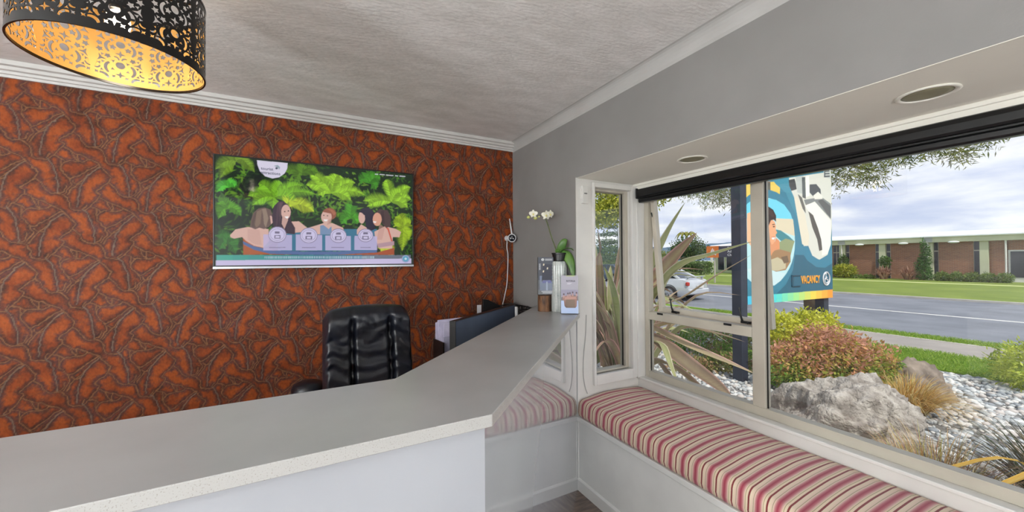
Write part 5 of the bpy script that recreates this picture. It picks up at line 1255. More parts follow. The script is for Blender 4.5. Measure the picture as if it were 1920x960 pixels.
zp = ZC + 0.3375
oc = thing('orchid', 'white flowering orchid in a black pot on the ribbed vase', 'orchid', (1.452, 2.068, zp))
MB().lathe([(0.040, zp), (0.044, zp + 0.004), (0.047, zp + 0.045), (0.051, zp + 0.047), (0.051, zp + 0.056), (0.046, zp + 0.056), (0.045, zp + 0.048), (0.0, zp + 0.046)], (1.452, 2.068, 0), 28).build('pot', M_BLACK, oc, smooth='auto')
M_STEM = pm('orchid_stem_green', (66, 78, 40), (84, 92, 50), 40, rough=0.5)
M_OLEAF = pm('orchid_leaf_green', (70, 108, 48), (96, 134, 62), 12, rough=0.35)
VX = Vector((0.8655, -0.501, 0))           # along the picture plane, as seen from the room's middle
VY = Vector((0.501, 0.8655, 0))
B0 = Vector((1.452, 2.068, zp + 0.045))


def op(r_, u_, d_=0.0):
    return tuple(B0 + VX * r_ + Vector((0, 0, u_)) - VY * d_)


stem = [op(-0.01, 0), op(-0.03, 0.06, .01), op(-0.055, 0.13, .015), op(-0.075, 0.20, .02), op(-0.088, 0.235, .02), op(-0.10, 0.258, .02), op(-0.135, 0.262, .02), op(-0.175, 0.256, .02), op(-0.205, 0.252, .015)]
MB().tube(smooth_path(stem), [0.0042] * 17 + [0.0026] * 16, 7).build('stem', M_STEM, oc, smooth=True)


def blade(path, width, fold=0.15, nrm=None, n=10, flat=0.0):
    """leaf blade: spine path, widest at 55 %, V-folded"""
    P = [Vector(p) for p in smooth_path(path, 5)]
    V, F = [], []
    for i, p in enumerate(P):
        t = i / (len(P) - 1)
        d = (P[min(i + 1, len(P) - 1)] - P[max(i - 1, 0)]).normalized()
        side = d.cross(nrm or Vector((0, 0, 1)))
        if side.length < 1e-4:
            side = Vector((1, 0, 0))
        side.normalize()
        up = side.cross(d)
        wv = width * (math.sin(PI * min(1, 0.06 + 0.94 * t) ** 0.85) ** 0.7 + 0.02)
        for q in (-1, -0.5, 0, 0.5, 1):
            V.append(p + side * (q * wv / 2) + up * (abs(q) * fold * wv))
    for i in range(len(P) - 1):
        for q in range(4):
            F.append((i * 5 + q, i * 5 + q + 1, (i + 1) * 5 + q + 1, (i + 1) * 5 + q))
    return MB().add(V, F)


for path, wd_, nm in (([op(0.0, 0.0), op(0.012, 0.045, .02), op(0.032, 0.085, .03), op(0.052, 0.098, .02)], 0.052, VY), ([op(0.0, 0.0), op(0.03, 0.035, .02), op(0.07, 0.04, .03), op(0.098, 0.022, .03)], 0.036, Vector((0, 0, 1))),
                      ([op(0.01, 0.0), op(0.045, -0.005, .03), op(0.075, -0.06, .05), op(0.090, -0.15, .055)], 0.062, VY), ([op(0.0, 0.0), op(-0.012, 0.02, .03), op(-0.03, 0.03, .045)], 0.03, VY)):
    lf = blade(path, wd_, 0.10, nm).build('leaf', M_OLEAF, oc, smooth=True)
    md = lf.modifiers.new('thick', 'SOLIDIFY')
    md.thickness = 0.0022
M_PETAL = pm('white_petal', (238, 236, 224), (226, 224, 206), 20, rough=0.6)


def flower(c, size, tilt):
    c = Vector(c)
    fv = (-VY + VX * tilt + Vector((0, 0, -0.15))).normalized()
    sx_ = fv.cross(Vector((0, 0, 1))).normalized()
    sy_ = sx_.cross(fv)
    lip = MB().ball(tuple(c + fv * 0.006 * 1), 0.0055, 8, 6)
    lip.tube([tuple(c + fv * 0.004), tuple(c + fv * 0.012 - sy_ * 0.008)], [0.004, 0.0025], 6)
    L_ = lip.build('flower', pm('pale_yellow_lip', (226, 214, 130), None, 20), oc, smooth=True)
    for k, (a, l, wv) in enumerate(((90, 1.0, 0.62), (18, 1.05, 0.95), (162, 1.05, 0.95), (232, 0.9, 0.55), (308, 0.9, 0.55))):
        dv_ = sx_ * math.cos(R(a)) + sy_ * math.sin(R(a))
        b_ = blade([tuple(c), tuple(c + dv_ * size * 0.5 * l + fv * 0.006), tuple(c + dv_ * size * l + fv * 0.001)], size * wv, 0.06, fv)
        pt = b_.build('petal', M_PETAL, L_, smooth=True)
        pt.modifiers.new('thick', 'SOLIDIFY').thickness = 0.001
    return L_


flower(op(-0.088, 0.262, .03), 0.034, 0.3)
flower(op(-0.062, 0.268, .035), 0.030, 0.7)
flower(op(-0.172, 0.272, .03), 0.030, -0.2)
M_BUD = pm('yellow_green_bud', (206, 208, 130), (190, 194, 110), 20, rough=0.6)
for (r_, u_, s_) in ((-0.205, 0.252, 0.012), (-0.158, 0.246, 0.013), (-0.134, 0.256, 0.007)):
    MB().ball(op(r_, u_, 0.02), (s_, s_, s_ * 0.85), 12, 8).build('bud', M_BUD, oc, smooth=True)

# second leaflet stand, nearer the window
l_rz = R(-37)
lz = ZC + 0.0
hs = thing('leaflet_stand', 'clear acrylic stand with pale curved foot at the counter tip, beside the window', 'holder', (1.440, 1.937, lz), rz=l_rz)
MB().box(-0.058, 0.058, -0.028, 0.030, 0.0, 0.0035).box(-0.058, 0.058, 0.0265, 0.0285, 0.0035, 0.235).box(-0.058, -0.0562, -0.028, 0.0265, 0.0035, 0.085).box(0.0562, 0.058, -0.028, 0.0265, 0.0035, 0.085).build('shell', glass_mat('clear_acrylic'), hs, local=True)
u_ = [(-0.054, 0.088), (-0.054, 0.006), (0.054, 0.006), (0.054, 0.088), (0.046, 0.088), (0.044, 0.052), (0.036, 0.042), (-0.022, 0.042), (-0.032, 0.052), (-0.036, 0.088)]
mbp = MB()
n_ = len(u_)
mbp.add([(x, -0.0285, z) for x, z in u_] + [(x, -0.0265, z) for x, z in u_], [tuple(range(n_)), tuple(range(2 * n_ - 1, n_ - 1, -1))] + [(i, n_ + i, n_ + (i + 1) % n_, (i + 1) % n_) for i in range(n_)])
mbp.build('front_lip', pm('ice_blue_acrylic', (190, 206, 238), (178, 196, 232), 10, rough=0.15), hs, local=True)


def cover_day():
    c = Canvas(54, 120, (152, 148, 166))
    c.poly([(0, 0.62), (1, 0.62), (1, 1), (0, 1)], (162, 158, 172))
    c.poly([(0, 0.45), (1, 0.5), (1, 0.62), (0, 0.62)], (142, 138, 160))
    c.poly([(0, 0), (1, 0), (1, 0.46), (0.7, 0.5), (0, 0.42)], (112, 104, 112))
    c.poly([(0.12, 0.12), (0.9, 0.12), (0.94, 0.44), (0.5, 0.48), (0.08, 0.44)], (150, 108, 96))
    c.poly([(0.24, 0.10), (0.84, 0.10), (0.8, 0.36), (0.28, 0.36)], (122, 98, 82))
    c.poly([(0.2, 0.36), (0.9, 0.38), (0.86, 0.44), (0.24, 0.43)], (178, 132, 120))
    for (x, y) in ((0.16, 0.50), (0.40, 0.52), (0.52, 0.53), (0.68, 0.55), (0.90, 0.54)):
        c.ell(x, y, 0.045, 0.028, (72, 50, 58))
        c.poly([(x - 0.05, y - 0.09), (x + 0.05, y - 0.09), (x + 0.03, y - 0.02), (x - 0.03, y - 0.02)], (176, 138, 134))
    c.poly([(0.30, 0.975), (0.8, 0.975), (0.8, 1), (0.3, 1)], (176, 186, 120))
    c.poly([(0.36, 0.79), (0.62, 0.79), (0.62, 0.803), (0.36, 0.803)], (206, 204, 214))
    c.poly([(0.36, 0.765), (0.56, 0.765), (0.56, 0.778), (0.36, 0.778)], (196, 194, 206))
    return c


for k in range(3):
    y_ = -0.004 + k * 0.0098
    pg = MB().box(-0.054, 0.054, y_ + 0.0008, y_ + 0.0088, 0.004, 0.246 - 0.002 * k).build('leaflet', M_PAPER, local=True, bevel=0.0005, seg=1)
    pg.location, pg.rotation_euler = (1.440, 1.937, lz), (0, 0, l_rz)
    WORLD[pg.name] = (1.440, 1.937, lz)
    if k == 0:
        tag(pg, 'lilac grey hot-pool leaflet in front in the clear stand at the counter tip', 'leaflet', 'leaflets in the clear stand')
        cover_day().mesh('cover', (-0.054, y_ + 0.0004, 0.004), (0.108, 0, 0), (0, 0, 0.242), M_COVER, pg, local=True)
        text_mesh('title_lettering', 'ROTORUA', 0.0155, pm('black_print', (24, 24, 34), None, 30), pg, place_wall(-0.020, y_ + 0.0001, 0.205), 0.0002, 0.0004, fit=(0.056, 0.0115))
    else:
        tag(pg, 'spare lilac leaflet hidden behind the front one in the clear stand', 'leaflet', 'leaflets in the clear stand')

# ================================================================== PENDANT LAMP
LX, LY, LZ, LR, LH = -0.518, 1.506, 2.09, 0.2, 0.228
pl = thing('pendant_lamp', 'black drum pendant lamp with cut-out scrollwork and gold lining', 'lamp', (LX, LY, ZCEIL))


def crescent(cx, cy, r, a0, a1, thick, n=9):
    o = [(cx + r * math.cos(R(a)), cy + r * math.sin(R(a))) for a in np.linspace(a0, a1, n)]
    mid = (a0 + a1) / 2
    ix, iy = cx - thick * math.cos(R(mid)), cy - thick * math.sin(R(mid))
    i_ = [(ix + r * math.cos(R(a)), iy + r * math.sin(R(a))) for a in np.linspace(a1, a0, n)][1:-1]
    return o + i_


def star(cx, cy, r, n, inner, rot=90):
    return [(cx + (r if k % 2 == 0 else inner) * math.cos(R(rot + 180 * k / n)), cy + (r if k % 2 == 0 else inner) * math.sin(R(rot + 180 * k / n))) for k in range(2 * n)]


def comma(cx, cy, s, rot, flip=1):
    p = [(0, 0), (0.5, -0.15), (1.0, 0.1), (1.15, 0.6), (0.9, 1.05), (0.45, 1.1), (0.35, 0.8), (0.62, 0.82), (0.78, 0.58), (0.66, 0.34), (0.4, 0.34), (0.1, 0.62), (-0.25, 1.15), (-0.2, 0.6)]
    c, s_ = math.cos(R(rot)), math.sin(R(rot))
    return [(cx + s * flip * (x * c - y * s_), cy + s * (x * s_ + y * c)) for x, y in p]


def shade_holes(TW, TH):
    """one mirrored tile of the scrollwork, millimetres: shapes packed without touching"""
    rs = random.Random(17)
    W_, H_ = int(TW), int(TH)
    yy, xx = np.mgrid[0:H_, 0:W_]
    used = np.zeros((H_, W_), dtype=bool)
    used[:11] = used[-8:] = True
    used[:, :1] = used[:, -1:] = True
    holes = []

    def inside(p):
        ins = np.zeros((H_, W_), dtype=bool)
        j = len(p) - 1
        for i in range(len(p)):
            (xi, yi), (xj, yj) = p[i], p[j]
            if yi != yj:
                ins ^= ((yi > yy) != (yj > yy)) & (xx < (xj - xi) * (yy - yi) / (yj - yi) + xi)
            j = i
        return ins

    def grow(m, r):
        o = m.copy()
        for dy in range(-r, r + 1):
            for dx in range(-r, r + 1):
                if dx * dx + dy * dy <= r * r + 1:
                    o |= np.roll(np.roll(m, dy, 0), dx, 1)
        return o

    def put(p, mirror=True, gap=3):
        if any(x < 1.4 or x > TW - 1.4 or y < 10 or y > TH - 7 for x, y in p):
            return False
        q = [(TW - x, y) for x, y in p][::-1]
        m = inside(p)
        g = grow(m, gap)
        if (g & used).any():
            return False
        if mirror:
            mq = inside(q)
            if (g & mq).any() or (grow(mq, gap) & used).any():
                return False
            used[:] |= m | mq
            holes.extend([p, q])
        else:
            used[:] |= m
            holes.append(p)
        return True
    mid = TW / 2
    for row in range(3):
        y0 = 14 + row * 69
        sh = (row % 2) * 0
        put(star(mid, y0 + 18, 13, 4, 4.2), False)
        put([(mid + 11 * math.cos(2 * PI * k / 18), y0 + 50 + 11 * math.sin(2 * PI * k / 18)) for k in range(18)], False)
        for cx, cy, r, a0, a1, th in ((mid - 16, y0 + 36, 22, 120, 235, 8), (22, y0 + 12, 17, 20, 140, 7)):
            put(crescent(cx, cy, r, a0, a1, th))
        put(comma(20, y0 + 32, 17, 20))
    kinds = (lambda x, y: crescent(x, y, rs.uniform(15, 20), (a := rs.uniform(0, 360)), a + rs.uniform(100, 130), rs.uniform(6, 8)),
             lambda x, y: comma(x, y, rs.uniform(12, 16), rs.uniform(0, 360)),
             lambda x, y: star(x, y, rs.uniform(11, 14), 3, 3.8, rs.uniform(0, 120)),
             lambda x, y: star(x, y, rs.uniform(8, 10), 5, 5.0, rs.uniform(0, 72)))
    for k in range(700):
        put(kinds[k % 4](rs.uniform(4, mid - 3), rs.uniform(12, TH - 8)))
    small = (lambda x, y: star(x, y, rs.uniform(6, 8), 4, 2.6, rs.uniform(0, 90)), lambda x, y: crescent(x, y, 9, (a := rs.uniform(0, 360)), a + 120, 4.5),
             lambda x, y: star(x, y, 6, 3, 2.2, rs.uniform(0, 120)))
    for k in range(500):
        put(small[k % 3](rs.uniform(4, mid - 3), rs.uniform(12, TH - 8)), gap=2)
    for k in range(700):
        put((small[1] if k % 2 else small[0])(rs.uniform(5, 17), rs.uniform(12, TH - 8)), gap=2)
    return holes


def shade_mesh():
    tiles = 10
    TW, TH = 2 * PI * LR * 1000 / tiles, LH * 1000
    polys = [[(0, 0), (TW, 0), (TW, TH), (0, TH)]] + shade_holes(TW, TH)
    polys = [[Vector((x, y, 0)) for x, y in p] for p in polys]
    flat = [v for p in polys for v in p]
    tris = tessellate_polygon(polys)
    bm = bmesh.new()
    bv = [bm.verts.new(v) for v in flat]
    for t in tris:
        try:
            bm.faces.new([bv[i] for i in t])
        except ValueError:
            pass
    for k in range(1, 24):
        g = bm.verts[:] + bm.edges[:] + bm.faces[:]
        bmesh.ops.bisect_plane(bm, geom=g, plane_co=(TW * k / 24, 0, 0), plane_no=(1, 0, 0), dist=1e-4)
    bm.verts.ensure_lookup_table()
    vs0 = [v.co.copy() for v in bm.verts]
    fs0 = [[v.index for v in f.verts] for f in bm.faces]
    bm.verts.index_update()
    fs0 = [[v.index for v in f.verts] for f in bm.faces]
    bm.free()
    V, F = [], []
    for k in range(tiles):
        n = len(V)
        for p in vs0:
            a = (p.x + TW * k) / (LR * 1000) + 0.3
            V.append((LX + LR * math.cos(a), LY + LR * math.sin(a), LZ + p.y / 1000))
        F += [tuple(i + n for i in f) for f in fs0]
    return V, F


M_SHADE = pm('gloss_black_metal', (7, 5, 5), (10, 8, 8), 10, rough=0.2, spec=0.4)
M_GOLD = pm('gold_lining', (226, 176, 98), (216, 164, 86), 12, rough=0.45, metal=0.3)
V_, F_ = shade_mesh()
mb = MB().add(V_, F_)
sh = mb.build('lamp_shade', [M_SHADE, M_GOLD, M_SHADE], pl)
_bm = bmesh.new()
_bm.from_mesh(sh.data)
bmesh.ops.remove_doubles(_bm, verts=_bm.verts[:], dist=2e-5)
for f in _bm.faces:
    c = f.calc_center_median()
    f.normal_update()
    if f.normal.x * c.x * 0 + f.normal.dot(Vector((c.x + WORLD[pl.name][0] - LX, c.y + WORLD[pl.name][1] - LY, 0))) < 0:
        f.normal_flip()
_bm.to_mesh(sh.data)
_bm.free()
md = sh.modifiers.new('sheet', 'SOLIDIFY')
md.thickness = 0.0014
md.offset = -1
md.material_offset = 1
md.material_offset_rim = 2
for nm_, zz_ in (('lower_rim', LZ), ('upper_rim', LZ + LH)):
    MB().lathe([(LR - 0.0035, zz_ - 0.003), (LR + 0.001, zz_ - 0.003), (LR + 0.001, zz_ + 0.004), (LR - 0.0035, zz_ + 0.004), (LR - 0.0035, zz_ - 0.003)], (LX, LY, 0), 72).build(nm_, M_SHADE, pl, smooth='auto')
sp = MB()
for a in (0, 120, 240):
    sp.tube([(LX, LY, LZ + LH - 0.01), (LX + (LR - 0.003) * math.cos(R(a)), LY + (LR - 0.003) * math.sin(R(a)), LZ + LH - 0.002)], 0.003, 6)
sp.build('spider_fitting', M_SHADE, pl)
MB().tube([(LX, LY, LZ + LH - 0.02), (LX, LY, 2.475)], 0.004, 8).build('cord', M_BLACK, pl)
MB().lathe([(0.055, 2.475), (0.055, 2.488), (0.045, 2.504)], (LX, LY, 0), 24).build('ceiling_rose', M_BLACK, pl, smooth='auto')
MB().tube([(LX, LY, LZ + LH - 0.02), (LX, LY, LZ + 0.155)], 0.018, 12).build('lamp_holder', M_BLACK, pl)
MB().ball((LX, LY, LZ + 0.118), (0.028, 0.028, 0.036), 16, 10).build('bulb', emit_mat('lit_bulb', (1.0, 0.86, 0.66), 14.0), pl, smooth=True)
pt = bpy.data.lights.new('bulb_glow', 'POINT')
pt.energy = 1.3
pt.color = (1.0, 0.86, 0.66)
pt.shadow_soft_size = 0.03
po = bpy.data.objects.new('bulb_glow', pt)
po.location = (LX, LY, LZ + 0.07)
COL.objects.link(po)

# ================================================================== OUTDOORS: ground, road, paths
ZG = -0.25


def slab(name, x0, x1, y0, y1, z1, mat, th=0.2):
    return struct(MB().box(x0, x1, y0, y1, z1 - th, z1).build(name, mat))


M_GRASS = pm('mown_grass', (118, 150, 44), (92, 126, 36), 2.2, rough=0.9, spec=0.1, bump=0.9, bscale=26, detail=8, lo=0.3, hi=0.7)
M_GRASS2 = pm('far_mown_grass', (124, 140, 64), (104, 122, 54), 0.7, rough=0.9, spec=0.1, bump=0.5, bscale=8, detail=8, lo=0.3, hi=0.7)
M_ROAD = pm('grey_asphalt', (128, 132, 140), (112, 116, 124), 0.9, rough=0.9, spec=0.2, bump=0.4, bscale=60, detail=8)
M_PATH = pm('concrete_path', (160, 154, 148), (146, 141, 136), 1.6, rough=0.9, spec=0.2, bump=0.2, bscale=40)
M_KERB = pm('kerb_concrete', (190, 186, 178), (176, 172, 164), 3, rough=0.9)
Y0_, Y1_ = -40, 140
slab('ground', -60, 260, -90, 260, ZG - 0.20, pm('distant_ground', (128, 146, 84), (112, 132, 74), 0.1, rough=1.0, spec=0.1))
slab('grass_strip', 8.5, 10.0, Y0_, Y1_, ZG + 0.02, M_GRASS)
slab('footpath', 10.0, 11.38, Y0_, Y1_, ZG + 0.01, M_PATH)
slab('path_edge', 9.94, 10.03, Y0_, Y1_, ZG + 0.024, pm('pale_path_edging', (206, 202, 192), (190, 186, 176), 3, rough=0.9))
slab('path_edge', 11.35, 11.42, Y0_, Y1_, ZG + 0.022, MATS['pale_path_edging'])
slab('grass_berm', 11.38, 11.95, Y0_, Y1_, ZG + 0.015, M_GRASS)
slab('kerb_near', 11.95, 12.12, Y0_, Y1_, ZG + 0.0, M_KERB)
road = slab('road', 12.12, 23.3, Y0_, Y1_, ZG - 0.06, M_ROAD)
MB().box(17.05, 17.17, Y0_, Y1_, ZG - 0.06, ZG - 0.052).build('centre_line', pm('road_line_paint', (236, 234, 228), (220, 218, 212), 3, rough=0.8), road)
slab('kerb_far', 23.3, 23.5, Y0_, Y1_, ZG + 0.02, M_KERB)
slab('lawn_far', 23.5, 42.0, Y0_, Y1_, ZG + 0.01, M_GRASS2)
slab('footpath_far', 36.2, 36.9, Y0_, Y1_, ZG + 0.02, pm('dry_grass_path', (206, 210, 150), (190, 200, 130), 2, rough=0.9))
M_SOIL = pm('pale_gravel_bed', (136, 136, 136), (110, 110, 110), 14, rough=0.95, bump=0.6, bscale=50)
slab('gravel_bed', 2.2, 8.5, -6, 9, ZG, M_SOIL, 0.15)
slab('gravel_bed_side', -3, 2.2, 3.2, 9, ZG, M_SOIL, 0.15)


def ico(sub):
    bm = bmesh.new()
    bmesh.ops.create_icosphere(bm, subdivisions=sub, radius=1.0)
    V = np.array([v.co[:] for v in bm.verts])
    F = np.array([[v.index for v in f.verts] for f in bm.faces])
    bm.free()
    return V, F


def pebbles():
    rs = np.random.RandomState(2)
    V0, F0 = ico(1)
    n = 17000
    # denser near the window, as far as single stones read
    x = 2.3 + 6.1 * rs.rand(n) ** 1.15
    y = -0.6 + 5.6 * rs.rand(n)
    s = 0.016 + 0.026 * rs.rand(n) ** 2
    V = np.repeat(V0[None], n, 0) * (1 + 0.25 * (rs.rand(n, len(V0), 1) - 0.5))
    V = V * (s[:, None] * (0.8 + 0.7 * rs.rand(n, 3)))[:, None, :] * np.array([1, 1, 0.62])
    a = rs.rand(n) * 6.28
    ca, sa = np.cos(a)[:, None], np.sin(a)[:, None]
    V = np.stack([V[..., 0] * ca - V[..., 1] * sa, V[..., 0] * sa + V[..., 1] * ca, V[..., 2]], -1)
    V += np.stack([x, y, ZG + s * 0.35], 1)[:, None, :]
    F = (F0[None] + (np.arange(n) * len(V0))[:, None, None]).reshape(-1, 3)
    pal = np.array([L3(c) for c in ((206, 208, 208), (188, 193, 195), (170, 175, 178), (216, 214, 210), (192, 186, 182), (146, 152, 158))])
    col = np.repeat(pal[rs.randint(0, len(pal), n)], len(V0), 0)
    return V.reshape(-1, 3), F, col


V_, F_, C_ = pebbles()
gr = np_mesh('gravel', V_, F_, attr_mat('pebble_stone', rough=0.85, spec=0.2, scale=40, amount=0.15), None, C_)
tag(gr, 'white and grey pebbles covering the garden bed outside the bay window', 'gravel', kind='stuff')


# ------------------------------------------------------------------ plant builders
def leaf_cloud(blobs, n, size, palette, seed, shell=0.55, aspect=0.45, droop=0.0, low=None, flat=0.0, rise=0.0):
    """n small leaf blades through ellipsoids (cx,cy,cz,rx,ry,rz); leaf colours drawn from the palette"""
    rs = np.random.RandomState(seed)
    B = np.array(blobs, dtype=float)
    wgt = (B[:, 3] * B[:, 4] * B[:, 5]) ** 0.67
    k = rs.choice(len(B), n, p=wgt / wgt.sum())
    d = rs.normal(size=(n, 3))
    d /= np.linalg.norm(d, axis=1, keepdims=True)
    r = (shell + (1 - shell) * rs.rand(n)) * (1 + 0.10 * rs.normal(size=n))
    p = B[k, :3] + d * B[k, 3:6] * r[:, None]
    if low is not None:
        p[:, 2] = np.maximum(p[:, 2], low + 0.02 * rs.rand(n))
    ax = rs.normal(size=(n, 3)) + d * 0.9
    ax[:, 2] = ax[:, 2] * (1 - flat) - droop
    ax /= np.linalg.norm(ax, axis=1, keepdims=True)
    sd = np.cross(ax, rs.normal(size=(n, 3)))
    sd /= np.linalg.norm(sd, axis=1, keepdims=True) + 1e-9
    L_ = size * (0.6 + 0.8 * rs.rand(n))[:, None]
    W_ = L_ * aspect
    V = np.stack([p, p + ax * L_ * 0.45 + sd * W_ / 2, p + ax * L_, p + ax * L_ * 0.45 - sd * W_ / 2], 1).reshape(-1, 3)
    F = np.arange(n * 4).reshape(n, 4)
    pal = np.array([L3(c) for c in palette])
    # neighbouring leaves share a tone: pick by blob-scale noise plus chance
    f = np.clip(0.5 + 0.9 * (vnoise(p[:, 0] * 5 / max(0.4, B[:, 3].mean()) + 50, p[:, 1] * 5 / max(0.4, B[:, 3].mean()) + p[:, 2] * 3 + 50, seed) - 0.5) + 0.45 * (rs.rand(n) - 0.5) + rise * ((p[:, 2] - p[:, 2].mean()) / (p[:, 2].std() + 1e-6)) * 0.22, 0, 0.999)
    c = pal[(f * len(pal)).astype(int)] * (0.8 + 0.4 * rs.rand(n))[:, None]
    return V, F, np.repeat(c, 4, 0)


M_LEAFY = attr_mat('garden_leaf', rough=0.55, spec=0.25, scale=30, amount=0.08, trans=0.36)
M_BARK = pm('grey_brown_bark', (110, 96, 82), (80, 68, 58), 8, rough=0.9, bump=0.5, bscale=30)


def crown(root, blobs, n, size, palette, seed, name='crown', **kw):
    V, F, C = leaf_cloud(blobs, n, size, palette, seed, **kw)
    o = np_mesh(name, V, F, M_LEAFY, root, C)
    o['kind'] = 'stuff'
    return o


def shrub(name, label, cat, loc, blobs, n, size, palette, seed, group=None, stems=5, **kw):
    root = thing(name, label, cat, (loc[0], loc[1], ZG), group=group)
    bl = [(loc[0] + a, loc[1] + b, ZG + c, d, e, f) for a, b, c, d, e, f in blobs]
    crown(root, bl, n, size, palette, seed, low=ZG + 0.02, **kw)
    mb = MB()
    rs = random.Random(seed)
    for k in range(stems):
        b_ = rs.choice(bl)
        mb.tube([(loc[0] + rs.uniform(-.05, .05), loc[1] + rs.uniform(-.05, .05), ZG - 0.03), (loc[0] * 0.6 + b_[0] * 0.4, loc[1] * 0.6 + b_[1] * 0.4, ZG + 0.4 * (b_[2] - ZG)), (b_[0], b_[1], b_[2])], [0.02, 0.014, 0.006], 6)
    mb.build('stems', M_BARK, root)
    return root


def blades(root, name, base_xy, n, h, spread, width, palette, seed, droop=0.5, br=0.08, zg=None, bias=(0, 0)):
    """grass tuft: n thin arching blades, one joined part"""
    zg = ZG if zg is None else zg
    rs = np.random.RandomState(seed)
    a = rs.rand(n) * 2 * PI
    rr = br * np.sqrt(rs.rand(n))
    b0 = np.stack([base_xy[0] + rr * np.cos(a), base_xy[1] + rr * np.sin(a), np.full(n, zg)], 1)
    a2 = a + 0.5 * rs.normal(size=n)
    out = spread * (0.25 + 0.75 * rs.rand(n))
    hh = h * (0.6 + 0.5 * rs.rand(n))
    tip = b0 + np.stack([out * np.cos(a2) + bias[0], out * np.sin(a2) + bias[1], hh * (1 - droop * (out / spread) ** 2)], 1)
    mid = b0 * 0.55 + tip * 0.45
    mid[:, 2] = zg + hh * 0.78
    sd = np.stack([-np.sin(a2), np.cos(a2), np.zeros(n)], 1)
    V, ns = [], 6
    for k in range(ns):
        t = k / (ns - 1)
        p = (1 - t) ** 2 * b0 + 2 * t * (1 - t) * mid + t * t * tip
        w_ = width * (1 - t * 0.92) / 2
        V.append(p - sd * w_)
        V.append(p + sd * w_)
    V = np.stack(V, 1).reshape(-1, 3)
    o = np.arange(n)[:, None] * (2 * ns)
    F = np.concatenate([np.stack([o + 2 * k, o + 2 * k + 1, o + 2 * k + 3, o + 2 * k + 2], -1).reshape(n, 4) for k in range(ns - 1)])
    pal = np.array([L3(c) for c in palette])
    c = pal[rs.randint(0, len(pal), n)] * (0.8 + 0.4 * rs.rand(n))[:, None]
    ob = np_mesh(name, V, F, M_LEAFY, root, np.repeat(c, 2 * ns, 0))
    ob['kind'] = 'stuff'
    return ob


def strap(path, width, cols, fold=0.22, n=4, tw=0.0):
    """sword leaf: V-folded strap along a path; colours edge / blade / midrib"""
    P = [Vector(p) for p in smooth_path(path, n)]
    V, C = [], []
    e, m_, c0 = [np.array(L3(c)) for c in cols]
    for i, p in enumerate(P):
        t = i / (len(P) - 1)
        d = (P[min(i + 1, len(P) - 1)] - P[max(i - 1, 0)]).normalized()
        side = d.cross(Vector((0, 0, 1)))
        if side.length < 0.12:
            side = Vector((0.7, -0.7, 0))
        side.normalize()
        side = (side * math.cos(tw) + side.cross(d) * math.sin(tw)).normalized()
        up = side.cross(d).normalized()
        wv = width * (0.55 + 0.45 * math.sin(PI * min(1, 0.25 + t * 0.5))) * (1 - max(0, (t - 0.55) / 0.45) ** 1.6) + 0.002
        for q, cc in ((-1, e), (-0.72, m_), (0, c0), (0.72, m_), (1, e)):
            V.append(tuple(p + side * (q * wv / 2) + up * (abs(q) * fold * wv)))
            C.append(cc)
    F = [(i * 5 + q, i * 5 + q + 1, (i + 1) * 5 + q + 1, (i + 1) * 5 + q) for i in range(len(P) - 1) for q in range(4)]
    return V, F, C


FLAX_PAL = [((226, 184, 176), (176, 156, 132), (190, 176, 138)), ((234, 214, 194), (172, 148, 128), (160, 150, 110)), ((220, 168, 162), (154, 124, 108), (178, 162, 126)), ((230, 220, 196), (158, 164, 116), (178, 180, 132)), ((186, 150, 136), (130, 112, 96), (150, 136, 110)), ((226, 206, 186), (144, 156, 100), (170, 176, 122))]


def flax(name, label, at, n, seed, extra=(), hmax=2.2, group=None):
    root = thing(name, label, 'plant', (at[0], at[1], ZG), group=group)
    rs = random.Random(seed)
    paths = []
    for k in range(n):
        a = rs.uniform(0, 2 * PI)
        rr = 0.20 * math.sqrt(rs.random())
        b0 = Vector((at[0] + rr * math.cos(a), at[1] + rr * math.sin(a), ZG))
        lean = rs.uniform(0.05, 0.75)
        h = hmax * rs.uniform(0.55, 1.0)
        o_ = Vector((math.cos(a), math.sin(a), 0))
        if (b0 + o_ * h * lean).x < 2.45 and at[0] < 4:
            continue
        p1 = b0 + o_ * (lean * h * 0.25) + Vector((0, 0, h * 0.42))
        p2 = b0 + o_ * (lean * h * 0.60) + Vector((0, 0, h * (0.80 - 0.15 * lean)))
        p3 = b0 + o_ * (lean * h * 1.0) + Vector((0, 0, h * (1.0 - 0.75 * lean ** 2)))
        paths.append(([b0, p1, p2, p3], rs.uniform(0.08, 0.135), rs.choice(FLAX_PAL)))
    for p, wd_, ci in extra:
        paths.append(([Vector(q) for q in p], wd_, FLAX_PAL[ci]))
    for p, wd_, cl in paths:
        V, F, C = strap([tuple(q) for q in p], wd_, cl, tw=rs.uniform(-0.5, 0.5))
        np_mesh('leaf', V, F, M_LEAFY, root, np.array(C), smooth=True)
    return root


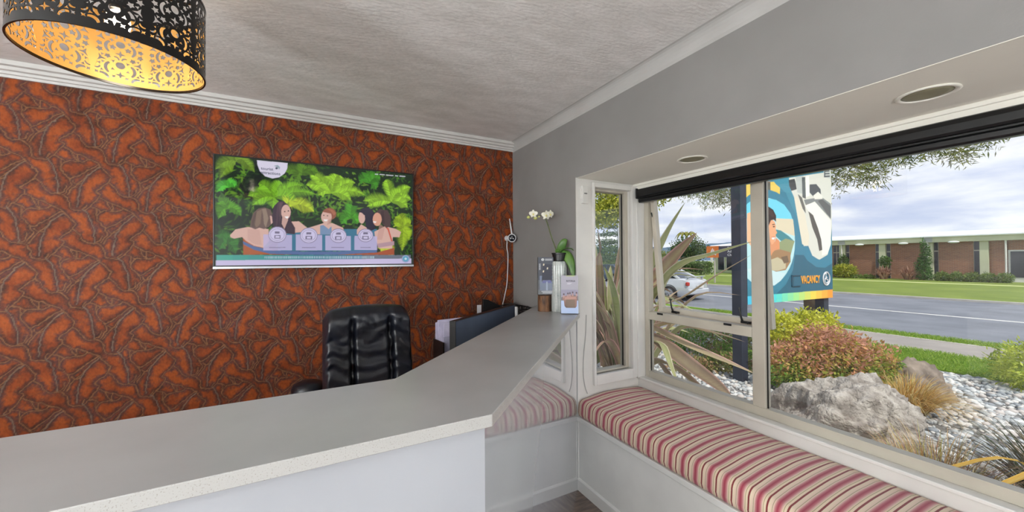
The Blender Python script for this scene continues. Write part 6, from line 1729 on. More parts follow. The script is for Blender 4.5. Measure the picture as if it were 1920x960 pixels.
ba = (3.68, 3.62, ZG)
EX = [([ba, (3.7, 3.56, 0.75), (3.55, 3.12, 1.41), (3.4, 2.79, 1.76), (3.3, 2.49, 2.07)], 0.17, 3),
      ([ba, (3.6, 3.38, 1.0), (3.4, 2.88, 1.35), (3.3, 2.56, 1.58), (3.25, 2.33, 1.75)], 0.15, 2),
      ([ba, (3.6, 3.47, 0.58), (3.4, 2.92, 1.17), (3.3, 2.56, 1.43), (3.25, 2.2, 1.53), (3.2, 1.78, 1.64)], 0.085, 3),
      ([ba, (3.7, 3.47, 0.71), (3.5, 2.69, 1.07), (3.4, 2.25, 1.32), (3.3, 1.85, 1.53)], 0.075, 1),
      ([ba, (3.6, 3.38, 0.66), (3.5, 3.15, 0.68), (3.3, 2.42, 0.6), (3.2, 2.03, 0.58), (3.15, 1.75, 0.56)], 0.14, 0),
      ([ba, (3.7, 3.48, 0.43), (3.5, 2.9, 0.76), (3.4, 2.31, 0.78), (3.35, 1.94, 0.76)], 0.09, 1),
      ([ba, (3.5, 3.33, 0.48), (3.3, 2.87, 0.59), (3.1, 2.33, 0.49), (2.95, 1.94, 0.43), (2.9, 1.78, 0.38)], 0.17, 4),
      ([ba, (3.3, 3.02, 0.5), (3.2, 2.73, 0.6), (3.0, 2.46, 0.5), (2.9, 2.26, 0.30)], 0.08, 3),
      ([ba, (3.5, 3.16, 1.02), (3.3, 2.41, 0.97), (3.25, 2.13, 0.94), (3.2, 1.91, 1.01)], 0.045, 3),
      ([ba, (3.3, 3.11, 0.18), (3.2, 2.72, 0.41), (3.0, 2.2, 0.37), (2.9, 1.84, 0.22)], 0.16, 1),
      ([ba, (3.7, 3.5, 0.9), (3.62, 3.3, 1.35), (3.5, 3.1, 1.75)], 0.08, 2), ([ba, (3.6, 3.3, 0.25), (3.4, 2.9, 0.3), (3.2, 2.5, 0.12), (3.1, 2.2, -0.1)], 0.10, 4)]
flax('flax_plant', 'big flax with pink-edged sword leaves arching across the opening sash', (3.68, 3.62), 44, 4, EX, hmax=1.9)
flax('flax_plant', 'tall upright flax clump filling the narrow side window', (4.30, 4.66), 70, 9, (), hmax=2.25)

# ------------------------------------------------------------------ rocks
M_ROCK = pm('pale_lichen_rock', (186, 180, 172), (128, 121, 114), 9, rough=0.95, spec=0.1, bump=1.0, bdist=0.03, bscale=36, detail=10, lo=0.38, hi=0.66)
M_ROCK2 = pm('brown_grey_rock', (150, 138, 126), (108, 98, 90), 6, rough=0.95, spec=0.15, bump=0.8, bscale=24, detail=10)


def rock(label, c, r, rz, seed, mat, sub=5, skew=(0, 0), group=None):
    V, F = ico(sub)
    out = np.empty_like(V)
    for i, p in enumerate(V):
        q = Vector(p)
        n1 = mnoise.fractal(q * 1.3 + Vector((seed, 0, 0)), 1.0, 2.0, 4)
        ri = 1.0 - abs(mnoise.noise(q * 1.9 + Vector((0, seed, 0)))) * 0.35
        n3 = mnoise.noise(q * 6 + Vector((seed, seed, 0))) * 0.06 + mnoise.noise(q * 13 + Vector((seed, 3, 0))) * 0.04 + mnoise.noise(q * 27 + Vector((seed, 5, 0))) * 0.022 - 0.10 * max(0, mnoise.noise(q * 9 + Vector((2, seed, 7))) - 0.22)
        cell = mnoise.noise(q * 4 + Vector((9, seed, 2)))
        s = (0.98 + 0.20 * n1) * ri * 1.08 + n3 - 0.05 * max(0, cell - 0.25)
        out[i] = np.array(p) * s
    out[:, 0] += skew[0] * out[:, 2]
    out[:, 1] += skew[1] * out[:, 2]
    out *= np.array(r)
    ca, sa = math.cos(rz), math.sin(rz)
    x, y = out[:, 0] * ca - out[:, 1] * sa, out[:, 0] * sa + out[:, 1] * ca
    W_ = np.stack([x + c[0], y + c[1], np.maximum(out[:, 2] + c[2], ZG - 0.06)], 1)
    o = np_mesh('rock', W_, F, mat, None, None, smooth=True)
    return tag(o, label, 'rock', group)


rock('large pale pitted boulder just outside the bay window glass', (4.50, 1.72, ZG - 0.02), (0.60, 0.52, 0.60), R(-58), 3.0, M_ROCK, 6, (0.25, 0.0))
rock('brown pointed rock behind the golden tussock grass', (6.62, 1.82, ZG), (0.34, 0.30, 0.42), R(-60), 7.7, M_ROCK2, 5, (0.1, 0))
rock('small cream stone low against the tall window mullion', (4.55, 2.42, ZG), (0.16, 0.13, 0.13), 0.3, 1.2, pm('cream_stone', (206, 190, 168), (170, 150, 130), 9, rough=0.95, bump=0.6, bscale=30), 3)

# ------------------------------------------------------------------ garden plants
shrub('nandina_bush', 'mounded red, orange and green nandina bush under the motel sign', 'bush', (6.0, 2.36),
      [(-0.40, 0.25, 0.32, 0.42, 0.40, 0.32), (0.0, 0.05, 0.46, 0.50, 0.46, 0.40), (0.38, -0.20, 0.32, 0.38, 0.36, 0.36), (-0.25, 0.35, 0.25, 0.36, 0.32, 0.25), (0.1, -0.18, 0.25, 0.40, 0.36, 0.3)], 17000, 0.052,
      [(92, 130, 50), (116, 150, 60), (140, 162, 66), (166, 170, 76), (190, 166, 90), (204, 150, 104), (198, 148, 124)], 21, shell=0.5, droop=0.25, rise=1.0)
shrub('yellow_shrub', 'bright yellow-green leafy shrub rising behind the red nandina, below the sign panel', 'bush', (6.4, 2.83),
      [(-0.45, 0.12, 0.70, 0.32, 0.20, 0.26), (0.0, 0.0, 0.72, 0.36, 0.20, 0.27), (0.40, -0.06, 0.68, 0.32, 0.18, 0.26), (0.0, 0.0, 0.35, 0.6, 0.2, 0.3)], 6500, 0.058, [(176, 178, 50), (206, 206, 62), (220, 220, 96), (190, 186, 80)], 22, shell=0.5)
shrub('pale_shrub', 'small pale green feathery shrub beside the sign post foot', 'bush', (8.25, 3.12), [(0, 0, 0.2, 0.3, 0.25, 0.22)], 900, 0.06, [(176, 188, 120), (150, 166, 96)], 23)
shrub('golden_conifer', 'rounded lime-green dwarf conifer at the lawn edge by the gravel', 'bush', (8.35, 0.98), [(0, 0, 0.28, 0.52, 0.50, 0.36), (0.1, -0.3, 0.25, 0.4, 0.4, 0.3)], 11000, 0.055, [(128, 150, 42), (162, 178, 56), (192, 202, 80)], 24, shell=0.72, aspect=0.3)
shrub('ground_cover', 'low green ground cover beyond the flax, seen through the lower side pane', 'bush', (6.6, 4.55), [(0, 0, 0.15, 0.85, 0.7, 0.28), (0.5, -0.6, 0.12, 0.6, 0.5, 0.24), (-0.5, -0.75, 0.10, 0.5, 0.4, 0.2)], 6000, 0.06, [(92, 132, 50), (118, 152, 64), (150, 160, 84), (140, 110, 84)], 25)
shrub('ground_cover', 'sprawling green and straw ground cover at the base of the dark sign post', 'bush', (5.75, 3.62), [(0, 0, 0.08, 0.5, 0.35, 0.16), (-0.5, 0.3, 0.06, 0.4, 0.3, 0.12)], 2200, 0.06, [(110, 142, 56), (150, 150, 90), (170, 140, 104)], 26)


def tuft(name, label, at, **kw):
    root = thing(name, label, 'grass', (at[0], at[1], ZG))
    blades(root, 'blades', at, **kw)
    return root


STRAW = [(206, 166, 92), (226, 192, 124), (188, 146, 80), (222, 206, 150), (166, 150, 84)]
RUST = [(176, 140, 98), (196, 160, 116), (206, 182, 140), (150, 138, 74), (166, 118, 84)]
tuft('tussock_grass', 'golden tussock grass leaning in front of the brown pointed rock', (5.85, 1.62), n=900, h=0.50, spread=0.50, width=0.009, palette=STRAW, seed=31, droop=0.75, br=0.12, bias=(-0.10, -0.10))
tuft('tussock_grass', 'brown wispy tussock close to the window sill, right of the pale boulder'.replace('right of', 'beside'), (4.05, 0.98), n=420, h=0.46, spread=0.50, width=0.007, palette=RUST + [(214, 200, 170), (190, 186, 110)], seed=32, droop=0.7, br=0.20)
tuft('tussock_grass', 'low straw-coloured grass sprawling below the window glass near the sedge', (3.35, 0.62), n=700, h=0.42, spread=0.55, width=0.010, palette=STRAW + [(150, 160, 70)], seed=33, droop=0.9, br=0.2)
tuft('tussock_grass', 'small straw tuft between the boulder and the sill edge', (3.62, 1.42), n=260, h=0.34, spread=0.25, width=0.009, palette=RUST, seed=34, droop=0.6, br=0.08)
tuft('dry_grass', 'dry straw grass at the foot of the flax beside the mullion', (3.55, 2.35), n=420, h=0.30, spread=0.40, width=0.010, palette=STRAW, seed=35, droop=0.8, br=0.2)
tuft('dry_grass', 'yellow-green grass tuft below the arching flax leaves near the window corner', (3.0, 2.75), n=420, h=0.42, spread=0.35, width=0.011, palette=[(176, 178, 92), (150, 160, 70), (206, 196, 130)], seed=36, droop=0.7, br=0.15)
sd = thing('sedge', 'dark green and bronze sedge with long drooping leaves near the sill', 'plant', (4.35, 0.42, ZG))
blades(sd, 'blades', (4.35, 0.42), n=420, h=0.62, spread=0.85, width=0.016, palette=[(70, 82, 54), (52, 58, 44), (96, 92, 66), (120, 104, 80)], seed=37, droop=0.7, br=0.12)
for pth, wd_, ci in (([(4.3, 0.42, ZG), (3.9, 0.45, 0.22), (3.4, 0.55, 0.24), (2.95, 0.75, 0.10)], 0.035, 3), ([(4.3, 0.42, ZG), (4.0, 0.6, 0.18), (3.6, 0.85, 0.10), (3.3, 1.0, -0.05)], 0.03, 1), ([(4.35, 0.42, ZG), (4.0, 0.3, 0.25), (3.5, 0.3, 0.22), (3.0, 0.42, 0.02)], 0.035, 1)):
    V, F, C = strap(pth, wd_, ((214, 178, 84), (190, 150, 62), (200, 170, 90)))
    np_mesh('leaf', V, F, M_LEAFY, sd, np.array(C), smooth=True)


def lawn_blades(x0, x1, y0, y1, n, seed):
    rs = np.random.RandomState(seed)
    b0 = np.stack([x0 + (x1 - x0) * rs.rand(n), y0 + (y1 - y0) * rs.rand(n), np.full(n, ZG + 0.018)], 1)
    a = rs.rand(n) * 6.28
    sdv = np.stack([np.cos(a), np.sin(a), np.zeros(n)], 1) * 0.006
    tip = b0 + np.stack([0.03 * rs.normal(size=n), 0.03 * rs.normal(size=n), 0.03 + 0.035 * rs.rand(n)], 1)
    V = np.stack([b0 - sdv, b0 + sdv, tip], 1).reshape(-1, 3)
    pal = np.array([L3(c) for c in ((128, 164, 48), (108, 146, 42), (150, 178, 66), (166, 186, 84))])
    c = pal[rs.randint(0, 4, n)]
    return V, np.arange(3 * n).reshape(n, 3), np.repeat(c, 3, 0)


for nm_, args, lb in (('grass', (8.5, 10.0, -0.5, 6.5, 26000, 41), 'mown green grass strip between the gravel bed and the footpath'), ('grass', (11.38, 11.95, -0.5, 8, 12000, 42), 'narrow green grass berm between the footpath and the road kerb')):
    V, F, C = lawn_blades(*args)
    tag(np_mesh(nm_, V, F, M_LEAFY, None, C), lb, 'grass', kind='stuff')

# ================================================================== MOTEL SIGN
sg = thing('motel_sign', 'tall double-post motel sign with pool and bedroom pictures reading VACANCY', 'sign', (6.475, 3.04, ZG))
SA, SB = np.array([5.4, 3.11]), np.array([7.55, 2.97])
se = (SB - SA) / np.linalg.norm(SB - SA)
sn = np.array([se[1], -se[0]])              # towards the motel
SLEN = 2.155
M_POST = pm('dark_slate_post', (52, 58, 74), (44, 50, 64), 6, rough=0.5)


def sp_(s, o, z):
    p = SA + se * s + sn * o
    return (float(p[0]), float(p[1]), z)


def sbox(mb, s0, s1, o0, o1, z0, z1):
    v = [sp_(s0, o0, z0), sp_(s1, o0, z0), sp_(s1, o1, z0), sp_(s0, o1, z0), sp_(s0, o0, z1), sp_(s1, o0, z1), sp_(s1, o1, z1), sp_(s0, o1, z1)]
    return mb.add(v, [(0, 1, 2, 3), (4, 7, 6, 5), (0, 4, 5, 1), (1, 5, 6, 2), (2, 6, 7, 3), (3, 7, 4, 0)])


sbox(MB(), -0.135, -0.005, -0.12, 0.02, ZG - 0.1, 3.95).build('post', M_POST, sg, bevel=0.004)
sbox(MB(), SLEN - 0.155, SLEN - 0.02, -0.16, -0.03, ZG - 0.1, 3.95).build('post', M_POST, sg, bevel=0.004)
sbox(MB(), -0.004, SLEN, -0.02, 0.018, 0.842, 3.86).build('panel', M_POST, sg)


def paint_sign():
    H_ = 2.15
    c = Canvas(300, 300, (58, 128, 152))
    for col, al, pts in SIGN_ART:
        c.poly([(s / SLEN, (z - 0.842) / H_) for s, z in pts], col, al)
    return c


M_SIGN = attr_mat('printed_sign_face', rough=0.4, spec=0.4, scale=60, amount=0.05)
paint_sign().mesh('face', sp_(0, 0.0195, 0.842), (se[0] * SLEN, se[1] * SLEN, 0), (0, 0, 2.15), M_SIGN, sg)
sbox(MB(), 0, SLEN, 0.018, 0.0195, 2.992, 3.86).build('upper_face', pm('teal_sign_print', (58, 128, 152), (54, 122, 146), 4, rough=0.4), sg)
o_ = WORLD[sg.name]


def on_sign(s, z, o=0.022):
    p = sp_(s, o, z)
    return Matrix.Translation((p[0] - o_[0], p[1] - o_[1], p[2] - o_[2])) @ Matrix.Rotation(math.atan2(se[1], se[0]), 4, 'Z') @ Matrix.Rotation(R(90), 4, 'X')


M_ORANGE = pm('orange_lettering', (250, 176, 70), (244, 164, 58), 10, rough=0.4)
text_mesh('vacancy_lettering', 'VACANCY', 0.172, M_ORANGE, sg, on_sign(1.272, 1.096), 0.004, 0.003, fit=(0.512, 0.126))
# access symbol: ring, figure in a wheelchair
wc = MB()
wc.tube([sp_(1.966 + 0.092 * math.cos(a), 0.024, 1.159 + 0.105 * math.sin(a)) for a in np.linspace(0, 2 * PI, 33)], 0.011, 6)
wc.tube([sp_(1.966 + 0.044 * math.cos(R(a)) + 0.0, 0.024, 1.130 + 0.046 * math.sin(R(a))) for a in range(110, 351, 20)], 0.008, 6)
wc.tube([sp_(1.950, 0.024, 1.212), sp_(1.955, 0.024, 1.150), sp_(1.995, 0.024, 1.146), sp_(2.012, 0.024, 1.100), sp_(2.028, 0.024, 1.106)], 0.010, 6)
wc.tube([sp_(1.952, 0.024, 1.182), sp_(1.985, 0.024, 1.180)], 0.008, 6)
wc.ball(sp_(1.948, 0.024, 1.236), 0.015, 10, 6)
wc.build('access_symbol', M_WINK, sg)
nv = MB()
for s0, s1, z0, z1 in ((1.03, 1.042, 1.06, 1.235), (1.03, 1.25, 1.223, 1.235), (1.03, 1.25, 1.06, 1.072)):
    sbox(nv, s0, s1, 0.0195, 0.03, z0, z1)
nv.build('cover_frame', pm('dark_teal_frame', (40, 84, 104), (36, 78, 98), 10, rough=0.5), sg)

# ================================================================== TREES
NEED = [(96, 112, 66), (120, 134, 78), (150, 154, 90), (140, 140, 110), (176, 176, 96)]


def tree(name, label, at, trunk, blobs, n, size, palette, seed, tr=0.16, aspect=0.2, group=None, shell=0.25, **kw):
    root = thing(name, label, 'tree', (at[0], at[1], ZG), group=group)
    mb = MB()
    pts = smooth_path([(at[0], at[1], ZG - 0.1)] + list(trunk), 4)
    mb.tube([tuple(p) for p in pts], [tr * (1 - 0.6 * i / (len(pts) - 1)) for i in range(len(pts))], 10)
    mb.build('trunk', M_BARK, root, smooth=True)
    top = Vector(pts[-1])
    rs = random.Random(seed)
    for b_ in blobs:
        f = Vector(pts[int(len(pts) * rs.uniform(0.55, 0.98))])
        e = Vector(b_[:3])
        mid = (f + e) / 2 + Vector((rs.uniform(-.2, .2), rs.uniform(-.2, .2), 0.25))
        bm_ = MB().tube([tuple(p) for p in smooth_path([f, mid, e], 4)], [tr * 0.32, tr * 0.28, tr * 0.25, tr * 0.22, tr * 0.19, tr * 0.15, tr * 0.12, tr * 0.10, tr * 0.07], 6)
        bm_.build('branch', M_BARK, root, smooth=True)
    crown(root, blobs, n, size, palette, seed, aspect=aspect, shell=shell, **kw)
    return root


BL = [(8.6, 6.25, 3.30, 0.5, 0.55, 0.30), (8.5, 5.6, 3.02, 0.5, 0.5, 0.36), (8.5, 5.05, 2.98, 0.5, 0.5, 0.40), (8.6, 4.3, 3.0, 0.6, 0.6, 0.42), (8.5, 3.35, 3.05, 0.45, 0.36, 0.42), (8.5, 3.0, 3.12, 0.42, 0.34, 0.40), (8.5, 2.72, 3.00, 0.4, 0.26, 0.36),
      (8.5, 2.42, 3.20, 0.4, 0.28, 0.28), (8.5, 2.08, 3.24, 0.4, 0.26, 0.26), (8.5, 1.76, 3.10, 0.36, 0.22, 0.28), (8.5, 1.52, 3.22, 0.34, 0.22, 0.22), (8.5, 1.22, 3.32, 0.34, 0.24, 0.16), (8.5, 0.95, 3.44, 0.3, 0.2, 0.12),
      (9.0, 4.0, 4.3, 1.3, 1.2, 0.7), (9.1, 2.8, 4.1, 1.1, 1.0, 0.5), (9.2, 5.4, 4.2, 1.1, 1.0, 0.6), (9.4, 4.0, 5.3, 1.2, 1.2, 0.7)]
tree('garden_tree', 'fine-leaved tree standing behind the motel sign, boughs hanging into the sky', (9.25, 3.95), [(9.2, 3.98, 1.2), (9.2, 4.0, 2.6), (9.3, 4.0, 4.2), (9.35, 4.05, 5.2)], BL, 30000, 0.085, NEED, 51, tr=0.15, aspect=0.17)
YB_ = [(10.6, 11.9, 3.55, 1.2, 1.2, 0.75), (10.3, 10.9, 3.5, 1.1, 1.0, 0.62), (10.4, 9.6, 3.75, 1.0, 0.85, 0.5), (10.8, 12.9, 3.4, 1.1, 1.0, 0.7), (10.6, 11.2, 4.9, 1.8, 1.8, 1.0), (10.7, 9.0, 3.9, 0.7, 0.5, 0.42)]
tree('street_tree', 'yellow-green broadleaf tree whose canopy tops the narrow side window', (10.85, 10.25), [(10.8, 10.3, 1.2), (10.7, 10.6, 2.6), (10.6, 10.9, 4.2)], YB_, 12000, 0.13, [(150, 160, 62), (186, 188, 74), (206, 204, 92), (120, 134, 58)], 52, aspect=0.5, shell=0.3)
rs = random.Random(8)
CB = []
for k in range(9):
    z_ = 1.6 + k * 0.85
    r_ = 3.4 - k * 0.30
    for q in range(4):
        a = q * 1.57 + k * 0.7
        CB.append((28.4 + 0.55 * r_ * math.cos(a), 29.4 + 0.55 * r_ * math.sin(a), z_, 0.55 * r_, 0.55 * r_, 0.30))
ced = thing('cedar_tree', 'blue-green tiered cedar across the road, seen through the side window', 'tree', (28.4, 29.4, ZG))
MB().tube([(28.4, 29.4, ZG - 0.1), (28.4, 29.4, 9.0)], [0.28, 0.06], 10).build('trunk', M_BARK, ced)
crown(ced, CB, 12000, 0.24, [(70, 96, 74), (88, 116, 84), (110, 132, 100), (58, 80, 64)], 53, aspect=0.25, shell=0.2, flat=0.7)
FARG = 'distant trees beyond the road'
far = (('round dark-green tree on the skyline beyond the silver car', (65, 48.4), 3.4, 5.7, [(70, 92, 52), (92, 112, 60), (52, 72, 44)], 5200, 54, 0.34),
       ('yellow-tinged bushy tree behind the large flax, across the road', (49, 42.2), 2.8, 3.0, [(116, 132, 62), (150, 154, 76), (88, 108, 56)], 4200, 55, 0.34),
       ('olive bushy tree next to the yellow-tinged one across the road', (58, 56.5), 3.2, 4.0, [(96, 116, 58), (120, 136, 70)], 3600, 57, 0.34),
       ('dense green tree behind the cedar across the road', (40, 43.5), 4.0, 4.6, [(84, 108, 60), (108, 128, 72)], 3600, 56, 0.32))
for lb, at, r_, zt, pal, n_, sdx, sz in far:
    tree('background_tree', lb, at, [(at[0], at[1], 1.2), (at[0], at[1], zt - r_ * 0.4)], [(at[0], at[1], zt - r_ * 0.62, r_, r_, r_ * 0.62), (at[0] - 0.8, at[1] + 0.9, zt - r_ * 0.9, r_ * 0.8, r_ * 0.8, r_ * 0.55), (at[0] + 0.6, at[1] - 1.2, zt - r_ * 0.9, r_ * 0.7, r_ * 0.7, r_ * 0.5)], n_, sz, pal, sdx, aspect=0.55, shell=0.5, group=FARG, low=ZG)
pa = thing('palm_tree', 'palm with yellowish crown of fronds rising over the round dark tree', 'tree', (74.0, 55.6, ZG))
MB().tube([(74.0, 55.6, ZG), (74.0, 55.6, 6.3)], [0.3, 0.2], 10).build('trunk', M_BARK, pa)
for k in range(14):
    a = k * 2 * PI / 14 + 0.2
    o__ = Vector((math.cos(a), math.sin(a), 0))
    c0 = Vector((74.0, 55.6, 6.3))
    V, F, C = strap([tuple(c0), tuple(c0 + o__ * 0.9 + Vector((0, 0, 0.75 + 0.2 * (k % 3)))), tuple(c0 + o__ * 1.9 + Vector((0, 0, 0.55))), tuple(c0 + o__ * 2.6 + Vector((0, 0, -0.5)))], 0.55, ((186, 170, 92), (150, 144, 70), (120, 128, 62)))
    np_mesh('frond', V, F, M_LEAFY, pa, np.array(C), smooth=True)


def hedge(name, label, x0, x1, y0, y1, h, pal, seed, n, size=0.14, group=None):
    root = thing(name, label, 'hedge', ((x0 + x1) / 2, (y0 + y1) / 2, ZG), group=group)
    rs = np.random.RandomState(seed)
    p = np.stack([x0 + (x1 - x0) * rs.rand(n), y0 + (y1 - y0) * rs.rand(n), ZG + h * np.sqrt(rs.rand(n)) * (0.85 + 0.2 * rs.rand(n))], 1)
    ax = rs.normal(size=(n, 3))
    ax /= np.linalg.norm(ax, axis=1, keepdims=True)
    sdv = np.cross(ax, rs.normal(size=(n, 3)))
    sdv /= np.linalg.norm(sdv, axis=1, keepdims=True)
    V = np.stack([p, p + ax * size * .5 + sdv * size * .25, p + ax * size, p + ax * size * .5 - sdv * size * .25], 1).reshape(-1, 3)
    c = np.array([L3(q) for q in pal])[rs.randint(0, len(pal), n)]
    o = np_mesh('leaves', V, np.arange(4 * n).reshape(n, 4), M_LEAFY, root, np.repeat(c, 4, 0))
    o['kind'] = 'stuff'
    return root


hedge('hedge', 'clipped green hedge across the road beyond the silver car', 36, 37.5, 24.9, 28.6, 1.35, [(96, 120, 66), (118, 140, 82), (78, 104, 58)], 61, 4500, 0.22)
hedge('hedge', 'dark hedge at the far lawn edge beneath the cedar', 33, 34.5, 33.5, 46, 1.1, [(84, 104, 66), (104, 122, 78)], 62, 5000, 0.28)

# ------------------------------------------------------------------ hills, aerial haze painted into their blue
V, F = [], []
nn = 160
for i in range(nn):
    a = R(18 + 62 * i / (nn - 1))
    h = 20 + 9 * mnoise.noise(Vector((i * 0.045, 2, 0))) + 3 * mnoise.noise(Vector((i * 0.2, 5, 0))) + 1.0 * mnoise.noise(Vector((i * 0.9, 5, 0)))
    for r_, z_ in ((700, -2), (740, h * 0.6), (800, h + 8), (900, -2)):
        V.append((r_ * math.cos(a), r_ * math.sin(a), z_))
for i in range(nn - 1):
    for q in range(3):
        F.append((i * 4 + q, (i + 1) * 4 + q, (i + 1) * 4 + q + 1, i * 4 + q + 1))
struct(MB().add(V, F).build('hills', pm('hazy_blue_hills', (96, 116, 134), (84, 104, 122), 0.02, rough=1.0, spec=0.0), smooth=True))

# ================================================================== BRICK HALL ACROSS THE ROAD
M_BRICK = None


def brick_mat():
    m = bpy.data.materials.new('brown_brickwork')
    m.use_nodes = True
    t = m.node_tree
    b_ = t.nodes['Principled BSDF']
    b_.inputs['Roughness'].default_value = 0.9
    tcn = N(t, 'ShaderNodeTexCoord')
    s = N(t, 'ShaderNodeSeparateXYZ')
    t.links.new(tcn.outputs['Object'], s.inputs[0])
    cb_ = N(t, 'ShaderNodeCombineXYZ')
    t.links.new(s.outputs[1], cb_.inputs[0])
    t.links.new(s.outputs[2], cb_.inputs[1])
    br_ = N(t, 'ShaderNodeTexBrick')
    br_.inputs['Color1'].default_value = (*L3((158, 106, 78)), 1)
    br_.inputs['Color2'].default_value = (*L3((134, 88, 66)), 1)
    br_.inputs['Mortar'].default_value = (*L3((150, 128, 112)), 1)
    br_.inputs['Scale'].default_value = 1.0
    br_.inputs['Brick Width'].default_value = 0.24
    br_.inputs['Row Height'].default_value = 0.085
    br_.inputs['Mortar Size'].default_value = 0.010
    t.links.new(cb_.outputs[0], br_.inputs['Vector'])
    t.links.new(br_.outputs['Color'], b_.inputs['Base Color'])
    return m


M_BRICK = brick_mat()
M_FASC = pm('sage_cream_fascia', (200, 202, 172), (190, 192, 162), 1.2, rough=0.7)
M_ROOFW = pm('white_metal_roof', (232, 236, 238), (222, 226, 230), 0.8, rough=0.5)
M_DARKG = pm('dark_window_glass', (52, 54, 66), (44, 46, 58), 2, rough=0.12, spec=0.6)
hall = thing('brick_hall', 'long low brick hall with cream pilasters and white roof across the road', 'building', (42.5, 11, ZG))
XH = 42.0


def hb(name, mat, y0, y1, z0, z1, x0=XH, x1=XH + 0.25, par=None, bevel=0):
    return MB().box(x0, x1, y0, y1, z0, z1).build(name, mat, par or hall, bevel=bevel)


for y0, y1 in ((16.35, 19.5), (13.44, 15.16), (10.52, 12.49), (8.12, 9.82), (6.71, 7.41), (4.2, 6.60)):
    hb('brick_wall', M_BRICK, y0, y1, ZG - 0.1 if y0 > 4.3 else 1.9, 2.63)
for y0, y1 in ((16.09, 16.35), (15.83, 16.09), (15.16, 15.41), (13.16, 13.44), (12.49, 12.75), (9.82, 10.07), (7.81, 8.12)):
    wn = hb('window_strip', M_ALU, y0, y1, ZG - 0.05, 2.63, XH + 0.02, XH + 0.2)
    hb('pane', M_DARKG, y0 + 0.03, y1 - 0.03, ZG, 1.92, XH + 0.0, XH + 0.03, wn)
    hb('pane', M_DARKG, y0 + 0.03, y1 - 0.03, 2.0, 2.62, XH + 0.0, XH + 0.03, wn)
for y0, y1 in ((15.41, 15.83), (12.75, 13.16), (10.07, 10.52), (7.41, 7.81), (19.5, 19.9)):
    hb('pilaster', M_FASC, y0, y1, ZG - 0.1, 2.66, XH - 0.18, XH + 0.25)
for y_ in (15.63, 10.33, 6.66):
    MB().tube([(XH - 0.24, y_, ZG), (XH - 0.24, y_, 3.1)], 0.05, 8).build('downpipe', M_WHITE, hall)
MB().box(XH - 0.35, XH + 0.3, 2.0, 20.5, 2.63, 3.02).build('fascia', M_FASC, hall)
for y0 in (15.35, 10.05):
    MB().box(XH - 0.37, XH - 0.34, y0, y0 + 0.5, 2.63, 3.04).build('rainhead', pm('grey_rainhead', (170, 172, 172), None, 5), hall)
MB().extrude_y([(XH - 0.45, 3.02), (XH + 9, 3.02), (XH + 9, 3.75), (XH + 7.0, 3.75), (XH - 0.45, 3.10)][::-1], 2.0, 20.6).build('roof', M_ROOFW, hall)
MB().box(XH + 0.25, XH + 9, 2.0, 20.4, ZG, 3.02).build('hall_body', M_BRICK, hall)
dr = MB().box(XH - 0.02, XH + 0.2, 4.2, 6.60, ZG, 1.96).build('entrance_frame', M_WHITE, hall)
MB().box(XH - 0.05, XH - 0.01, 5.42, 6.50, 0.08, 1.86).build('door_leaf', M_DARKG, dr)
MB().box(XH - 0.05, XH - 0.01, 4.3, 5.36, 0.08, 1.86).build('door_leaf', M_DARKG, dr)
for y_ in (14.3, 11.6, 8.95):
    MB().ball((XH - 0.50, y_, 2.60), (0.16, 0.30, 0.09), 10, 6).build('floodlight', M_ROOFW, hall, smooth=True)
MB().box(XH - 0.5, XH + 0.2, 3.2, 5.3, 2.28, 2.44).build('porch_canopy', pm('dark_canopy', (92, 76, 70), None, 3), hall)

FP = 'plants along the brick hall'
XP = 40.4
shrub('hall_bush', 'rounded golden bush at the brick hall corner beside the motel sign', 'bush', (XP, 15.0), [(0, 0, 0.6, 0.7, 0.82, 0.55)], 2600, 0.16, [(150, 160, 58), (186, 186, 72), (120, 138, 54)], 71, FP, shell=0.6)
shrub('hall_bush', 'small upright green shrub behind the golden bush at the brick hall', 'bush', (XP + 0.9, 15.35), [(0, 0, 1.3, 0.3, 0.34, 0.75)], 700, 0.15, [(92, 120, 62), (70, 98, 52)], 72, FP)
shrub('hall_bush', 'small round green shrub in front of the second cream pilaster', 'bush', (XP + 0.9, 12.65), [(0, 0, 1.35, 0.3, 0.3, 0.5)], 600, 0.15, [(86, 124, 56), (66, 100, 48)], 73, FP)
for (y_, lb, sdx) in ((12.45, 'bronze flax clump by the second pilaster of the brick hall', 74), (11.05, 'reddish flax clump at the foot of the slim conifer by the hall', 75)):
    r_ = thing('bronze_flax', lb, 'plant', (XP, y_, ZG), group=FP)
    blades(r_, 'blades', (XP, y_), n=260, h=1.15, spread=0.66, width=0.075, palette=[(150, 104, 86), (180, 136, 112), (126, 88, 76), (206, 170, 150)], seed=sdx, droop=0.7, br=0.2)
cn = thing('slim_conifer', 'tall narrow dark conifer standing before the brick hall', 'tree', (XP + 0.45, 10.3, ZG))
MB().tube([(XP + 0.45, 10.3, ZG), (XP + 0.45, 10.3, 2.6)], [0.08, 0.02], 8).build('trunk', M_BARK, cn)
crown(cn, [(XP + 0.45, 10.3 + 0.1 * math.sin(k), 0.1 + k * 0.36, 0.52 - k * 0.055, 0.52 - k * 0.055, 0.34) for k in range(8)], 2600, 0.14, [(74, 116, 56), (92, 136, 66), (56, 92, 46)], 76, shell=0.5)
for k, y_ in enumerate((9.3, 8.6, 7.9, 7.2, 6.5)):
    shrub('border_bush', ('low green border bush nearest the slim conifer', 'second low border bush from the conifer along the hall', 'low border bush in the middle of the row along the hall', 'low border bush before the wide cream pilaster', 'low border bush beside the hall entrance door')[k], 'bush', (XP, y_), [(0, 0, 0.28, 0.42, 0.36, 0.36)], 900, 0.13, [(104, 128, 62), (130, 150, 76), (84, 106, 56)], 80 + k, FP)
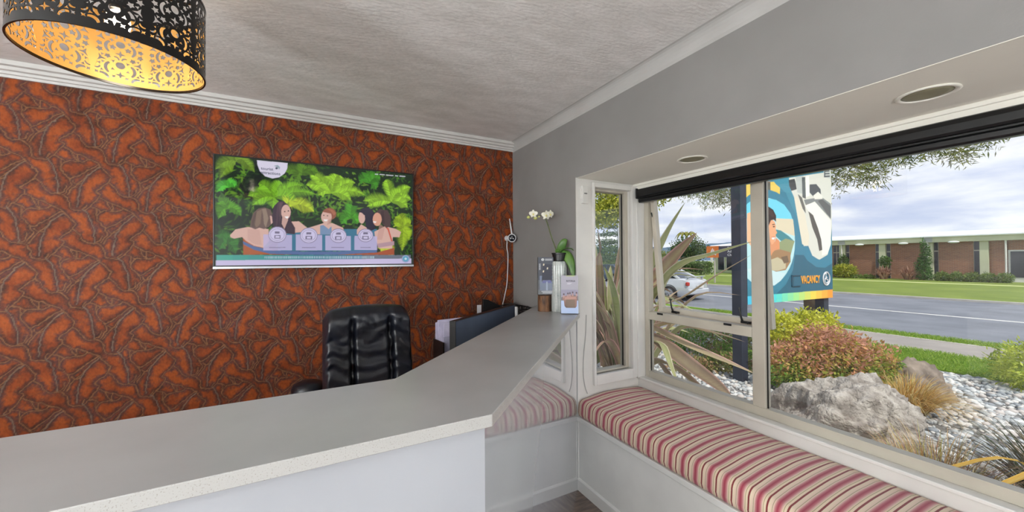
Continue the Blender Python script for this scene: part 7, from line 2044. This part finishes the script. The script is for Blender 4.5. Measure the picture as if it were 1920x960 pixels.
for k, y_ in enumerate((14.1, 13.4)):
    shrub('border_bush', ('small low bush next to the golden bush at the hall', 'small low bush before the hall wall left of the bronze flax'.replace('left of', 'ahead of'))[k], 'bush', (XP, y_), [(0, 0, 0.12, 0.35, 0.42, 0.2)], 500, 0.13, [(104, 128, 62), (130, 150, 76)], 90 + k, FP)

# ------------------------------------------------------------------ church board and porch building
cs = thing('church_board', 'orange and dark church notice board with white flame emblem across the road', 'sign', (25.0, 15.6, ZG))
MB().box(25.0, 25.14, 16.25, 17.17, 1.56, 2.38).build('emblem_panel', pm('burnt_orange_panel', (222, 124, 52), (212, 114, 46), 2, rough=0.5), cs)
MB().box(25.0, 25.14, 13.9, 16.25, 1.58, 2.36).build('name_panel', pm('dark_grey_panel', (70, 70, 84), (62, 62, 76), 2, rough=0.5), cs)
for y_ in (16.6, 14.4):
    MB().box(25.04, 25.10, y_ - 0.05, y_ + 0.05, ZG, 1.6).build('post', M_ALU, cs)
o_ = WORLD[cs.name]
fl = MB()


def em(pts):
    n = len(pts)
    fl.add([(24.99, 16.71 - y, 1.97 + z) for y, z in pts] + [(25.001, 16.71 - y, 1.97 + z) for y, z in pts], [tuple(range(n)), tuple(range(2 * n - 1, n - 1, -1))] + [(i, n + i, n + (i + 1) % n, (i + 1) % n) for i in range(n)])


em([(-0.28, -0.20), (-0.16, -0.13), (-0.03, -0.17), (-0.02, -0.22), (-0.14, -0.20), (-0.26, -0.25)])
em([(0.28, -0.20), (0.16, -0.13), (0.03, -0.17), (0.02, -0.22), (0.14, -0.20), (0.26, -0.25)][::-1])
em([(-0.10, -0.12), (-0.14, 0.02), (-0.04, 0.18), (0.03, 0.28), (0.02, 0.14), (-0.05, 0.0), (-0.06, -0.12)])
em([(0.0, -0.12), (-0.02, 0.0), (0.06, 0.14), (0.12, 0.18), (0.10, 0.06), (0.05, -0.02), (0.04, -0.12)])
em([(0.08, -0.10), (0.08, 0.0), (0.15, 0.08), (0.18, 0.02), (0.14, -0.10)])
fl.build('flame_emblem', M_WINK, cs)
text_mesh('name_lettering', 'Seventh-day\nAdventist\nChurch', 0.235, M_WINK, cs, Matrix.Translation((24.992 - o_[0], 15.62 - o_[1], 2.13 - o_[2])) @ Matrix.Rotation(R(-90), 4, 'Z') @ Matrix.Rotation(R(90), 4, 'X'), 0.004)

po_ = thing('porch_building', 'small cream building with glazed porch behind the church board', 'building', (45, 27.5, ZG))
MB().box(45.2, 52, 23.4, 30.0, ZG, 2.75).build('wall', M_FASC, po_)
MB().extrude_y([(44.2, 2.75), (53, 2.75), (49, 3.5), (45, 3.15)][::-1], 23.0, 30.3).build('roof', M_ROOFW, po_)
for k, y_ in enumerate((29.0, 27.9, 26.8, 25.7)):
    gw = MB().box(45.08, 45.2, y_ - 0.45, y_ + 0.45, 0.0, 1.85).build('porch_window', M_WHITE, po_)
    MB().box(45.05, 45.09, y_ - 0.38, y_ + 0.38, 0.05, 1.78).build('pane', M_DARKG, gw)
for y_ in (29.8, 24.6):
    MB().box(44.3, 44.5, y_ - 0.1, y_ + 0.1, ZG, 2.75).build('porch_post', M_WHITE, po_)

lp = thing('lamp_post', 'slim pale lamp post across the road, seen through the side window', 'lamp post', (23.95, 24.85, ZG))
MB().tube([(23.95, 24.85, ZG), (23.95, 24.85, 6.5)], [0.09, 0.06], 10).build('pole', pm('pale_pole', (214, 216, 220), None, 4, rough=0.5), lp)
MB().tube([(23.95, 24.85, 6.5), (23.2, 24.85, 6.9), (22.2, 24.85, 7.0)], 0.045, 8).build('arm', MATS['pale_pole'], lp)
MB().box(21.6, 22.3, 24.73, 24.97, 6.93, 7.05).build('lamp_head', MATS['pale_pole'], lp, bevel=0.03)

# ================================================================== CARS
M_CARGLASS = pm('tinted_car_glass', (40, 46, 54), (34, 40, 48), 3, rough=0.08, spec=0.7)
M_TYRE = pm('tyre_rubber', (30, 30, 32), (24, 24, 26), 20, rough=0.85)
M_RIM = pm('alloy_wheel', (176, 178, 182), (164, 166, 170), 10, rough=0.3, metal=0.7)
M_TAIL = pm('red_tail_lens', (188, 62, 54), (170, 50, 46), 10, rough=0.2)


def loft(mb, secs, close=True):
    n = len(secs[0])
    V = [p for s in secs for p in s]
    F = [(i * n + k, i * n + (k + 1) % n, (i + 1) * n + (k + 1) % n, (i + 1) * n + k) for i in range(len(secs) - 1) for k in range(n)]
    F += [tuple(range(n - 1, -1, -1)), tuple((len(secs) - 1) * n + k for k in range(n))]
    return mb.add(V, F)


def car(label, loc, rz, paint, group):
    """length along +Y (nose), origin on the road under the middle"""
    t = thing('car', label, 'car', loc, rz, group)

    def ring(y, w_, zb, zs, zt, tuck=0.93, top=0.80):
        h = w_ / 2
        return [(-h * tuck, y, zb), (-h, y, zb + (zs - zb) * 0.35), (-h, y, zs), (-h * 0.97, y, zt - 0.05), (-h * top, y, zt), (h * top, y, zt), (h * 0.97, y, zt - 0.05), (h, y, zs), (h, y, zb + (zs - zb) * 0.35), (h * tuck, y, zb)]
    S = [ring(-2.20, 1.30, 0.36, 0.55, 0.78, 0.96, 0.86), ring(-2.14, 1.56, 0.28, 0.58, 0.90), ring(-1.9, 1.70, 0.22, 0.60, 0.96), ring(-1.3, 1.76, 0.20, 0.62, 0.95), ring(-0.4, 1.77, 0.19, 0.62, 0.92), ring(0.5, 1.77, 0.19, 0.62, 0.90), ring(1.2, 1.76, 0.20, 0.60, 0.86), ring(1.8, 1.70, 0.21, 0.54, 0.76), ring(2.12, 1.52, 0.24, 0.48, 0.66), ring(2.22, 1.20, 0.32, 0.44, 0.56, 0.96, 0.86)]
    loft(MB(), S).build('body', paint, t, smooth='auto', local=True)

    def gr(y, wb, wt_, zb, zt):
        return [(-wb / 2, y, zb), (-wt_ / 2, y, zt), (-wt_ * 0.3, y, zt + 0.025), (wt_ * 0.3, y, zt + 0.025), (wt_ / 2, y, zt), (wb / 2, y, zb)]
    G = [gr(-1.72, 1.40, 1.36, 0.90, 0.955), gr(-1.05, 1.52, 1.14, 0.88, 1.27), gr(-0.5, 1.56, 1.12, 0.86, 1.345), gr(0.1, 1.56, 1.12, 0.86, 1.34), gr(0.55, 1.54, 1.16, 0.86, 1.22), gr(1.20, 1.50, 1.42, 0.84, 0.87)]
    loft(MB(), G).build('glasshouse', M_CARGLASS, t, smooth='auto', local=True)
    Rf = [[(x, y, z + 0.012) for x, y, z in g[1:5]] + [(x, y, z - 0.01) for x, y, z in g[1:5]][::-1] for g in (gr(-1.12, 1.5, 1.17, 0.88, 1.235), gr(-0.5, 1.56, 1.14, 0.86, 1.345), gr(0.12, 1.56, 1.14, 0.86, 1.34), gr(0.3, 1.54, 1.15, 0.86, 1.29))]
    loft(MB(), Rf).build('roof', paint, t, smooth='auto', local=True)
    pil = MB()
    for s in (-1, 1):
        pil.tube([(s * 0.72, 1.18, 0.87), (s * 0.565, 0.2, 1.33)], 0.03, 6).tube([(s * 0.70, -1.70, 0.94), (s * 0.575, -1.05, 1.27)], 0.06, 6).tube([(s * 0.775, -0.25, 0.88), (s * 0.565, -0.28, 1.33)], 0.03, 6)
    pil.build('roof_pillars', paint, t, local=True)
    for s in (-1, 1):
        for y in (-1.32, 1.36):
            wh = MB().lathe([(0.20, -0.09), (0.30, -0.10), (0.32, -0.07), (0.32, 0.07), (0.30, 0.10), (0.20, 0.09), (0.20, -0.09)], n=28, axis='x').xform(Matrix.Translation((s * 0.80, y, 0.32))).build('wheel', M_TYRE, t, smooth='auto', local=True)
            rm = MB().lathe([(0.205, -0.085), (0.205, 0.085), (0.17, 0.085), (0.16, 0.05), (0.16, -0.05), (0.17, -0.085)], n=24, axis='x', caps=False)
            rm.ball((s * 0.07, 0, 0), (0.02, 0.06, 0.06), 10, 6)
            for k in range(6):
                a = k * PI / 3
                rm.tube([(s * 0.07, 0, 0), (s * 0.075, 0.19 * math.cos(a), 0.19 * math.sin(a))], 0.022, 6)
            rm.xform(Matrix.Translation((s * 0.80, y, 0.32))).build('rim', M_RIM, wh, smooth='auto', local=True)
            MB().lathe([(0.345, s * 0.05), (0.345, s * 0.088), (0.37, s * 0.090), (0.37, s * 0.05)], n=28, axis='x', caps=False).xform(Matrix.Translation((s * 0.80, y, 0.32))).build('wheel_arch', M_TYRE, t, local=True)
        MB().box(s * 0.70 - 0.16, s * 0.70 + 0.10, -2.165, -2.05, 0.66, 0.82).build('tail_lamp', M_TAIL, t, bevel=0.03, local=True)
        MB().ball((s * 0.93, 0.78, 0.93), (0.09, 0.06, 0.06), 10, 6).build('wing_mirror', paint, t, smooth=True, local=True)
        MB().box(s * 0.55 - 0.2, s * 0.55 + 0.2, 2.02, 2.14, 0.52, 0.64).build('headlamp', M_CARGLASS, t, bevel=0.03, local=True)
    MB().box(-0.78, 0.78, -2.24, -2.06, 0.30, 0.52).build('rear_bumper', paint, t, bevel=0.05, seg=3, local=True)
    MB().box(-0.26, 0.26, -2.255, -2.235, 0.55, 0.67).build('number_plate', M_WHITE, t, local=True)
    MB().box(-0.72, 0.72, -2.10, -1.95, 1.02, 1.045).box(-0.62, -0.56, -2.05, -1.98, 0.93, 1.02).box(0.56, 0.62, -2.05, -1.98, 0.93, 1.02).build('spoiler', paint, t, bevel=0.01, local=True)
    return t


PS = pm('silver_car_paint', (206, 210, 216), (200, 204, 210), 3, rough=0.25, metal=0.25, spec=0.6, coat=0.6)
car('silver coupe parked at the near kerb, tail towards the motel sign', (14.22, 12.50, ZG - 0.06), R(8), PS, 'cars on the street')
car('dark blue car parked far across the road, behind the side window flax', (21.6, 23.4, ZG - 0.06), R(-2), pm('navy_car_paint', (70, 84, 112), (64, 78, 106), 3, rough=0.25, metal=0.2, coat=0.6), 'cars on the street')
